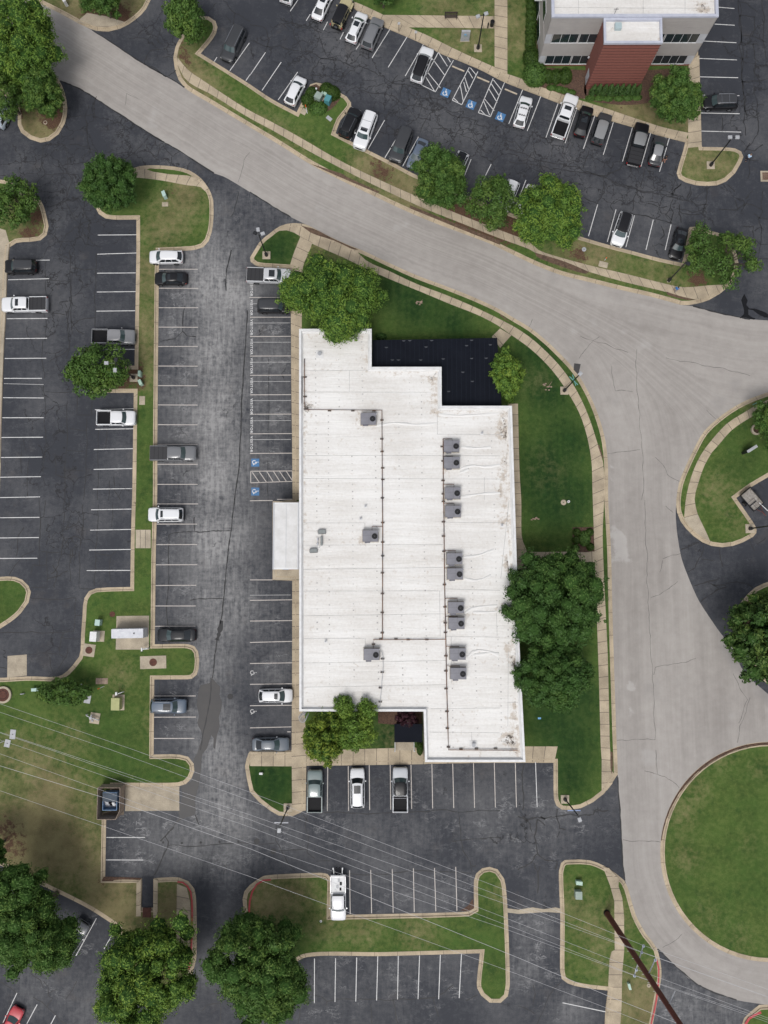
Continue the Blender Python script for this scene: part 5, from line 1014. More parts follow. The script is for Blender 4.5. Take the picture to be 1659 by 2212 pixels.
# folds of loose membrane
fl = MB()
for s in ['F 830,1165 950,1150 1120,1160 1240,1150', 'F 1400,1450 1480,1430 1560,1440 1659,1425', 'F 1390,1480 1450,1455', 'F 1400,1305 1480,1315 1600,1310', 'F 1400,1640 1520,1620 1659,1612', 'I 1425,750 1470,720 1560,705 1640,702', 'I 1480,745 1570,745 1640,740', 'I 1440,1045 1480,1005 1560,1000 1650,1030', 'I 1480,1030 1600,1015 1650,1020', 'F 1250,1090 1350,1100 1500,1095 1650,1085', 'I 1410,380 1500,370 1620,330', 'I 1420,520 1500,535 1600,500']:
    P = smooth_line(GZ(s, ZR), False, .7); rows = []
    for i, p in enumerate(P):
        t = (P[min(i+1, len(P)-1)]-P[max(0, i-1)]).normalized(); nn = Vector((-t.y, t.x, 0)); ww = .16+.06*math.sin(i*1.7); h = .09*math.sin(math.pi*min(1, (i+.3)/len(P)*1.1))+.02
        rows.append([(p+nn*ww*k).xy.to_tuple()+(ZR+.006+h*(1-k*k),) for k in (-1, -.5, 0, .5, 1)])
    fl = MB(); fl.grid(rows); mchild(fl.build('membrane_fold', M['foldm'], None, True))
# doors and windows along the west and east walls
for i, y in enumerate((-13, -9, -4, 12.5, 17, 21.5, 26, 30)):
    q = MB(); x = -11.12-.4*(y+16.7)/49.5; q.box(x-.03, x+.06, y-1.0, y+1.0, 1.0, 2.4); mchild(q.build('window', M['winglass']))
for y in (-20, -16, 2, 6, 12, 17):
    q = MB(); x = 17.5-(y+23)*.0262; q.box(x-.16, x+.02, y-.9, y+.9, 1.0, 2.4); mchild(q.build('window', M['winglass']))
# white entrance canopy
cn = empty('entrance_canopy', (-13.1, 5.7, 0), 0, 'white flat entrance canopy projecting over the porch on the west side', 'canopy')
q = MB(); q.box(-1.72, 1.68, -4.38, 4.35, 3.55, 4.2); q.build('canopy_roof', M['white'], cn)
q = MB(); q.box(-1.5, 1.45, -4.15, 4.12, 4.20, 4.22); q.build('canopy_deck', M['roofplain'], cn)
q = MB(); q.box(-.02, .02, -4.1, 4.1, 4.22, 4.25); q.box(-1.72, -1.55, -4.38, 4.35, 4.2, 4.27); q.box(1.52, 1.68, -4.38, 4.35, 4.2, 4.27); q.build('canopy_edge', M['greywhite'], cn)
for x in (-1.3, ):
    for y in (-3.9, 3.9): q = MB(); q.box(x-.2, x+.2, y-.2, y+.2, 0.14, 3.55); q.build('column', M['wallbeige'], cn)
for i, c_ in enumerate(((.5, .35, .05), (.08, .2, .45), (.4, .08, .05))):
    q = MB(); q.box(-1.2+i*.8, -.5+i*.8, -4.40, -4.385, 3.7, 4.05); q.build('sign_panel', mat('sign_paint', c_, .5), cn)
# dark terrace roof to the north east
tr = empty('terrace_roof', (8, 27, 0), 0, 'black corrugated metal roof filling the stepped north east corner of the building', 'canopy')
TP = [(-1.9, 27.82), (7.25, 27.82), (7.25, 22.65), (15.35, 22.65)]; z = 3.6
TQ = [W(D(s)[0], z) for s in ('F 812,598', 'F 1640,583', 'G 12,1030')]
poly = [(-1.9, TQ[0].y), (TQ[1].x, TQ[1].y), (TQ[2].x, 22.65), (7.25, 22.65), (7.25, 27.82), (-1.9, 27.82)]
q = MB(); q.prism([(x-8, y-27) for x, y in poly], z-.14, z); q.build('roof_sheet', M['navyroof'], tr)
q = MB(); x = poly[0][0]
while x < poly[1][0]:
    y0 = 27.82 if x < 7.2 else 22.7; y1 = poly[0][1]+(poly[1][1]-poly[0][1])*(x-poly[0][0])/(poly[1][0]-poly[0][0])
    q.box(x-8, x-8+.12, y0-27, y1-27-.05, z, z+.05); x += .62
q.build('roof_rib', M['navyrib'], tr)
q = MB()
for s in 'F 905,648; F 1168,645; F 1437,636; F 1595,630; F 1133,731; F 1282,724; F 1470,721; F 1567,719; F 1475,873; F 1412,812; F 985,731; F 945,731; F 1020,604; F 1060,602; F 1205,602; F 1470,600; F 1318,940'.split(';'):
    p = W(D(s)[0], z); q.add([(p.x-8-.26, p.y-27+.08, z+.055), (p.x-8+.26, p.y-27+.08, z+.055), (p.x-8+.1, p.y-27-.08, z+.055), (p.x-8-.1, p.y-27-.08, z+.055)], [(3, 2, 1, 0)])
q.build('wear_scuff', M['scuff'], tr)
for (x, y) in ((poly[1][0]-.4, poly[1][1]-.4), (poly[2][0]-.4, 23.0), (3, poly[0][1]-.4), (poly[2][0]-.4, 27)):
    q = MB(); q.box(x-8-.08, x-8+.08, y-27-.08, y-27+.08, 0.1, z-.14); q.build('post', M['blackmetal'], tr)
# south court
c_a, c_b = W(D('I 958,1486')[0], 2.8), W(D('I 1148,1608')[0], 2.8)
aw = empty('court_awning', ((c_a.x+c_b.x)/2, (c_a.y+c_b.y)/2, 0), 0, 'small dark navy awning over the path in the south court notch', 'awning')
hx, hy = (c_b.x-c_a.x)/2, (c_a.y-c_b.y)/2
q = MB(); q.box(-hx, hx-.05, -hy, hy, 2.68, 2.8, .03); q.build('awning_sheet', M['navyroof'], aw)
for s in (-1, 1): q = MB(); q.box(s*(hx-.3)-.05, s*(hx-.3)+.05, -hy+.1, -hy+.2, .14, 2.68); q.build('post', M['blackmetal'], aw)
patch('court_steps', 'I 965,1490 1140,1490 1140,1600 1085,1605 1085,1659 965,1659', 'pad', .17)
patch('court_bed', 'I 850,1400 1140,1400 1140,1480 960,1490 850,1480', 'mulch', .158)
q = MB()
for s in ('I 962,1600 962,1659 L 958,3', 'I 1087,1600 1087,1659 L 1092,3'):
    q.tube([(p.x, p.y, .9) for p in G(s)], .05, 6)
    for p in G(s): q.tube([(p.x, p.y, .1), (p.x, p.y, .9)], .04, 6)
tag(q.build('handrail', M['white']), 'pair of white handrails either side of the court steps', 'handrail')
# roof ladder cage
p = W(D('I 360,1440')[0], 3.5); lad = empty('caged_ladder', (p.x, p.y+.1, 0), 0, 'caged grey roof ladder at the south west corner of the white roof', 'ladder')
q = MB()
for s in (-.25, .25): q.tube([(s, .45, .2), (s, .45, 6.1)], .03, 6)
for i in range(18): q.tube([(-.25, .45, .5+.3*i), (.25, .45, .5+.3*i)], .02, 5)
q.build('ladder', M['greymetal'], lad)
q = MB()
for z_ in (2.6, 3.4, 4.2, 5.0, 5.8): q.tube([(.5*math.cos(R(a)), .35+.8*math.sin(R(a))*-1, z_) for a in range(0, 181, 20)], .03, 5)
for a in range(20, 180, 28): q.tube([(.5*math.cos(R(a)), .35-.8*math.sin(R(a)), 2.6), (.5*math.cos(R(a)), .35-.8*math.sin(R(a)), 5.8)], .02, 5)
q.build('cage', M['greymetal'], lad)

# rooftop air units
def hvac_proto():
    root = empty('rooftop_air_unit', (0, 0, 0), 0)
    b = MB(); b.box(-1.0, 1.0, -.72, .72, .22, 1.05, .03); b.build('cabinet', M['hvac'], root)
    b = MB(); b.box(-1.06, 1.06, -.80, .80, 0, .22); b.build('curb', M['pad2'], root)
    b = MB(); b.box(-.72, -.02, -.90, -.72, .35, 1.0); b.box(-.7, -.45, -.93, -.90, .5, .9); b.build('service_panel', M['hvac2'], root)
    b = MB(); b.cyl((.56, -.05), .36, 1.05, 1.10, 24); f = b.build('fan_opening', M['trim'], root)
    b = MB()
    for r in (.36, .26, .16):
        b.tube([(.56+r*math.cos(2*math.pi*k/24), -.05+r*math.sin(2*math.pi*k/24), 1.12) for k in range(25)], .012, 4)
    for k in range(8): b.tube([(.56, -.05, 1.125), (.56+.36*math.cos(k*math.pi/4), -.05+.36*math.sin(k*math.pi/4), 1.125)], .008, 4)
    b.cyl((.56, -.05), .07, 1.10, 1.14, 12); b.build('fan_guard', M['darkgrey'], f)
    b = MB(); b.box(.95, 1.10, .52, .70, .8, 1.0); b.build('junction_box', M['greymetal'], root)
    b = MB(); b.box(-1.0, .1, .05, .06, 1.05, 1.062); b.box(.08, .09, -.72, .72, 1.05, 1.062); b.build('panel_seam', M['darkgrey'], root)
    return root
proto = hvac_proto(); GRP = 'grey air units on the white roof'
def copy_tree(o, parent=None):
    c = o.copy(); C.objects.link(c)
    if parent is not None: c.parent = parent
    for ch in list(o.children): copy_tree(ch, c)
    return c
ords = ['topmost', 'second from the top', 'third from the top', 'fourth from the top', 'fifth from the top', 'sixth from the top', 'seventh from the top', 'eighth from the top', 'second from the bottom', 'bottommost']
units = [('F 785,1118', 'grey air unit in the west column nearest the stepped north end'), ('I 798,238', 'grey air unit in the middle of the west column with rust at its left'), ('I 806,1025', 'grey air unit at the south end of the west column by the pipe corner')]
units += [(s, f'grey air unit, {ords[i]} of the ten in the east column') for i, s in enumerate(['F 1338,1300', 'F 1340,1410', 'F 1345,1612', 'I 1348,75', 'I 1357,390', 'I 1361,490', 'I 1368,715', 'I 1371,818', 'I 1379,1022', 'I 1383,1152'])]
for i, (s, lb) in enumerate(units):
    p = W(D(s)[0], ZR+1.0); o = proto if i == 0 else copy_tree(proto); o.location = (p.x, p.y, ZR+.01); tag(o, lb, 'air unit', GRP)
# pipes and their blocks
q = MB(); bl = MB(); pc = 0
def pipe(name, s, r, m, lb, blocks=()):
    P = GZ(s, ZR); q = MB(); q.tube([(p.x, p.y, ZR+.28) for p in P], r, 6)
    o = q.build(name, M[m]); tag(o, lb, 'pipe')
    for b_ in D(blocks) if blocks else ():
        p = W(b_, ZR+.2); k = MB(); k.box(p.x-.22, p.x+.22, p.y-.08, p.y+.08, ZR+.01, ZR+.22); k.build('pipe_block', M['block'], o)
pipe('gas_pipe', 'F 362,725 362,1062 875,1066 878,1659 I 880,180 878,925', .055, 'pipe', 'long rusty gas pipe down the middle of the roof past the west units', 'F 365,842 365,972 375,1050 527,1066 682,1066 822,1066 875,1128 874,1253 876,1337 880,1446 881,1523 878,1645 I 880,150 880,280 880,371 878,484 878,622 877,748 877,882')
pipe('gas_pipe', 'I 818,985 818,926 1300,924', .05, 'pipe', 'short cross pipe joining the two long roof pipes', 'I 819,958 868,922 968,922 1050,927 1173,927')
pipe('gas_pipe', 'F 1280,1255 1282,1659 I 1284,0 1290,560 1298,920 1303,1200 1312,1520 1316,1655 L 1660,-2 M -5,-2', .06, 'pipe', 'long brown gas pipe beside the ten east air units', 'F 1275,1304 1281,1400 1281,1530 1282,1618 I 1283,10 1284,145 1284,240 1287,341 1290,562 1294,710 1296,816 1297,880 1300,1035 1300,1135 1301,1253 1307,1404 1310,1516 1317,1640 1400,1652 1503,1650 1630,1650')
for i, (a, nm) in enumerate(zip(['F 1280,1255 1340,1255 1340,1266', 'F 1281,1370 1345,1370 1345,1378', 'F 1282,1557 1352,1557 1352,1580', 'I 1284,24 1354,24 1354,40', 'I 1288,337 1364,337 1364,355', 'I 1290,451 1366,451 1366,458', 'I 1293,653 1374,653 1374,680', 'I 1296,772 1376,772 1376,786', 'I 1300,970 1386,970 1386,988', 'I 1302,1099 1390,1099 1390,1115'], ords)):
    pipe('pipe_branch', a, .04, 'pipe', f'short rusty pipe branch feeding the east air unit {nm}')
pipe('pipe_branch', 'I 880,177 810,177 810,205', .04, 'pipe', 'short pipe branch feeding the middle west air unit')
pipe('drain_hose', 'I 860,1000 880,1010 884,1110 875,1200 866,1320 862,1372 815,1375', .03, 'greymetal', 'thin grey hose curving from the south west air unit to the parapet', 'I 880,1055 877,1144 865,1247 864,1340')
for s, a, lb in (('I 476,210', 0, 'small grey duct box at the top of the roof duct group'), ('I 421,335', 0, 'small grey duct box at the bottom of the roof duct group')):
    p = W(D(s)[0], ZR+.4); o = empty('duct_box', (p.x, p.y, ZR+.01), R(3), lb, 'duct box', 'small ducts on the roof')
    b = MB(); b.box(-.48, .48, -.26, .26, .1, .5, .06); b.build('casing', M['ductgrey'], o); b = MB(); b.box(-.5, .5, -.30, -.26, .1, .4); b.box(-.52, -.48, -.2, .2, .1, .42); b.build('flange', M['darkgrey'], o)
p = W(D('I 474,272')[0], ZR+.4); o = empty('duct_run', (p.x, p.y, ZR+.01), 0, 'narrow upright duct strip between the two small duct boxes', 'duct'); b = MB(); b.box(-.13, .13, -.58, .58, .15, .45, .05); b.build('casing', M['ductgrey'], o)
b = MB(); b.tube([(-.1, .5, .2), (-.5, .3, .2), (-.52, -.3, .2), (-.6, -.7, .2)], .03, 5); b.tube([(0, -.55, .2), (-.35, -.9, .2)], .03, 5); b.box(-.58, -.42, .05, .35, .05, .35); b.box(-.58, -.42, -.5, -.25, .05, .35); b.build('conduit', M['greywhite'], o)
for s, lb in (('F 462,692', 'roof vent with square flashing near the north west corner of the roof'), ('I 1482,1622', 'roof vent with square flashing near the south edge of the roof'), ('I 767,42', 'small square roof vent above the middle west unit'), ('I 735,125', 'small round roof vent left of the long middle pipe'), ('J 12,168', 'round roof vent by the east parapet beside the lawn'), ('F 1538,1217', 'tiny roof vent above the topmost east unit'), ('I 503,936', 'small white disc vent in the bare south west part of the roof')):
    p = W(D(s)[0], ZR); o = empty('roof_vent', (p.x, p.y, ZR+.008), 0, lb, 'roof vent', 'vents on the white roof'); k = .5 if 'flashing' in lb else .22
    b = MB(); b.box(-k, k, -k, k, 0, .03); b.build('flashing', M['roofplain'], o); b = MB(); b.cyl((0, 0), k*.36, .03, .45, 12); b.cyl((0, 0), k*.5, .45, .52, 12); b.build('pipe_cap', M['greymetal'], o)
for s, lb in (('F 345,930', 'thin black gutter slot along the upper west parapet'),):
    p = W(D(s)[0], ZR); b = MB(); b.box(-.05, .05, -1.8, 1.8, 0, .3); o = b.build('gutter_grate', M['trim'], None, loc=(p.x, p.y, ZR)); tag(o, lb, 'gutter')
# rust spots and puddle dirt at the pipe corner
b = MB()
for _ in range(10): x, y = rnd.random()-.5, rnd.random()-.5; b.tube([(x, y, .04), (x+rnd.random()-.5, y+rnd.random()-.5, .1), (x+rnd.random()-.5, y+rnd.random()-.5, .04)], .02, 4)
p = W(D('F 372,1052')[0], ZR); tag(b.build('fallen_twigs', M['bark'], None, loc=(p.x, p.y, ZR)), 'little heap of fallen twigs at the west corner of the roof pipe', 'twigs')

# ------------------------------------------------------------------ two-storey office
of = empty('office_building', (32, 72, 0), 0, 'two storey pale office with ribbon windows and a red brick tower', 'building')
X0, X1, Y0, Y1, HT = 21.25-32, 42.5-32, 0.0, 40.0, 11.15
q = MB()
for z0, z1, m_ in ((0, .6, 1), (.6, 2.62, 0), (2.62, 5.5, 0), (5.5, 7.42, 0), (7.42, HT-.35, 0)):
    pass
q.mi = 0
q.box(X0, X1, Y0+.12, Y1, .6, HT-.6)
q.build('wall', M['officewall'], of)
q = MB(); q.box(X0, X1, Y0+.08, Y1, 0, .6); q.build('brick_base', M['brick'], of)
q = MB()
for z0, z1 in ((2.62, 5.4), (7.42, 8.75), (8.78, 9.9), (9.93, HT-.3)):
    q.box(X0-.03, X1+.03, Y0, Y0+.11, z0, z1)
    q.box(X0-.06, X0+.0, Y0-.0, Y1, z0, z1); q.box(X1, X1+.06, Y0, Y1, z0, z1)
q.build('wall_panel', M['officewall'], of)
q = MB()
for z0, z1 in ((.62, 2.60), (5.42, 7.40)):
    for bb in ((X0-.05, X0+.75), (X1-.9, X1+.05)): q = MB(); q.box(*bb, Y0+.005, Y0+.115, z0, z1); q.build('corner_panel', M['greywhite'], of)
for z0, z1 in ((.66, 2.58), (5.50, 7.38)):
    for g_, (xa, xb, npn) in enumerate(((22.12, 25.55, 3), (25.75, 28.1, 2), (35.2, 36.95, 2), (37.15, 41.6, 4))):
        f = MB(); f.box(xa-32-.06, xb-32+.06, -.02, .10, z0-.08, z0); f.box(xa-32-.06, xb-32+.06, .02, .10, z1, z1+.05)
        for i in range(npn+1): x = xa-32+(xb-xa)*i/npn; f.box(x-.022, x+.022, .03, .10, z0, z1)
        fo = f.build('window', M['white'], of)
        for i in range(npn):
            x = xa-32+(xb-xa)*i/npn; g_2 = MB(); g_2.box(x+.022, x+(xb-xa)/npn-.022, .06, .09, z0, z1); g_2.build('pane', M['winglass'], fo)
    for i in range(9):
        y = 3+i*3.6; f = MB(); f.box(X0-.10, X0-.06, y-.05, y+2.9, z0-.1, z1+.1); fo = f.build('window', M['white'], of); g_2 = MB(); g_2.box(X0-.13, X0-.10, y+.05, y+2.8, z0, z1); g_2.build('pane', M['winglass'], fo)
q = MB(); q.box(X0-1.1, X0-.06, 6.5, 30, 4.7, 4.95); q.build('sun_shade', M['white'], of)
OP = [Vector((X0-.08, -.08, 0)), Vector((X1+.08, -.08, 0)), Vector((X1+.08, Y1, 0)), Vector((X0-.08, Y1, 0))]
o = parapet(OP, HT-.45, HT, .38, M['coping'], of, Matrix.Identity(4), HT-.32)
ost = blobs([('C 1390,40 1340,35 1345,50', 14, .9), ('C 1390,0 1385,80 1340,85', 12, .7)], .03, 11)
stf = lambda x, y: ost(x+32, y+72)
sheet('roof', offset(OP, .36), HT-.42, M['roof2'], 1.0, {'stain': stf}, of)
q = MB()
for s in ('C 520,0 520,100', 'C 950,0 950,100', 'C 1228,0 1228,100', 'C 360,50 1400,55'):
    P = GZ(s, HT-.4); ribbon(q, [(p.x-32, p.y-72) for p in P], .05, HT-.405)
q.build('membrane_seam', M['seam'], of)
# brick tower in front
TX0, TX1, TY0, TY1, TH = 28.0-32, 35.3-32, 68.65-72, 0.0, 10.9
q = MB(); q.box(TX0, TX1, TY0, TY1+.02, 0, TH-.5); tw = q.build('brick_tower', M['brick'], of)
q = MB(); z = .9
while z < TH-.5: q.box(TX0-.05, TX1+.05, TY0-.05, TY1, z, z+.09); z += .62
q.build('brick_band', M['brickband'], tw)
TPp = [Vector((TX0-.1, TY0-.1, 0)), Vector((TX1+.1, TY0-.1, 0)), Vector((TX1+.1, -.09, 0)), Vector((TX0-.1, -.09, 0))]
o = parapet(TPp, TH-.4, TH, .28, M['coping'], tw, Matrix.Identity(4), TH-.38)
tst = blobs([('C 1050,160 1055,260 750,170', 10, .8)], .03, 11)
sheet('tower_roof', offset(TPp, .27), TH-.36, M['roof2'], .8, {'stain': lambda x, y: tst(x+32, y+72)}, tw)
p = W(D('C 785,172')[0], TH); q = MB(); q.box(-.42, .42, -.42, .42, .0, .5, .04); q.build('roof_hatch', M['hatchm'], tw, loc=(p.x-32, p.y-72, TH-.355))
q = MB(); q.box(TX0-.1, TX0-.075, TY0+.5, TY0+1.7, .3, 2.5); d_ = q.build('door', M['greywhite'], of); q = MB(); q.box(TX0-.13, TX0-.10, TY0+.6, TY0+.75, 1.2, 1.6); q.build('handle', M['chrome'], d_)
q = MB(); q.cyl((TX0-.2, -.4), .13, 2.8, 3.0, 10); q.build('wall_lamp', M['greywhite'], of)
p = W(D('C 758,95')[0], HT-.4); q = MB(); q.tube([(0, 0, 0), (.05, .1, 1.2)], .03, 5); q.box(-.3, .3, -.02, .02, 1.0, 1.05); q.build('antenna', M['darkgrey'], of, loc=(p.x-32, p.y-72, HT-.4))

# ------------------------------------------------------------------ trees
M['innerdark'] = mat('light_block_core', (.034, .074, .018), .9, spec=.05)  # colour of the added light-blocking balls inside the crowns
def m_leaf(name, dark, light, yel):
    m = mat(name, rough=.55, spec=.25); t = NT(m); a = t.attr('tint_shade').outputs['Fac']; b_ = t.attr('clump').outputs['Fac']
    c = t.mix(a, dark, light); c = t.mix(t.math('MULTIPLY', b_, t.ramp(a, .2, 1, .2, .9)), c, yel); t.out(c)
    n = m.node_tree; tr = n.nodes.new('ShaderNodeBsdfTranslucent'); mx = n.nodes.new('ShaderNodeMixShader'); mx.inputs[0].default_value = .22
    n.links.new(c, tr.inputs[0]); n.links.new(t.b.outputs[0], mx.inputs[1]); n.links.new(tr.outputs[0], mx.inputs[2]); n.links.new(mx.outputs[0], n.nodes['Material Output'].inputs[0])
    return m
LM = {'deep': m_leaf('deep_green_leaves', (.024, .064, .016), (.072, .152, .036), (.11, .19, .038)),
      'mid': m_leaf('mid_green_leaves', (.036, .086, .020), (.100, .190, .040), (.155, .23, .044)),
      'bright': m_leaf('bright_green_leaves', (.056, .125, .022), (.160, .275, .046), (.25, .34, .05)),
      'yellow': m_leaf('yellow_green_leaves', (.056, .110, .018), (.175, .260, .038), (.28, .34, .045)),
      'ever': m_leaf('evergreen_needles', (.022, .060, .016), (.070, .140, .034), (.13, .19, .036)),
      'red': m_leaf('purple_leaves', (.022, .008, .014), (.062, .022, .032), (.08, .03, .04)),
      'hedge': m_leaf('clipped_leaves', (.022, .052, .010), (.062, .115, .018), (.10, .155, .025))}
TG = np.random.default_rng(11)
def leaves(cs, rs, per, size, flat=.0, up=.55, squash=.8):
    """leaf faces scattered over clumps: centres cs (n,3), radii rs (n)"""
    n = len(cs); k = np.repeat(np.arange(n), per); N = len(k)
    d = TG.normal(size=(N, 3)); d[:, 2] = d[:, 2]*.85+.28; d /= np.linalg.norm(d, axis=1)[:, None]
    lump = 1+.20*np.sin(d[:, 0]*7+k)+.20*np.sin(d[:, 1]*8+k*2.1)
    r = rs[k]*(TG.uniform(.50, 1.0, N)**.30)*lump*TG.uniform(.88, 1.12, N)
    c = cs[k]+d*r[:, None]*np.array([1, 1, squash])
    nrm = d*.95+TG.normal(size=(N, 3))*.42; nrm[:, 2] += .12; nrm /= np.linalg.norm(nrm, axis=1)[:, None]
    a = np.cross(nrm, TG.normal(size=(N, 3))); a /= np.linalg.norm(a, axis=1)[:, None]; b_ = np.cross(nrm, a)
    s = size*TG.uniform(.55, 1.35, N)[:, None]; l = s*TG.uniform(.9, 1.6, (N, 1))
    V = np.stack([c-a*l, c-b_*s*.55, c+a*l, c+b_*s*.55], 1).reshape(-1, 3)
    tint_shade = np.repeat(np.clip(TG.normal(.52, .18, N)+.30*(d[:, 2]-.3), 0, 1), 4); cl_ = np.repeat(TG.uniform(0, 1, n)[k]**2, 4)  # random leaf tone plus painted shading: clump tops lighter, undersides darker
    return V, tint_shade, cl_
def leaf_mesh(name, parts, m):
    V = np.concatenate([p[0] for p in parts]).astype(np.float32); N = len(V)//4
    me = bpy.data.meshes.new(name); me.vertices.add(N*4); me.vertices.foreach_set('co', V.ravel()); me.loops.add(N*4); me.loops.foreach_set('vertex_index', np.arange(N*4, dtype=np.int32))
    me.polygons.add(N); me.polygons.foreach_set('loop_start', np.arange(0, N*4, 4, dtype=np.int32)); me.polygons.foreach_set('loop_total', np.full(N, 4, np.int32))
    me.materials.append(m)
    for an, i in (('tint_shade', 1), ('clump', 2)):
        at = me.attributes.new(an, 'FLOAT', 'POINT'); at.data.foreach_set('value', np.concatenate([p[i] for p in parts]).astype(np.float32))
    me.update(calc_edges=True); return me
def tree(s, rx, ry, H, kind, label, name='shade_tree', dens=1.0, gaps=0.0, blobr=(.20, .30), nb=None, leaf=.115, base=None, group='trees around the lots', seed=None, low=.22, bare=0, lobes=None, trunk=(0, 0)):
    """s: crown centre in the picture; rx, ry crown half sizes in picture px; H total height"""
    c2 = D(s)[0]; zc = H*.62; cw = W(c2, zc); sc_ = (CAM_H-zc)/FPX
    RX, RY = rx*sc_*1.03, ry*sc_*1.03; RZ = H*(1-low)/2*1.02
    bx, by = cw.x+trunk[0], cw.y+trunk[1]
    root = empty(name, (bx, by, .1), 0, label, 'tree', group)
    zc0 = H*low+(H-H*low)*.48
    L_ = lobes or [(0, 0, 1, 1)]
    A = sum(q[2]*q[3] for q in L_); cs, rs = [], []
    Rm = (RX+RY)/2
    for lx, ly, lsx, lsy in L_:
        n = int((nb or 46)*max(.35, lsx*lsy))
        i = np.arange(n)+.5; ph = np.arccos(1-1.45*i/n); th = math.pi*(1+5**.5)*i+TG.uniform(0, 6)
        dd = np.stack([np.cos(th)*np.sin(ph), np.sin(th)*np.sin(ph), np.cos(ph)], 1)+TG.normal(size=(n, 3))*.07
        k = TG.uniform(.60, .85, n)
        rr = Rm*TG.uniform(blobr[0]*.9, blobr[1], n)
        if name == 'shade_tree':
            f = TG.uniform(0, 6.28, 3); th_ = np.arctan2(dd[:, 1], dd[:, 0]); k = k*(1+.12*np.sin(2*th_+f[0])+.10*np.sin(3*th_+f[1])+.09*np.sin(5*th_+f[2]))*(.75+.25*max(lsx, lsy))
        p = dd*k[:, None]*np.array([RX*lsx, RY*lsy, RZ*min(1, .55+.45*max(lsx, lsy))])+np.array([lx*RX, ly*RY, 0])
        if gaps: keep = TG.uniform(size=n) > gaps; p, rr = p[keep], rr[keep]
        cs.append(p); rs.append(rr)
        if not gaps:
            m = int(n*.35); q = TG.normal(size=(m, 3)); q /= np.linalg.norm(q, axis=1)[:, None]; q = q*TG.uniform(0, .45, m)[:, None]*np.array([RX*lsx, RY*lsy, RZ])+np.array([lx*RX, ly*RY, 0]); cs.append(q); rs.append(Rm*TG.uniform(*blobr, m)*1.1)
    cs = np.concatenate(cs); rs = np.concatenate(rs)
    cs = cs+np.array([cw.x-bx, cw.y-by, zc0])
    # stray twigs beyond the outline
    ns = int(len(cs)*.8); j = TG.integers(0, len(cs), ns); dv = cs[j]-np.array([cw.x-bx, cw.y-by, zc0]); dv /= (np.linalg.norm(dv, axis=1)[:, None]+1e-6)
    c3 = cs[j]+(dv*.62+TG.normal(size=(ns, 3))*.32)*rs[j][:, None]; r3 = rs[j]*TG.uniform(.22, .42, ns)
    per = int(285*dens*(Rm/6.0)**.9*(.17/leaf)**1.5*max(.6, 46/(nb or 46)))
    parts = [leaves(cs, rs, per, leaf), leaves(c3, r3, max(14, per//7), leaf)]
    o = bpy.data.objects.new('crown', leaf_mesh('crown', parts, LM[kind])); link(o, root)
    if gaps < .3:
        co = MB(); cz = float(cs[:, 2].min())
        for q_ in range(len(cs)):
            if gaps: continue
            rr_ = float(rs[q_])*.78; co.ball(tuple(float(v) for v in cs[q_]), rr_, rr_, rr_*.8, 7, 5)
        co.build('light_block_core', M['innerdark'], root)  # opaque balls added in each clump to block light and darken the gaps
    tr = MB(); r0 = .05*Rm+.06
    tr.tube([(0, 0, -.1), (.03, 0, H*.12), (0, .05, H*.28), ((cw.x-bx)*.3, (cw.y-by)*.3, H*.45)], r0, 8, r0*.62)
    order = TG.permutation(len(cs))[:int(10+6*bare)]
    for q in order:
        e = Vector(cs[q]); a = Vector((0, 0, H*(.16+.2*rnd.random()))); m1 = a.lerp(e, .45)+Vector((rnd.random()-.5, rnd.random()-.5, .3))*.5
        tr.tube([a, m1, e], r0*.42, 5, .025)
        for _ in range(2+2*bare): f = e+Vector((rnd.random()-.5, rnd.random()-.5, rnd.random()*.6))*float(rs[q])*1.8; tr.tube([m1.lerp(e, .5), f], .035, 4, .012)
    tr.build('trunk', M['bark'], root, True)
    return root
T = tree
T('D 50,95', 92, 92, 11, 'bright', 'huge yellow green tree filling the top left corner', nb=60, lobes=[(0, 0, 1, 1), (-.5, -.3, .6, .7)], blobr=(.17, .27))
T('D 92,198', 46, 52, 8, 'mid', 'mid green tree over the brown bed of the left teardrop island')
T('D 10,205', 45, 50, 8, 'mid', 'mid green tree at the left edge below the huge corner tree', gaps=.15)
T('D 30,440', 52, 52, 7, 'mid', 'thin leaved tree on the small left edge island', gaps=.34, bare=1, leaf=.15)
T('D 215,-12', 55, 42, 8, 'mid', 'dark tree at the top edge on the curved brown island')
T('D 400,40', 50, 50, 7.5, 'mid', 'narrow leaved tree on the tip of the upper island', gaps=.12, leaf=.15, lobes=[(0, .2, .9, .8), (.35, -.5, .5, .5), (-.2, -.35, .7, .6)])
T('D 235,395', 67, 63, 8.5, 'deep', 'dense rounded dark green tree at the corner of the grass island', name='round_tree', blobr=(.15, .22), nb=70)
T('D 213,797', 70, 60, 7.5, 'mid', 'sprawling thin tree with bare twigs beside the lamp in the left lot', gaps=.32, bare=2, leaf=.15, lobes=[(-.05, .1, .75, .85), (.45, -.1, .45, .5), (-.5, -.1, .45, .5), (0, -.55, .6, .4)])
T('D 722,636', 104, 92, 11, 'bright', 'very big bright green tree over the north west corner of the white roof', nb=80, blobr=(.15, .25), lobes=[(-.1, .05, .85, .9), (.55, .1, .45, .6), (-.8, .05, .25, .3), (.1, -.75, .35, .3), (.3, -.3, .6, .6)], dens=1.1)
T('D 947,382', 62, 74, 8.5, 'mid', 'leftmost of the three upright trees by the road', lobes=[(-.05, .3, .8, .65), (.1, -.35, .9, .6), (.45, 0, .5, .6)], blobr=(.17, .26))
T('D 1062,432', 50, 62, 8, 'mid', 'smallest and darkest of the three upright trees by the road', gaps=.1)
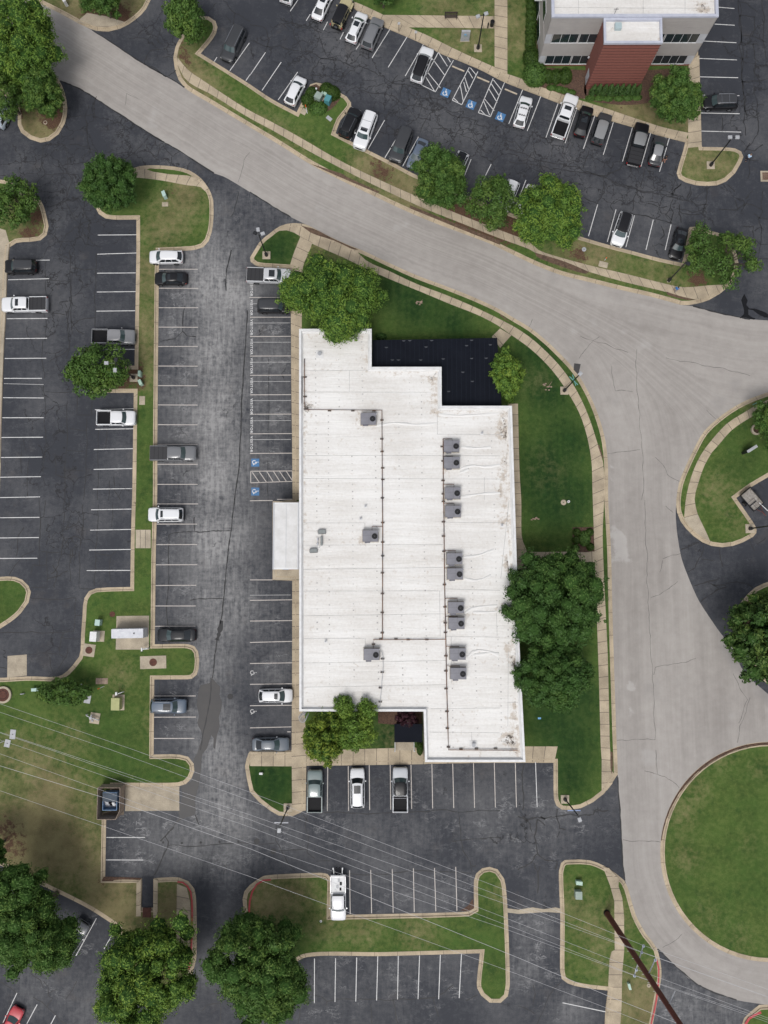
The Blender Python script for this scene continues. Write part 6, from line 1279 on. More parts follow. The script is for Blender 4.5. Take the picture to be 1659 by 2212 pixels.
T('D 1188,456', 76, 86, 10, 'bright', 'largest and brightest of the three upright trees by the road', nb=70, lobes=[(0, .1, .9, .85), (-.5, -.35, .5, .5), (.3, -.3, .6, .65)], blobr=(.15, .24))
T('D 1585,556', 50, 60, 8, 'mid', 'sparse tree with open crown at the far right road corner', gaps=.38, bare=2, leaf=.15)
T('D 1515,548', 42, 68, 7, 'mid', 'pale thin tree between the black sedan and the sparse corner tree', gaps=.5, bare=3, leaf=.12, lobes=[(0, .45, .5, .5), (-.1, -.2, .8, .6)])
T('D 1452,208', 60, 60, 8, 'mid', 'spreading tree in front of the office right of the brick tower', lobes=[(0, 0, .85, 1), (.6, .1, .45, .4), (.4, -.4, .6, .4)], blobr=(.17, .26))
T('D 1095,812', 37, 53, 5.5, 'bright', 'small oval tree between the black terrace roof and the curved pavement', name='round_tree', blobr=(.17, .25))
T('D 1198,1294', 114, 110, 10.5, 'deep', 'largest dense dark green tree leaning over the east parapet', name='round_tree', nb=110, blobr=(.13, .20), dens=1.0)
T('D 1196,1462', 86, 78, 9, 'deep', 'second dense dark green tree, below the largest by the east wall', name='round_tree', nb=90, blobr=(.13, .20))
T('D 700,1592', 48, 55, 7.5, 'yellow', 'lime green tree left half of the pair in the south court', lobes=[(0, 0, .95, .95)], blobr=(.2, .3))
T('D 762,1570', 58, 58, 8, 'bright', 'green tree right half of the pair in the south court', lobes=[(.1, -.1, .85, .8), (-.3, .7, .35, .35), (.5, .6, .35, .3)], blobr=(.17, .27), gaps=.05)
T('D 1655,1375', 84, 102, 12, 'ever', 'large evergreen tree on the round island at the right edge', name='evergreen_tree', nb=95, blobr=(.12, .2), leaf=.2)
T('D 68,1982', 112, 122, 13, 'mid', 'broad tree in the lower left corner above the silver suv', nb=95, blobr=(.13, .22), lobes=[(-.22, .05, .80, .92), (.40, -.42, .50, .42)])
T('D 312,2110', 112, 122, 13, 'bright', 'wide bright tree at the bottom left of the access drive', nb=95, blobr=(.13, .22))
T('D 555,2090', 102, 124, 13, 'mid', 'tall green tree at the bottom right of the access drive', nb=95, blobr=(.13, .22), lobes=[(0, 0, .95, 1), (.35, -.3, .7, .6)])
T('D -25,1840', 34, 36, 8, 'mid', 'tree edge poking in at the left border above the lower lot')
T('D 1668,912', 42, 48, 7, 'mid', 'tree cut by the right border beside the stone ring')
T('D 140,1492', 50, 34, 4.5, 'mid', 'low spreading shrub tree with purple twigs by the utility boxes', gaps=.3, bare=2, leaf=.14, lobes=[(-.15, -.05, .85, .95), (.65, -.05, .4, .45)])
T('D 878,1555', 24, 22, 3.0, 'red', 'small purple leaved tree in the dark corner of the south court', name='purple_tree', leaf=.12, nb=24)
T('D 828,-14', 30, 24, 5, 'deep', 'dark bush tree at the top edge beside the office path', nb=24)

# shrubs
def shrub(s, r, h, kind, label, ry=None, name='clipped_shrub', grp='clipped shrubs', leaf=.075, z0=.12, cone=False):
    p = W(D(s)[0], h*.5+z0); ry = ry or r; n = int(900*max(.25, (r*ry)**.5)**1.3)
    d = TG.normal(size=(n, 3)); d[:, 2] = np.abs(d[:, 2]); d /= np.linalg.norm(d, axis=1)[:, None]
    k = TG.uniform(.9, 1.05, n)
    if cone:
        hh = TG.uniform(0, 1, n); an = TG.uniform(0, 6.283, n); rad = (1-hh)**.55; c = np.stack([np.cos(an)*rad*r, np.sin(an)*rad*ry, hh*h], 1)*k[:, None]; d = np.stack([np.cos(an), np.sin(an), .4+hh], 1)
    else: c = d*k[:, None]*np.array([r, ry, h])
    nr = d+TG.normal(size=(n, 3))*.35; nr /= np.linalg.norm(nr, axis=1)[:, None]
    a = np.cross(nr, TG.normal(size=(n, 3))); a /= np.linalg.norm(a, axis=1)[:, None]; b_ = np.cross(nr, a); sz = leaf*TG.uniform(.8, 1.5, n)[:, None]
    V = np.stack([c-a*sz, c-b_*sz*.7, c+a*sz, c+b_*sz*.7], 1).reshape(-1, 3)
    t_ = np.repeat(np.clip(TG.normal(.5, .2, n), 0, 1), 4)
    root = empty(name, (p.x, p.y, z0), 0, label, 'shrub', grp)
    o = bpy.data.objects.new('foliage', leaf_mesh('foliage', [(V, t_, t_*.3)], LM[kind])); link(o, root)
    b2 = MB()
    if cone: b2.cyl((0, 0), r*.82, 0, h*.9, 12, r*.2)
    else: b2.ball((0, 0, 0), r*.9, ry*.9, h*.92, 12, 8)
    b2.build('inner_growth', M['innerleaf'], root, True)
    return root
M['innerleaf'] = mat('inner_growth', (.016, .034, .008), .9, spec=.1)
for i, (x, y) in enumerate([(212, -10), (211, 35), (210, 82), (211, 121), (208, 161), (206, 204), (206, 246), (204, 289)]):
    shrub(f'C {x},{y}', .80, 1.15, 'hedge', f'round clipped ball, {["cut by the top edge in","second in","third in","fourth in","fifth in","sixth in","seventh in","lowest in"][i]} the column beside the office west wall', grp='round clipped balls along the office')
shrub('C 212,372', 1.25, 1.5, 'hedge', 'loose leafy shrub at the lower end of the office ball column', 1.7, 'leafy_shrub', 'loose shrubs by the office')
shrub('C 238,480', 1.75, 1.5, 'mid', 'wide loose shrub wrapping the office south west corner', 1.9, 'leafy_shrub', 'loose shrubs by the office', .11)
for x, lb, r in ((325, 'left', .78), (375, 'middle', .85), (437, 'right', .95)): shrub(f'C {x},{500 if x < 430 else 496}', r, 1.2, 'hedge', f'{lb} one of three oval clipped shrubs by the office path', r*1.3, grp='oval clipped shrubs')
for i in range(9): shrub(f'C {622+i*37.5},{592-(i%2)*3}', .52, 2.3, 'ever', f'{["leftmost","second","third","fourth","middle","sixth","seventh","eighth","rightmost"][i]} narrow cypress in the row at the foot of the brick tower', .55, 'columnar_cypress', 'narrow cypresses under the brick tower', cone=True)
for i, (s, r) in enumerate((('B 382,655', .95), ('B 410,612', .95), ('B 508,588', 1.05), ('B 545,612', 1.15))):
    shrub(s, r, 1.0, 'hedge', ['lowest left', 'upper left', 'upper right', 'rightmost'][i]+' round clipped shrub around the utility boxes of the upper island', grp='round shrubs of the utility bed')
shrub('B 452,712', 1.3, .6, 'mid', 'low loose green shrub below the utility boxes', 1.1, 'leafy_shrub', 'loose shrubs in beds', .1)
for i, s in enumerate(('J 511,213', 'J 597,213', 'J 507,266', 'J 601,311', 'J 503,318')):
    shrub(s, .55, .6, 'hedge', ['upper left', 'upper right', 'middle left', 'lower right', 'lower left'][i]+' small ball shrub in the square bark bed by the pavement', grp='small balls in the square bed')
shrub('J 562,256', .85, .7, 'mid', 'bigger loose shrub in the centre of the square bark bed', 1.05, 'leafy_shrub', 'loose shrubs in beds', .1)
for i, s in enumerate(('C 345,580', 'C 395,590', 'C 430,600', 'C 470,612', 'C 600,650', 'C 660,650', 'C 720,652', 'C 790,652', 'C 850,648', 'C 910,645')):
    shrub(s, .75, .3, 'mid', f'low ground shrub {["first","second","third","fourth","fifth","sixth","seventh","eighth","ninth","tenth"][i]} from the left along the office bed', .45, 'ground_shrub', 'low shrubs along the office bed', .09)
shrub('L 1128,-10', .45, .8, 'hedge', 'small square green shrub against the wall at the south court', .95, 'clipped_shrub', 'court shrubs')
shrub('F 870,572', .8, .5, 'deep', 'low shrub at the north edge of the black terrace roof', .5, 'leafy_shrub', 'court shrubs')

# ------------------------------------------------------------------ lamps, pole and wires
def lamp(base, h, label, heads, cross=None, slab=.55):
    p = W(D(base)[0]); root = empty('street_lamp', (p.x, p.y, .125), 0, label, 'street lamp', 'black parking lot lamps')
    q = MB(); q.box(-slab, slab, -slab, slab, -.05, .10, .02); q.build('base_slab', M['pad'], root)
    q = MB(); q.cyl((0, 0), .26, .10, .75, 12, .2); q.build('base_cover', M['blackmetal'], root)
    q = MB(); q.tube([(0, 0, .1), (0, 0, h)], .10, 8, .075); q.build('pole', M['blackmetal'], root)
    for (a, l, kind) in heads:
        dx, dy = math.cos(R(a)), math.sin(R(a)); q = MB(); q.tube([(0, 0, h-.15), (dx*l, dy*l, h-.05)], .04, 5)
        q.build('arm', M['blackmetal'], root); q = MB(); q.box(l-.05, l+.5, -.22, .22, h-.12, h+.06, .04, R(a), (0, 0.0001)); hd = q.build('lamp_head', M['blackmetal'] if kind else M['greymetal'], root)
        q = MB(); q.box(l+.02, l+.42, -.16, .16, h-.14, h-.125, 0, R(a), (0, 0.0001)); q.build('lens', M['lamp'], hd)
    if cross:
        q = MB()
        a, z, l, m_ = cross; dx, dy = math.cos(R(a))*l, math.sin(R(a))*l; q.tube([(-dx, -dy, z), (dx, dy, z)], .07, 6); q.build('banner_bracket', M[m_], root)
    return root
lamp('F 110,38', 7.2, 'black lamp with two heads on the small grass corner north west of the white roof', [(100, .5, 0), (20, .3, 0), (150, .35, 1)])
lamp('B 1512,325', 7.5, 'black lamp near the bench and the monument sign before the office', [(200, .6, 0), (20, .1, 0)])
lamp('C 1395,1100', 7.8, 'black lamp on the grassy corner island in front of the office', [(0, .4, 0), (180, .1, 0)])
lamp('G 1118,205', 6.9, 'black single head lamp leaning over the road pavement near the black sedan', [(-20, .1, 1)], slab=.25)
lamp('E 890,850', 8.3, 'black lamp with three heads beside the sprawling lot tree', [(180, .9, 0), (80, .2, 1), (-90, .7, 0)])
lamp('L 252,380', 9.1, 'black lamp at the tip of the south west grass corner', [(-95, .2, 0)], (0, 7.2, .85, 'bannerw'))
lamp('M 310,325', 8.0, 'black lamp on the south east grass corner by the roundabout', [(-70, .3, 0)], (0, 5.6, .8, 'bannerb'))
lamp('P 900,1700', 7.5, 'black lamp on the square slab by the trailer at the right edge', [(0, .3, 1)], slab=.6)
M_ = lamp('G 425,935', 8.9, 'black lamp carrying two green street name blades on the curved pavement', [(45, .1, 0)])
q = MB(); q.box(-.75, .75, -.02, .02, 5.9, 6.15, 0, R(-45), (.0, .0001)); q.build('street_name_blade', M['signteal'], M_)
q = MB(); q.box(-.75, .75, -.02, .02, 6.2, 6.42, 0, R(-75), (.0, .0001)); q.build('street_name_blade', M['signteal'], M_)
# steel utility pole with its arms
PB = Vector((28.72, -43.4, 0)); up = empty('utility_pole', (PB.x, PB.y, .1), 0, 'tall rust brown steel utility pole with wire arms near the roundabout', 'utility pole')
q = MB(); q.tube([(0, 0, 0), (0, 0, 36)], .37, 18, .24); q.build('pole', M['rust'], up, True)
q = MB(); q.cyl((0, 0), .43, 0, .35, 18); q.build('base_collar', M['trim'], up)
def PW(s, z): return W(D(s)[0], z)
arms = [('U 830,305', 'U 770,505', 14.2), ('U 908,400', 'U 862,500', 18.1), ('U 1040,605', 'U 995,705', 25.0)]
for a, b_, z in arms:
    q = MB(); pa, pb = PW(a, z)-PB, PW(b_, z)-PB; pa.z = pb.z = z; q.tube([pa, pb], .07, 6); ar = q.build('arm', M['greymetal'], up)
    mid = (pa+pb)/2
    if mid.xy.length > .6: q = MB(); q.tube([(0, 0, z), pb if pb.xy.length < pa.xy.length else pa], .06, 6); q.build('arm_brace', M['greymetal'], up)
ins = {}
def insulator(s, z):
    p = PW(s, z)-PB; q = MB(); q.cyl((p.x, p.y), .16, z+.02, z+.12, 10); q.cyl((p.x, p.y), .11, z+.12, z+.35, 10, .06); q.build('insulator', M['insul'], up)
for s, z in (('U 830,307', 14.2), ('U 818,350', 14.2), ('U 783,465', 14.2), ('U 770,505', 14.2), ('U 862,498', 18.1), ('U 908,400', 18.1), ('U 993,706', 25.0)): insulator(s, z)
q = MB()
for k in range(14): z = 8+k*2; q.tube([(-.42, .1, z), (-.62, .1, z)], .025, 4)
q.build('climbing_peg', M['greymetal'], up)
wires = [
 ('uppermost power line', 'D -120,1478 H 0,1352 880,1655 K 1659,280 L 1659,915 U 830,307 1659,600 D 1800,2145', 14.5),
 ('second power line', 'D -120,1496 H 0,1408 730,1655 K 1659,335 L 1659,968 M 0,1018 U 818,350 1659,648 D 1800,2175', 14.5),
 ('third power line', 'D -120,1533 H 0,1540 350,1655 K 1659,430 L 1659,1008 U 818,352 1659,652 D 1800,2176', 14.5),
 ('fourth power line', 'D -120,1535 H 0,1545 340,1659 K 1659,462 L 1659,1100 U 783,466 1659,790 D 1800,2225', 14.5),
 ('fifth power line', 'D -120,1549 H 0,1592 190,1655 K 1659,512 L 1659,1145 M 0,1190 U 770,505 1659,803 D 1800,2232', 14.5),
 ('sixth power line running close under the fifth', 'D -120,1590 K 0,25 1659,620 L 1659,1175 U 770,507 1659,818 D 1800,2240', 14.5),
 ('thick seventh power line', 'D -120,1618 K 0,105 800,350 1659,655 L 1659,1330 M 0,1378 U 590,640 1050,822 D 1700,2340', 19.0),
 ('lowest power line', 'D -120,1672 K 0,270 1659,840 L 1659,1445 U 0,500 580,720 860,830 D 1640,2350', 19.0)]
for i, (nm, s, z) in enumerate(wires):
    pts = D(s); P = [W(p, z) for p in pts]
    a, b_ = P[0], P[-1]; hp = [max(0, min(1, (p-a).length/(b_-a).length)) for p in P]
    q = MB(); q.tube([(p.x, p.y, z) for p in P], .014 if i != 6 else .020, 5); o = q.build('power_line', M['wire']); tag(o, f'{nm} of the eight crossing the lower lots', 'power line', 'power lines')

# ------------------------------------------------------------------ street furniture and utility boxes
def slabthing(name, s, w, l, h, rz, m, label, cat, z0=.125, lid=None, grp=None, round_=False):
    p = W(D(s)[0], z0+h); root = empty(name, (p.x, p.y, z0), R(rz), label, cat, grp)
    q = MB()
    if round_: q.cyl((0, 0), w/2, 0, h, 20)
    else: q.box(-w/2, w/2, -l/2, l/2, 0, h, min(.03, h*.3))
    q.build('slab' if h < .15 else 'casing', M[m], root)
    if lid == 'round': q = MB(); q.cyl((0, 0), min(w, l)*.30, h, h+.02, 20); q.cyl((0, 0), min(w, l)*.24, h+.02, h+.03, 20); q.build('manhole_cover', M['rustgrate'], root)
    if lid == 'seam': q = MB(); q.box(-.012, .012, -l/2, l/2, h+.002, h+.008); q.build('lid_joint', M['darkgrey'], root)
    if lid == 'two': q = MB(); q.box(-.06, .06, -.06, .06, h, h+.03); q.build('lid_handle', M['darkgrey'], root)
    return root
def cabinet(s, w, l, h, rz, m, label, cat='utility box', slope=.12, pad=None, m2=None, name='utility_cabinet', zc=None):
    p = W(D(s)[0], .125+h*.6); root = empty(name, (p.x, p.y, .125), R(rz), label, cat)
    q = MB(); x, y = w/2, l/2
    q.add([(-x, -y, 0), (x, -y, 0), (x, y, 0), (-x, y, 0), (-x+.02, -y+.02, h-slope), (x-.02, -y+.02, h), (x-.02, y-.02, h), (-x+.02, y-.02, h-slope)], [(3, 2, 1, 0), (4, 5, 6, 7), (0, 1, 5, 4), (1, 2, 6, 5), (2, 3, 7, 6), (3, 0, 4, 7)])
    q.build('casing', M[m], root)
    q = MB(); q.add([(-x-.02, -y-.02, h-slope+.005), (x+.02, -y-.02, h+.005), (x+.02, y+.02, h+.005), (-x-.02, y+.02, h-slope+.005), (-x-.02, -y-.02, h-slope+.045), (x+.02, -y-.02, h+.045), (x+.02, y+.02, h+.045), (-x-.02, y+.02, h-slope+.045)], [(3, 2, 1, 0), (4, 5, 6, 7), (0, 1, 5, 4), (1, 2, 6, 5), (2, 3, 7, 6), (3, 0, 4, 7)]); q.build('lid', M[m2 or m], root)
    if pad: q = MB(); q.box(pad[0], pad[1], pad[2], pad[3], -.02, .05); q.build('concrete_base', M['pad'], root)
    return root
slabthing('manhole_slab', 'H 590,997', 1.6, 1.65, .05, -8, 'pad', 'concrete slab with round rusty cover next to the curved kerb', 'manhole', lid='round')
slabthing('manhole_slab', 'H 1016,1077', 3.5, 1.7, .05, 2, 'pad', 'long stained concrete slab with a round rusty cover on the grass nose', 'manhole', lid='round')
slabthing('manhole_cover', 'H 745,758', .75, .75, .04, 0, 'rustgrate', 'small round rusty cover alone in the grass above the generator slab', 'manhole', round_=True)
slabthing('meter_slab', 'H 675,1202', 1.6, .8, .05, 0, 'palebrown', 'brown rectangular meter slab above the orange marker post', 'slab', lid='seam')
slabthing('meter_slab', 'H 580,1320', .85, 1.15, .05, -10, 'greymetal', 'tilted grey meter lid beside the low spreading shrub', 'slab', lid='two')
slabthing('meter_slab', 'H 84,1555', .75, 1.25, .05, -5, 'greymetal', 'upper of two pale lids by the left edge under the wires', 'slab', lid='two')
slabthing('meter_slab', 'H 48,1615', .75, 1.0, .05, -12, 'greymetal', 'lower of two pale lids by the left edge under the wires', 'slab', lid='two')
slabthing('meter_slab', 'E 943,998', .78, 1.2, .05, 0, 'pad', 'rounded concrete lid in the grass median right of the lot tree', 'slab')
slabthing('meter_slab', 'A 1095,1355', .85, .6, .06, 0, 'pad', 'concrete lid with a slot below the pale green box in the north west grass', 'slab', lid='seam')
slabthing('meter_slab', 'B 358,740', .7, .85, .05, -30, 'pad', 'grey lid at the foot of the orange marker post', 'slab')
slabthing('meter_slab', 'B 525,785', .85, .5, .05, -40, 'greymetal', 'pale lid on the slope right of the utility bed', 'slab')
slabthing('meter_slab', 'G 686,96', 1.25, .8, .06, -15, 'pad', 'concrete lid between the pavement and the black sedan bays', 'slab')
slabthing('valve_cover', 'G 558,-5', .6, .6, .08, 0, 'greymetal', 'round grey cover on the verge below the upper lot', 'cover', round_=True, lid='two')
slabthing('valve_cover', 'J 422,16', .75, .75, .06, 0, 'pad', 'round concrete cover on the dark lawn beside a white cap', 'cover', round_=True, lid='two')
slabthing('valve_cover', 'J 456,10', .35, .35, .35, 0, 'white', 'small white cap beside the round concrete cover on the lawn', 'cover', round_=True, lid='two')
slabthing('valve_cover', 'A 300,812', .55, .55, .08, 0, 'pad', 'ring shaped cover at the foot of the left teardrop island tree', 'cover', round_=True, lid='round')
slabthing('valve_cover', 'L 470,1137', .3, .3, .06, 0, 'white', 'two small white caps left of the work truck kerb', 'cover', round_=True, lid='two')
slabthing('valve_cover', 'U 868,575', .5, .5, .06, 0, 'pad', 'round concrete cover beside the steel pole in the dry verge', 'cover', round_=True, lid='two')
# big storm drain ring
p = W(D('H 20,1293')[0], .3); o = empty('storm_drain', (p.x, p.y, .12), 0, 'big round concrete drain with rusty grating at the left edge', 'drain')
q = MB(); q.grid([[(r*math.cos(2*math.pi*k/28), r*math.sin(2*math.pi*k/28), z) for k in range(28)] for r, z in ((1.12, 0), (1.12, .3), (.86, .3), (.86, .05))], True); q.build('concrete_ring', M['pad'], o)
q = MB(); q.cyl((0, 0), .86, .05, .22, 24); q.build('grating', M['rustgrate'], o)
q = MB()
for k in range(18): a = 2*math.pi*k/18; q.box(.55*math.cos(a)-.05, .55*math.cos(a)+.05, .55*math.sin(a)-.05, .55*math.sin(a)+.05, .221, .235)
q.build('drain_hole', M['trim'], o)
# generator
p = W(D('H 862,882')[0], 1.2); o = empty('generator', (p.x, p.y, .13), R(1), 'long white generator housing on a wide concrete slab', 'generator')
q = MB(); q.box(-2.1, 2.1, -.62, .62, .1, 2.3, .05); q.build('housing', M['genwhite'], o)
q = MB()
for x in (-1.3, -.4, .5, 1.3): q.box(x-.3, x+.3, -.65, -.62, .5, 1.9); q.box(x-.3, x+.3, .62, .65, .5, 1.9)
q.build('louvre', M['greymetal'], o); q = MB(); q.cyl((.9, 0), .09, 2.3, 2.42, 10); q.build('exhaust', M['darkgrey'], o)
patch('generator_slab', 'H 775,770 992,767 990,992 770,992', 'pad', .15, 30, 2)
p = W(D('H 955,984')[0], .8); o = empty('pipe_stand', (p.x+.2, p.y, .15), 0, 'bent white pipe stand at the corner of the generator slab', 'pipe stand')
q = MB(); q.tube([(.3, 0, 0), (.3, 0, 1.0), (-.1, -.05, 1.2), (-.3, -.1, 1.0)], .09, 7); q.box(-.42, -.25, -.35, .1, .9, 1.3); q.build('pipe', M['white'], o)
cabinet('H 652,813', .65, .75, 1.1, -5, 'paleteal', 'pale green cabinet in the grass above the white cabinet')
cabinet('H 627,905', .85, 1.25, 1.5, -3, 'white', 'white cabinet standing on the left part of its small slab', pad=(-.45, 1.05, -.72, .72), slope=.05)
cabinet('H 772,1352', 1.1, 1.55, 1.3, 0, 'olive', 'olive yellow transformer on a square slab', 'transformer', pad=(-.75, .85, -.95, 1.1), slope=.1, name='transformer')
cabinet('H 236,1258', .95, .35, .8, 3, 'paleteal', 'flat pale green box left of the low spreading shrub')
cabinet('A 1090,1292', .45, .75, 1.1, 20, 'paleteal', 'pale green tilted box in the north west grass area')
cabinet('E 928,822', .35, .72, .9, 0, 'mint', 'upper of two mint green pedestals beside the lot lamp')
cabinet('E 932,880', .4, .72, .9, 25, 'mint', 'lower tilted one of two mint green pedestals beside the lot lamp')
cabinet('M 404,880', .75, .42, .8, -3, 'mint', 'small mint box above the grey green box on the south east island')
cabinet('M 400,960', .82, .95, 1.0, 0, 'greygreen', 'grey green transformer box on the south east island', 'transformer', name='transformer')
cabinet('B 455,642', .95, .9, 1.1, -30, 'greygreen', 'grey green box between clipped shrubs in the utility bed', pad=(-.6, .6, -.6, .6))
cabinet('B 493,622', .75, .45, .7, -30, 'mint', 'small pale green box in the utility bed')
cabinet('B 517,662', .8, .9, 1.2, -25, 'teal', 'teal box right of the grey green box in the utility bed')
cabinet('L 73,156', .42, .22, .5, 0, 'white', 'small white box on the south west grass corner')
cabinet('U 738,578', .25, .75, .6, 15, 'mint', 'little pale green box on the verge right of the lower pavement')
cabinet('A 428,8', .4, .7, 1.2, 30, 'white', 'white box at the top edge on the curved brown island')
def post(s, h, m, label, r=.07, top=None, name='marker_post', tip=(0, 0), cat='marker post', zb=.12, m2=None):
    p = W(D(s)[0], zb); o = empty(name, (p.x, p.y, zb), 0, label, cat); q = MB(); q.tube([(0, 0, 0), (tip[0], tip[1], h)], r, 8); q.build('post', M[m], o)
    if top: q = MB(); q.tube([(tip[0]*.72, tip[1]*.72, h*.72), (tip[0]*1.01, tip[1]*1.01, h*1.01)], r*1.1, 8); q.build('post_cap', M[top], o)
    if m2: q = MB(); q.box(tip[0]-.17, tip[0]+.17, tip[1]-.02-.05, tip[1]-.05, h-.5, h+.05); q.build('sign_plate', M[m2], o)
    return o
post('H 690,1236', 1.2, 'white', 'white and orange marker post below the brown meter slab', .05, 'orange', tip=(-.4, -.2))
post('B 380,752', 1.3, 'white', 'white and orange marker post left of the utility bed', .05, 'orange', tip=(-.15, .5))
post('G 695,68', 1.0, 'white', 'white and orange marker post above the concrete verge lid', .05, 'orange')
post('H 25,1600', 1.1, 'white', 'white and orange marker post between the pale lids', .05, 'orange', tip=(-.5, -.2))
post('H 540,1227', 1.1, 'white', 'thick white pipe post at the edge of the low spreading shrub', .17, name='vent_post', cat='post')
post('B 443,610', .9, 'white', 'thin white pipe post among the utility bed shrubs', .12, name='vent_post', cat='post')
post('B 987,205', 2.0, 'blackmetal', 'parking sign on a black post, left of two by the office walk', .035, name='parking_sign', cat='sign', m2='white')
post('B 1098,262', 2.0, 'blackmetal', 'parking sign on a black post, right of two by the office walk', .035, name='parking_sign', cat='sign', m2='white')
post('B 1577,185', 1.1, 'blackmetal', 'short black bollard beside the litter bin', .09, name='bollard', cat='bollard')
post('P 935,330', 2.6, 'signteal', 'thin post with teal street name plates at the right edge pavement', .04, name='street_sign', cat='street sign', m2='signteal')
for s, lb in (('B 1382,455', 'left wheel stop of the three in the accessible bays'), ('B 1547,527', 'middle wheel stop of the three in the accessible bays'), ('C 73,607', 'right wheel stop of the three in the accessible bays')):
    p = W(D(s)[0], .1); q = MB(); q.box(-.95, .95, -.09, .09, 0, .13, .04, R(-24), (0, .0001)); o = q.build('wheel_stop', M['walkplain'], None, loc=(p.x, p.y, .004)); tag(o, lb, 'wheel stop', 'wheel stops')
# bench, bin, monument signs
p = W(D('B 1334,105')[0], .5); o = empty('park_bench', (p.x, p.y, .15), 0, 'dark slatted bench on the office walk', 'bench')
q = MB()
for k in range(4): q.box(-.9, .9, -.35+.13*k, -.26+.13*k, .43, .47)
q.build('seat', M['darkwood'], o); q = MB()
for k in range(3): q.box(-.9, .9, .20, .24, .55+.13*k, .64+.13*k)
q.build('backrest', M['darkwood'], o)
for x in (-.8, .8): q = MB(); q.box(x-.03, x+.03, -.33, -.27, 0, .43); q.box(x-.03, x+.03, .18, .24, 0, .9); q.box(x-.03, x+.03, -.35, .24, .60, .64); q.build('leg', M['blackmetal'], o)
p = W(D('B 1606,160')[0], .5); o = empty('litter_bin', (p.x, p.y, .15), 0, 'black round litter bin at the path crossing by the lamp', 'bin')
q = MB(); q.cyl((0, 0), .26, 0, .95, 14, .30); q.build('bin_body', M['blackmetal'], o); q = MB(); q.cyl((0, 0), .31, .95, 1.02, 14, .2); q.build('lid', M['trim'], o)
p = W(D('B 1425,270')[0], .1); o = empty('monument_sign', (p.x, p.y, .125), 0, 'grey upright monument sign with blue lettering on the small lawn', 'sign')
q = MB(); q.box(-.60, .60, -.14, .14, 0, 2.2, .02); q.build('panel', M['greymetal'], o); q = MB(); q.box(-.2, .1, -.16, -.14, 1.45, 1.7); q.build('emblem', M['skyblue'], o); q = MB()
for k in range(5): q.box(-.28+.12*k, -.19+.12*k, -.16, -.14, 1.2, 1.3)
q.build('lettering', M['teal'], o); q = MB(); q.box(-.66, .66, -.2, .2, -.02, .06); q.build('footing', M['pad'], o)
a, b_ = W(D('P 825,865')[0], .1), W(D('P 905,815')[0], .1); o = empty('monument_sign', ((a.x+b_.x)/2, (a.y+b_.y)/2, .125), math.atan2(b_.y-a.y, b_.x-a.x), 'low dark monument sign with a white slanted top on the right lawn', 'sign')
p = W(D('P 970,795')[0], 1.9)
q = MB(); q.box(-.75, .75, -.16, .16, 0, 1.9, .02); q.build('panel', M['blackmetal'], o); q = MB(); q.box(-.78, .78, -.19, .19, 1.9, 2.0, .02); q.build('cap', M['greymetal'], o)
q = MB()
for k in range(4): q.box(-.5, .5, -.18, -.16, .5+.3*k, .6+.3*k)
q.build('lettering', M['greywhite'], o)
p = W(D('P 975,605')[0], .15); o = empty('fire_pit_ring', (p.x, p.y, .125), 0, 'round stone ring half under the right edge tree', 'planter')
q = MB(); q.grid([[(r*math.cos(2*math.pi*k/20), r*math.sin(2*math.pi*k/20), z) for k in range(20)] for r, z in ((.75, 0), (.75, .35), (.52, .35), (.52, 0))], True); q.build('stone_ring', M['pad'], o); q = MB(); q.cyl((0, 0), .52, .02, .08, 16); q.build('soil', M['mulch'], o)
# stumps and little piles on the lawns
for s, lb, k in (('G 320,908', 'pile of broken brick and grey boxes on the dark lawn', 1.0), ('J 232,128', 'small pale stump with a fallen stick on the lawn', .5), ('F 1130,352', 'small pale stump with a stick on the north lawn', .6)):
    p = W(D(s)[0], .15); q = MB()
    for i in range(9): a = rnd.random()*6.28; rr = rnd.random()*k; q.box(rr*math.cos(a)-.12, rr*math.cos(a)+.12, rr*.45*math.sin(a)-.08, rr*.45*math.sin(a)+.08, 0, .1+.1*rnd.random(), .02)
    q.tube([(0, 0, .1), (.5*k, .7*k, .25)], .04, 5, .02); o = q.build('debris_pile', M['palebrown'], None, loc=(p.x, p.y, .125)); tag(o, lb, 'debris')
p = W(D('J 262,1448')[0], .2); q = MB()
for i in range(4): q.box(-.2+.1*i, -.1+.1*i, -.15+.05*(i % 2), .1, 0, .06+.02*i, .01)
tag(q.build('litter', M['skyblue'], None, loc=(p.x, p.y, .125)), 'scrap of blue litter on the south east lawn', 'litter')
# meter pipework
p = W(D('H 622,1448')[0], .3); o = empty('gas_meter', (p.x, p.y, .125), R(-8), 'silver gas pipework standing on a small square slab', 'gas meter')
q = MB(); q.box(-.55, .75, -.72, .70, 0, .05); q.build('slab', M['pad'], o); q = MB()
q.tube([(-1.1, .3, .1), (-.9, .3, .6), (-.3, .1, .6), (.1, .05, .6), (.7, -.1, .5), (.75, -.1, .05)], .07, 7); q.tube([(-.3, .1, .6), (-.2, .4, .8), (-.1, .5, .9)], .09, 7); q.cyl((-.25, .05), .2, .5, .8, 12); q.ball((0, -.25, .6), .17); q.tube([(-1.1, .3, .3), (-.7, .5, .6)], .04, 5); q.build('pipework', M['greymetal'], o, True)
p = W(D('H 788,1286')[0], .8); o = empty('pipe_stand', (p.x, p.y, .125), 0, 'white pipe and valve behind the olive transformer', 'pipe stand'); q = MB(); q.tube([(.5, .2, .1), (.4, .2, .7), (-.1, 0, .9), (-.3, -.05, .9)], .06, 6); q.box(-.35, -.12, -.15, .25, .75, 1.1); q.build('pipe', M['white'], o)
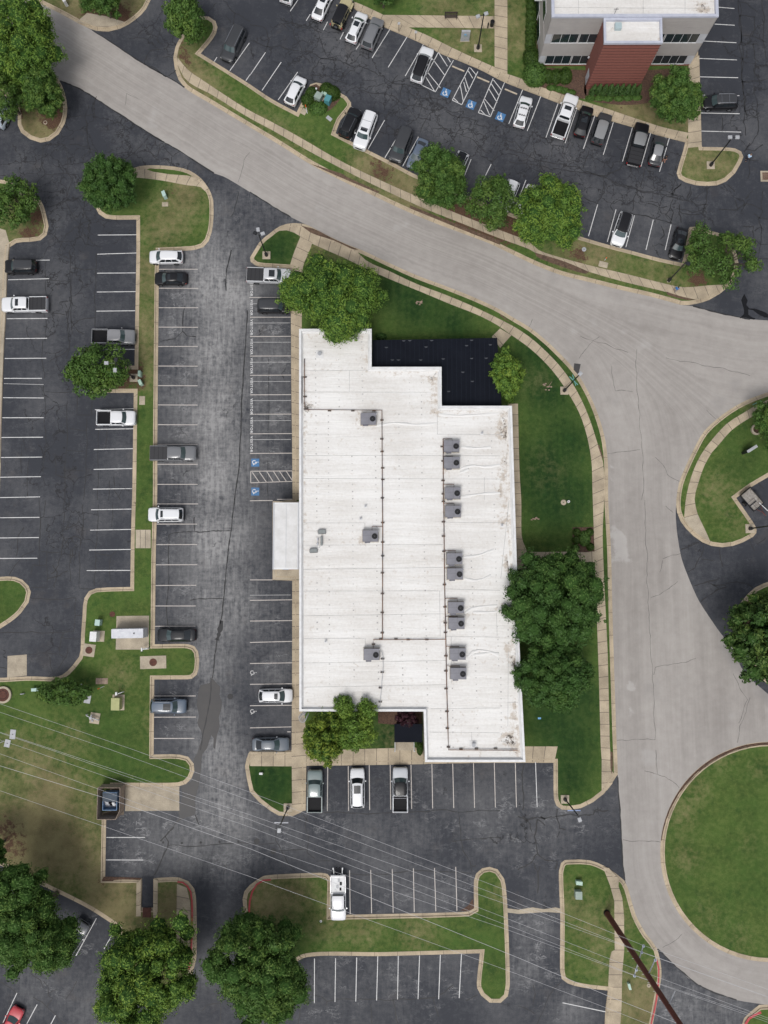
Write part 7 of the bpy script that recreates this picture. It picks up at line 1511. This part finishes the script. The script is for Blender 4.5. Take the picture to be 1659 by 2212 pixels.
p = W(D('H 150,1287')[0], .3); q = MB(); q.tube([(-.2, 0, 0), (-.2, 0, .4), (.2, .05, .4), (.2, .05, 0)], .06, 6); q.ball((0, .02, .45), .1); tag(q.build('valve', M['greymetal'], None, loc=(p.x, p.y, .125)), 'small grey valve between the drain and the flat green box', 'valve')
# enclosure with the waste container
A = [W(D('K '+s)[0], 1.9) for s in ('662,252', '815,252', '785,408', '660,408')]
A = [W(D('K '+s)[0], 0.12) for s in ('680,222', '832,228', '827,378', '782,432', '664,434')]
base = [(p.x, p.y) for p in [W(D('K 684,226')[0]), W(D('K 832,228')[0]), W(D('K 830,375')[0]), W(D('K 782,432')[0]), W(D('K 668,436')[0])]]
x0, x1 = W(D('K 680,300')[0]).x, W(D('K 828,300')[0]).x; y1, y0 = W(D('K 740,226')[0]).y, W(D('K 740,432')[0]).y
ec = empty('waste_enclosure', ((x0+x1)/2, (y0+y1)/2, .02), 0, 'weathered timber screen enclosure around a blue waste container', 'enclosure')
hx, hy, ht = (x1-x0)/2-.02, (y1-y0)/2, 2.1
def fence_side(a, b_, nm):
    a, b_ = Vector((*a, 0)), Vector((*b_, 0)); L = (b_-a).length; d = (b_-a)/L; n = max(2, int(L/.16)); q = MB()
    for i in range(n):
        c = a+d*(L*(i+.5)/n); an = math.atan2(d.y, d.x); q.box(-L/n/2+.01, L/n/2-.01, -.03, .03, .05, ht+rnd.uniform(-.04, .04), 0, an, (c.x, c.y))
    o = q.build(nm, M['fencewood'], ec); q = MB(); q.tube([(a.x, a.y, ht-.12), (b_.x, b_.y, ht-.12)], .06, 4); q.build('rail', M['darkwood'], o)
fence_side((-hx, -hy), (-hx, hy), 'fence_side'); fence_side((-hx, hy), (hx, hy), 'fence_side'); fence_side((-hx, -hy), (hx-.5, -hy), 'fence_side'); fence_side((hx-.5, -hy), (hx, -hy+1.1), 'gate'); fence_side((hx, -hy+1.1), (hx, hy), 'gate')
q = MB(); q.box(-hx+.03, hx-.03, -hy+.03, hy-.03, 0, .03); q.build('floor_slab', M['darkfloor'], ec)
wc_ = empty('waste_container', ((x0+x1)/2-.05, (y0+y1)/2+.1, .06), 0, 'open blue waste container with a slatted lid and bags inside', 'waste container')
q = MB()
for b4 in ((-.95, .95, -1.15, -1.08), (-.95, .95, 1.08, 1.15), (-.95, -.88, -1.08, 1.08), (.88, .95, -1.08, 1.08)): q.box(*b4, .1, 1.35)
q.box(-.88, .88, -1.08, 1.08, .1, .2); q.build('container_body', M['blue'], wc_)
q = MB()
for k in range(6): q.box(-.93, .93, .02+.18*k, .17+.18*k, 1.36, 1.42)
q.build('lid', M['bluedark'], wc_)
q = MB(); q.add([(-.86, -1.0, .3), (.8, -1.0, .3), (.8, -.4, .7), (-.86, -.1, .9)], [(0, 1, 2, 3)]); q.build('cardboard', M['greywhite'], wc_)
for x, y, m_ in ((-.05, -.25, 'trim'), (.1, -.45, 'trim'), (.45, -.45, 'white'), (.35, -.3, 'white')): q = MB(); q.ball((x, y, .9), .27, .24, .22); q.build('waste_bag', M[m_], wc_, True)
# storm inlet grates and roof of small drain
p = W(D('K 975,1078')[0], .1); q = MB(); q.box(-.55, .55, -.6, .6, 0, .12); o = q.build('drain_grate', M['rustgrate'], None, loc=(p.x, p.y, .05)); tag(o, 'small rusty drain pit at the end of the asphalt ramp', 'drain')
S('channel_wall', 'K 908,880 905,1100', 'K 940,850 937,1100', .17); S('channel_wall', 'K 1020,850 1018,1110', 'K 1050,860 1044,1110', .17)
p = W(D('N 1085,1945')[0], .1); q = MB()
for k in range(6): q.box(-.45+.16*k, -.36+.16*k, -.45, .45, 0, .04)
q.box(-.5, .5, -.5, -.45, 0, .04); q.box(-.5, .5, .45, .5, 0, .04); tag(q.build('drain_grate', M['rustgrate'], None, loc=(p.x, p.y, .02)), 'square storm grate in its concrete apron at the right edge', 'drain')
q = MB()
for x, y in ((1083, 613), (1207, 617), (1332, 613), (1457, 609), (1582, 606)):
    p = W(D(f'K {x},{y}')[0]); q.cyl((p.x, p.y), .16, .0145, .016, 10)
q.build('joint_plug', M['seal'])['kind'] = 'structure'
q = MB()
for s in ('L 155,672', 'H 1528,1304', 'L 45,605'): p = W(D(s)[0]); q.cyl((p.x, p.y), .38, .0145, .017, 16)
q.build('round_patch', M['seal'])['kind'] = 'structure'
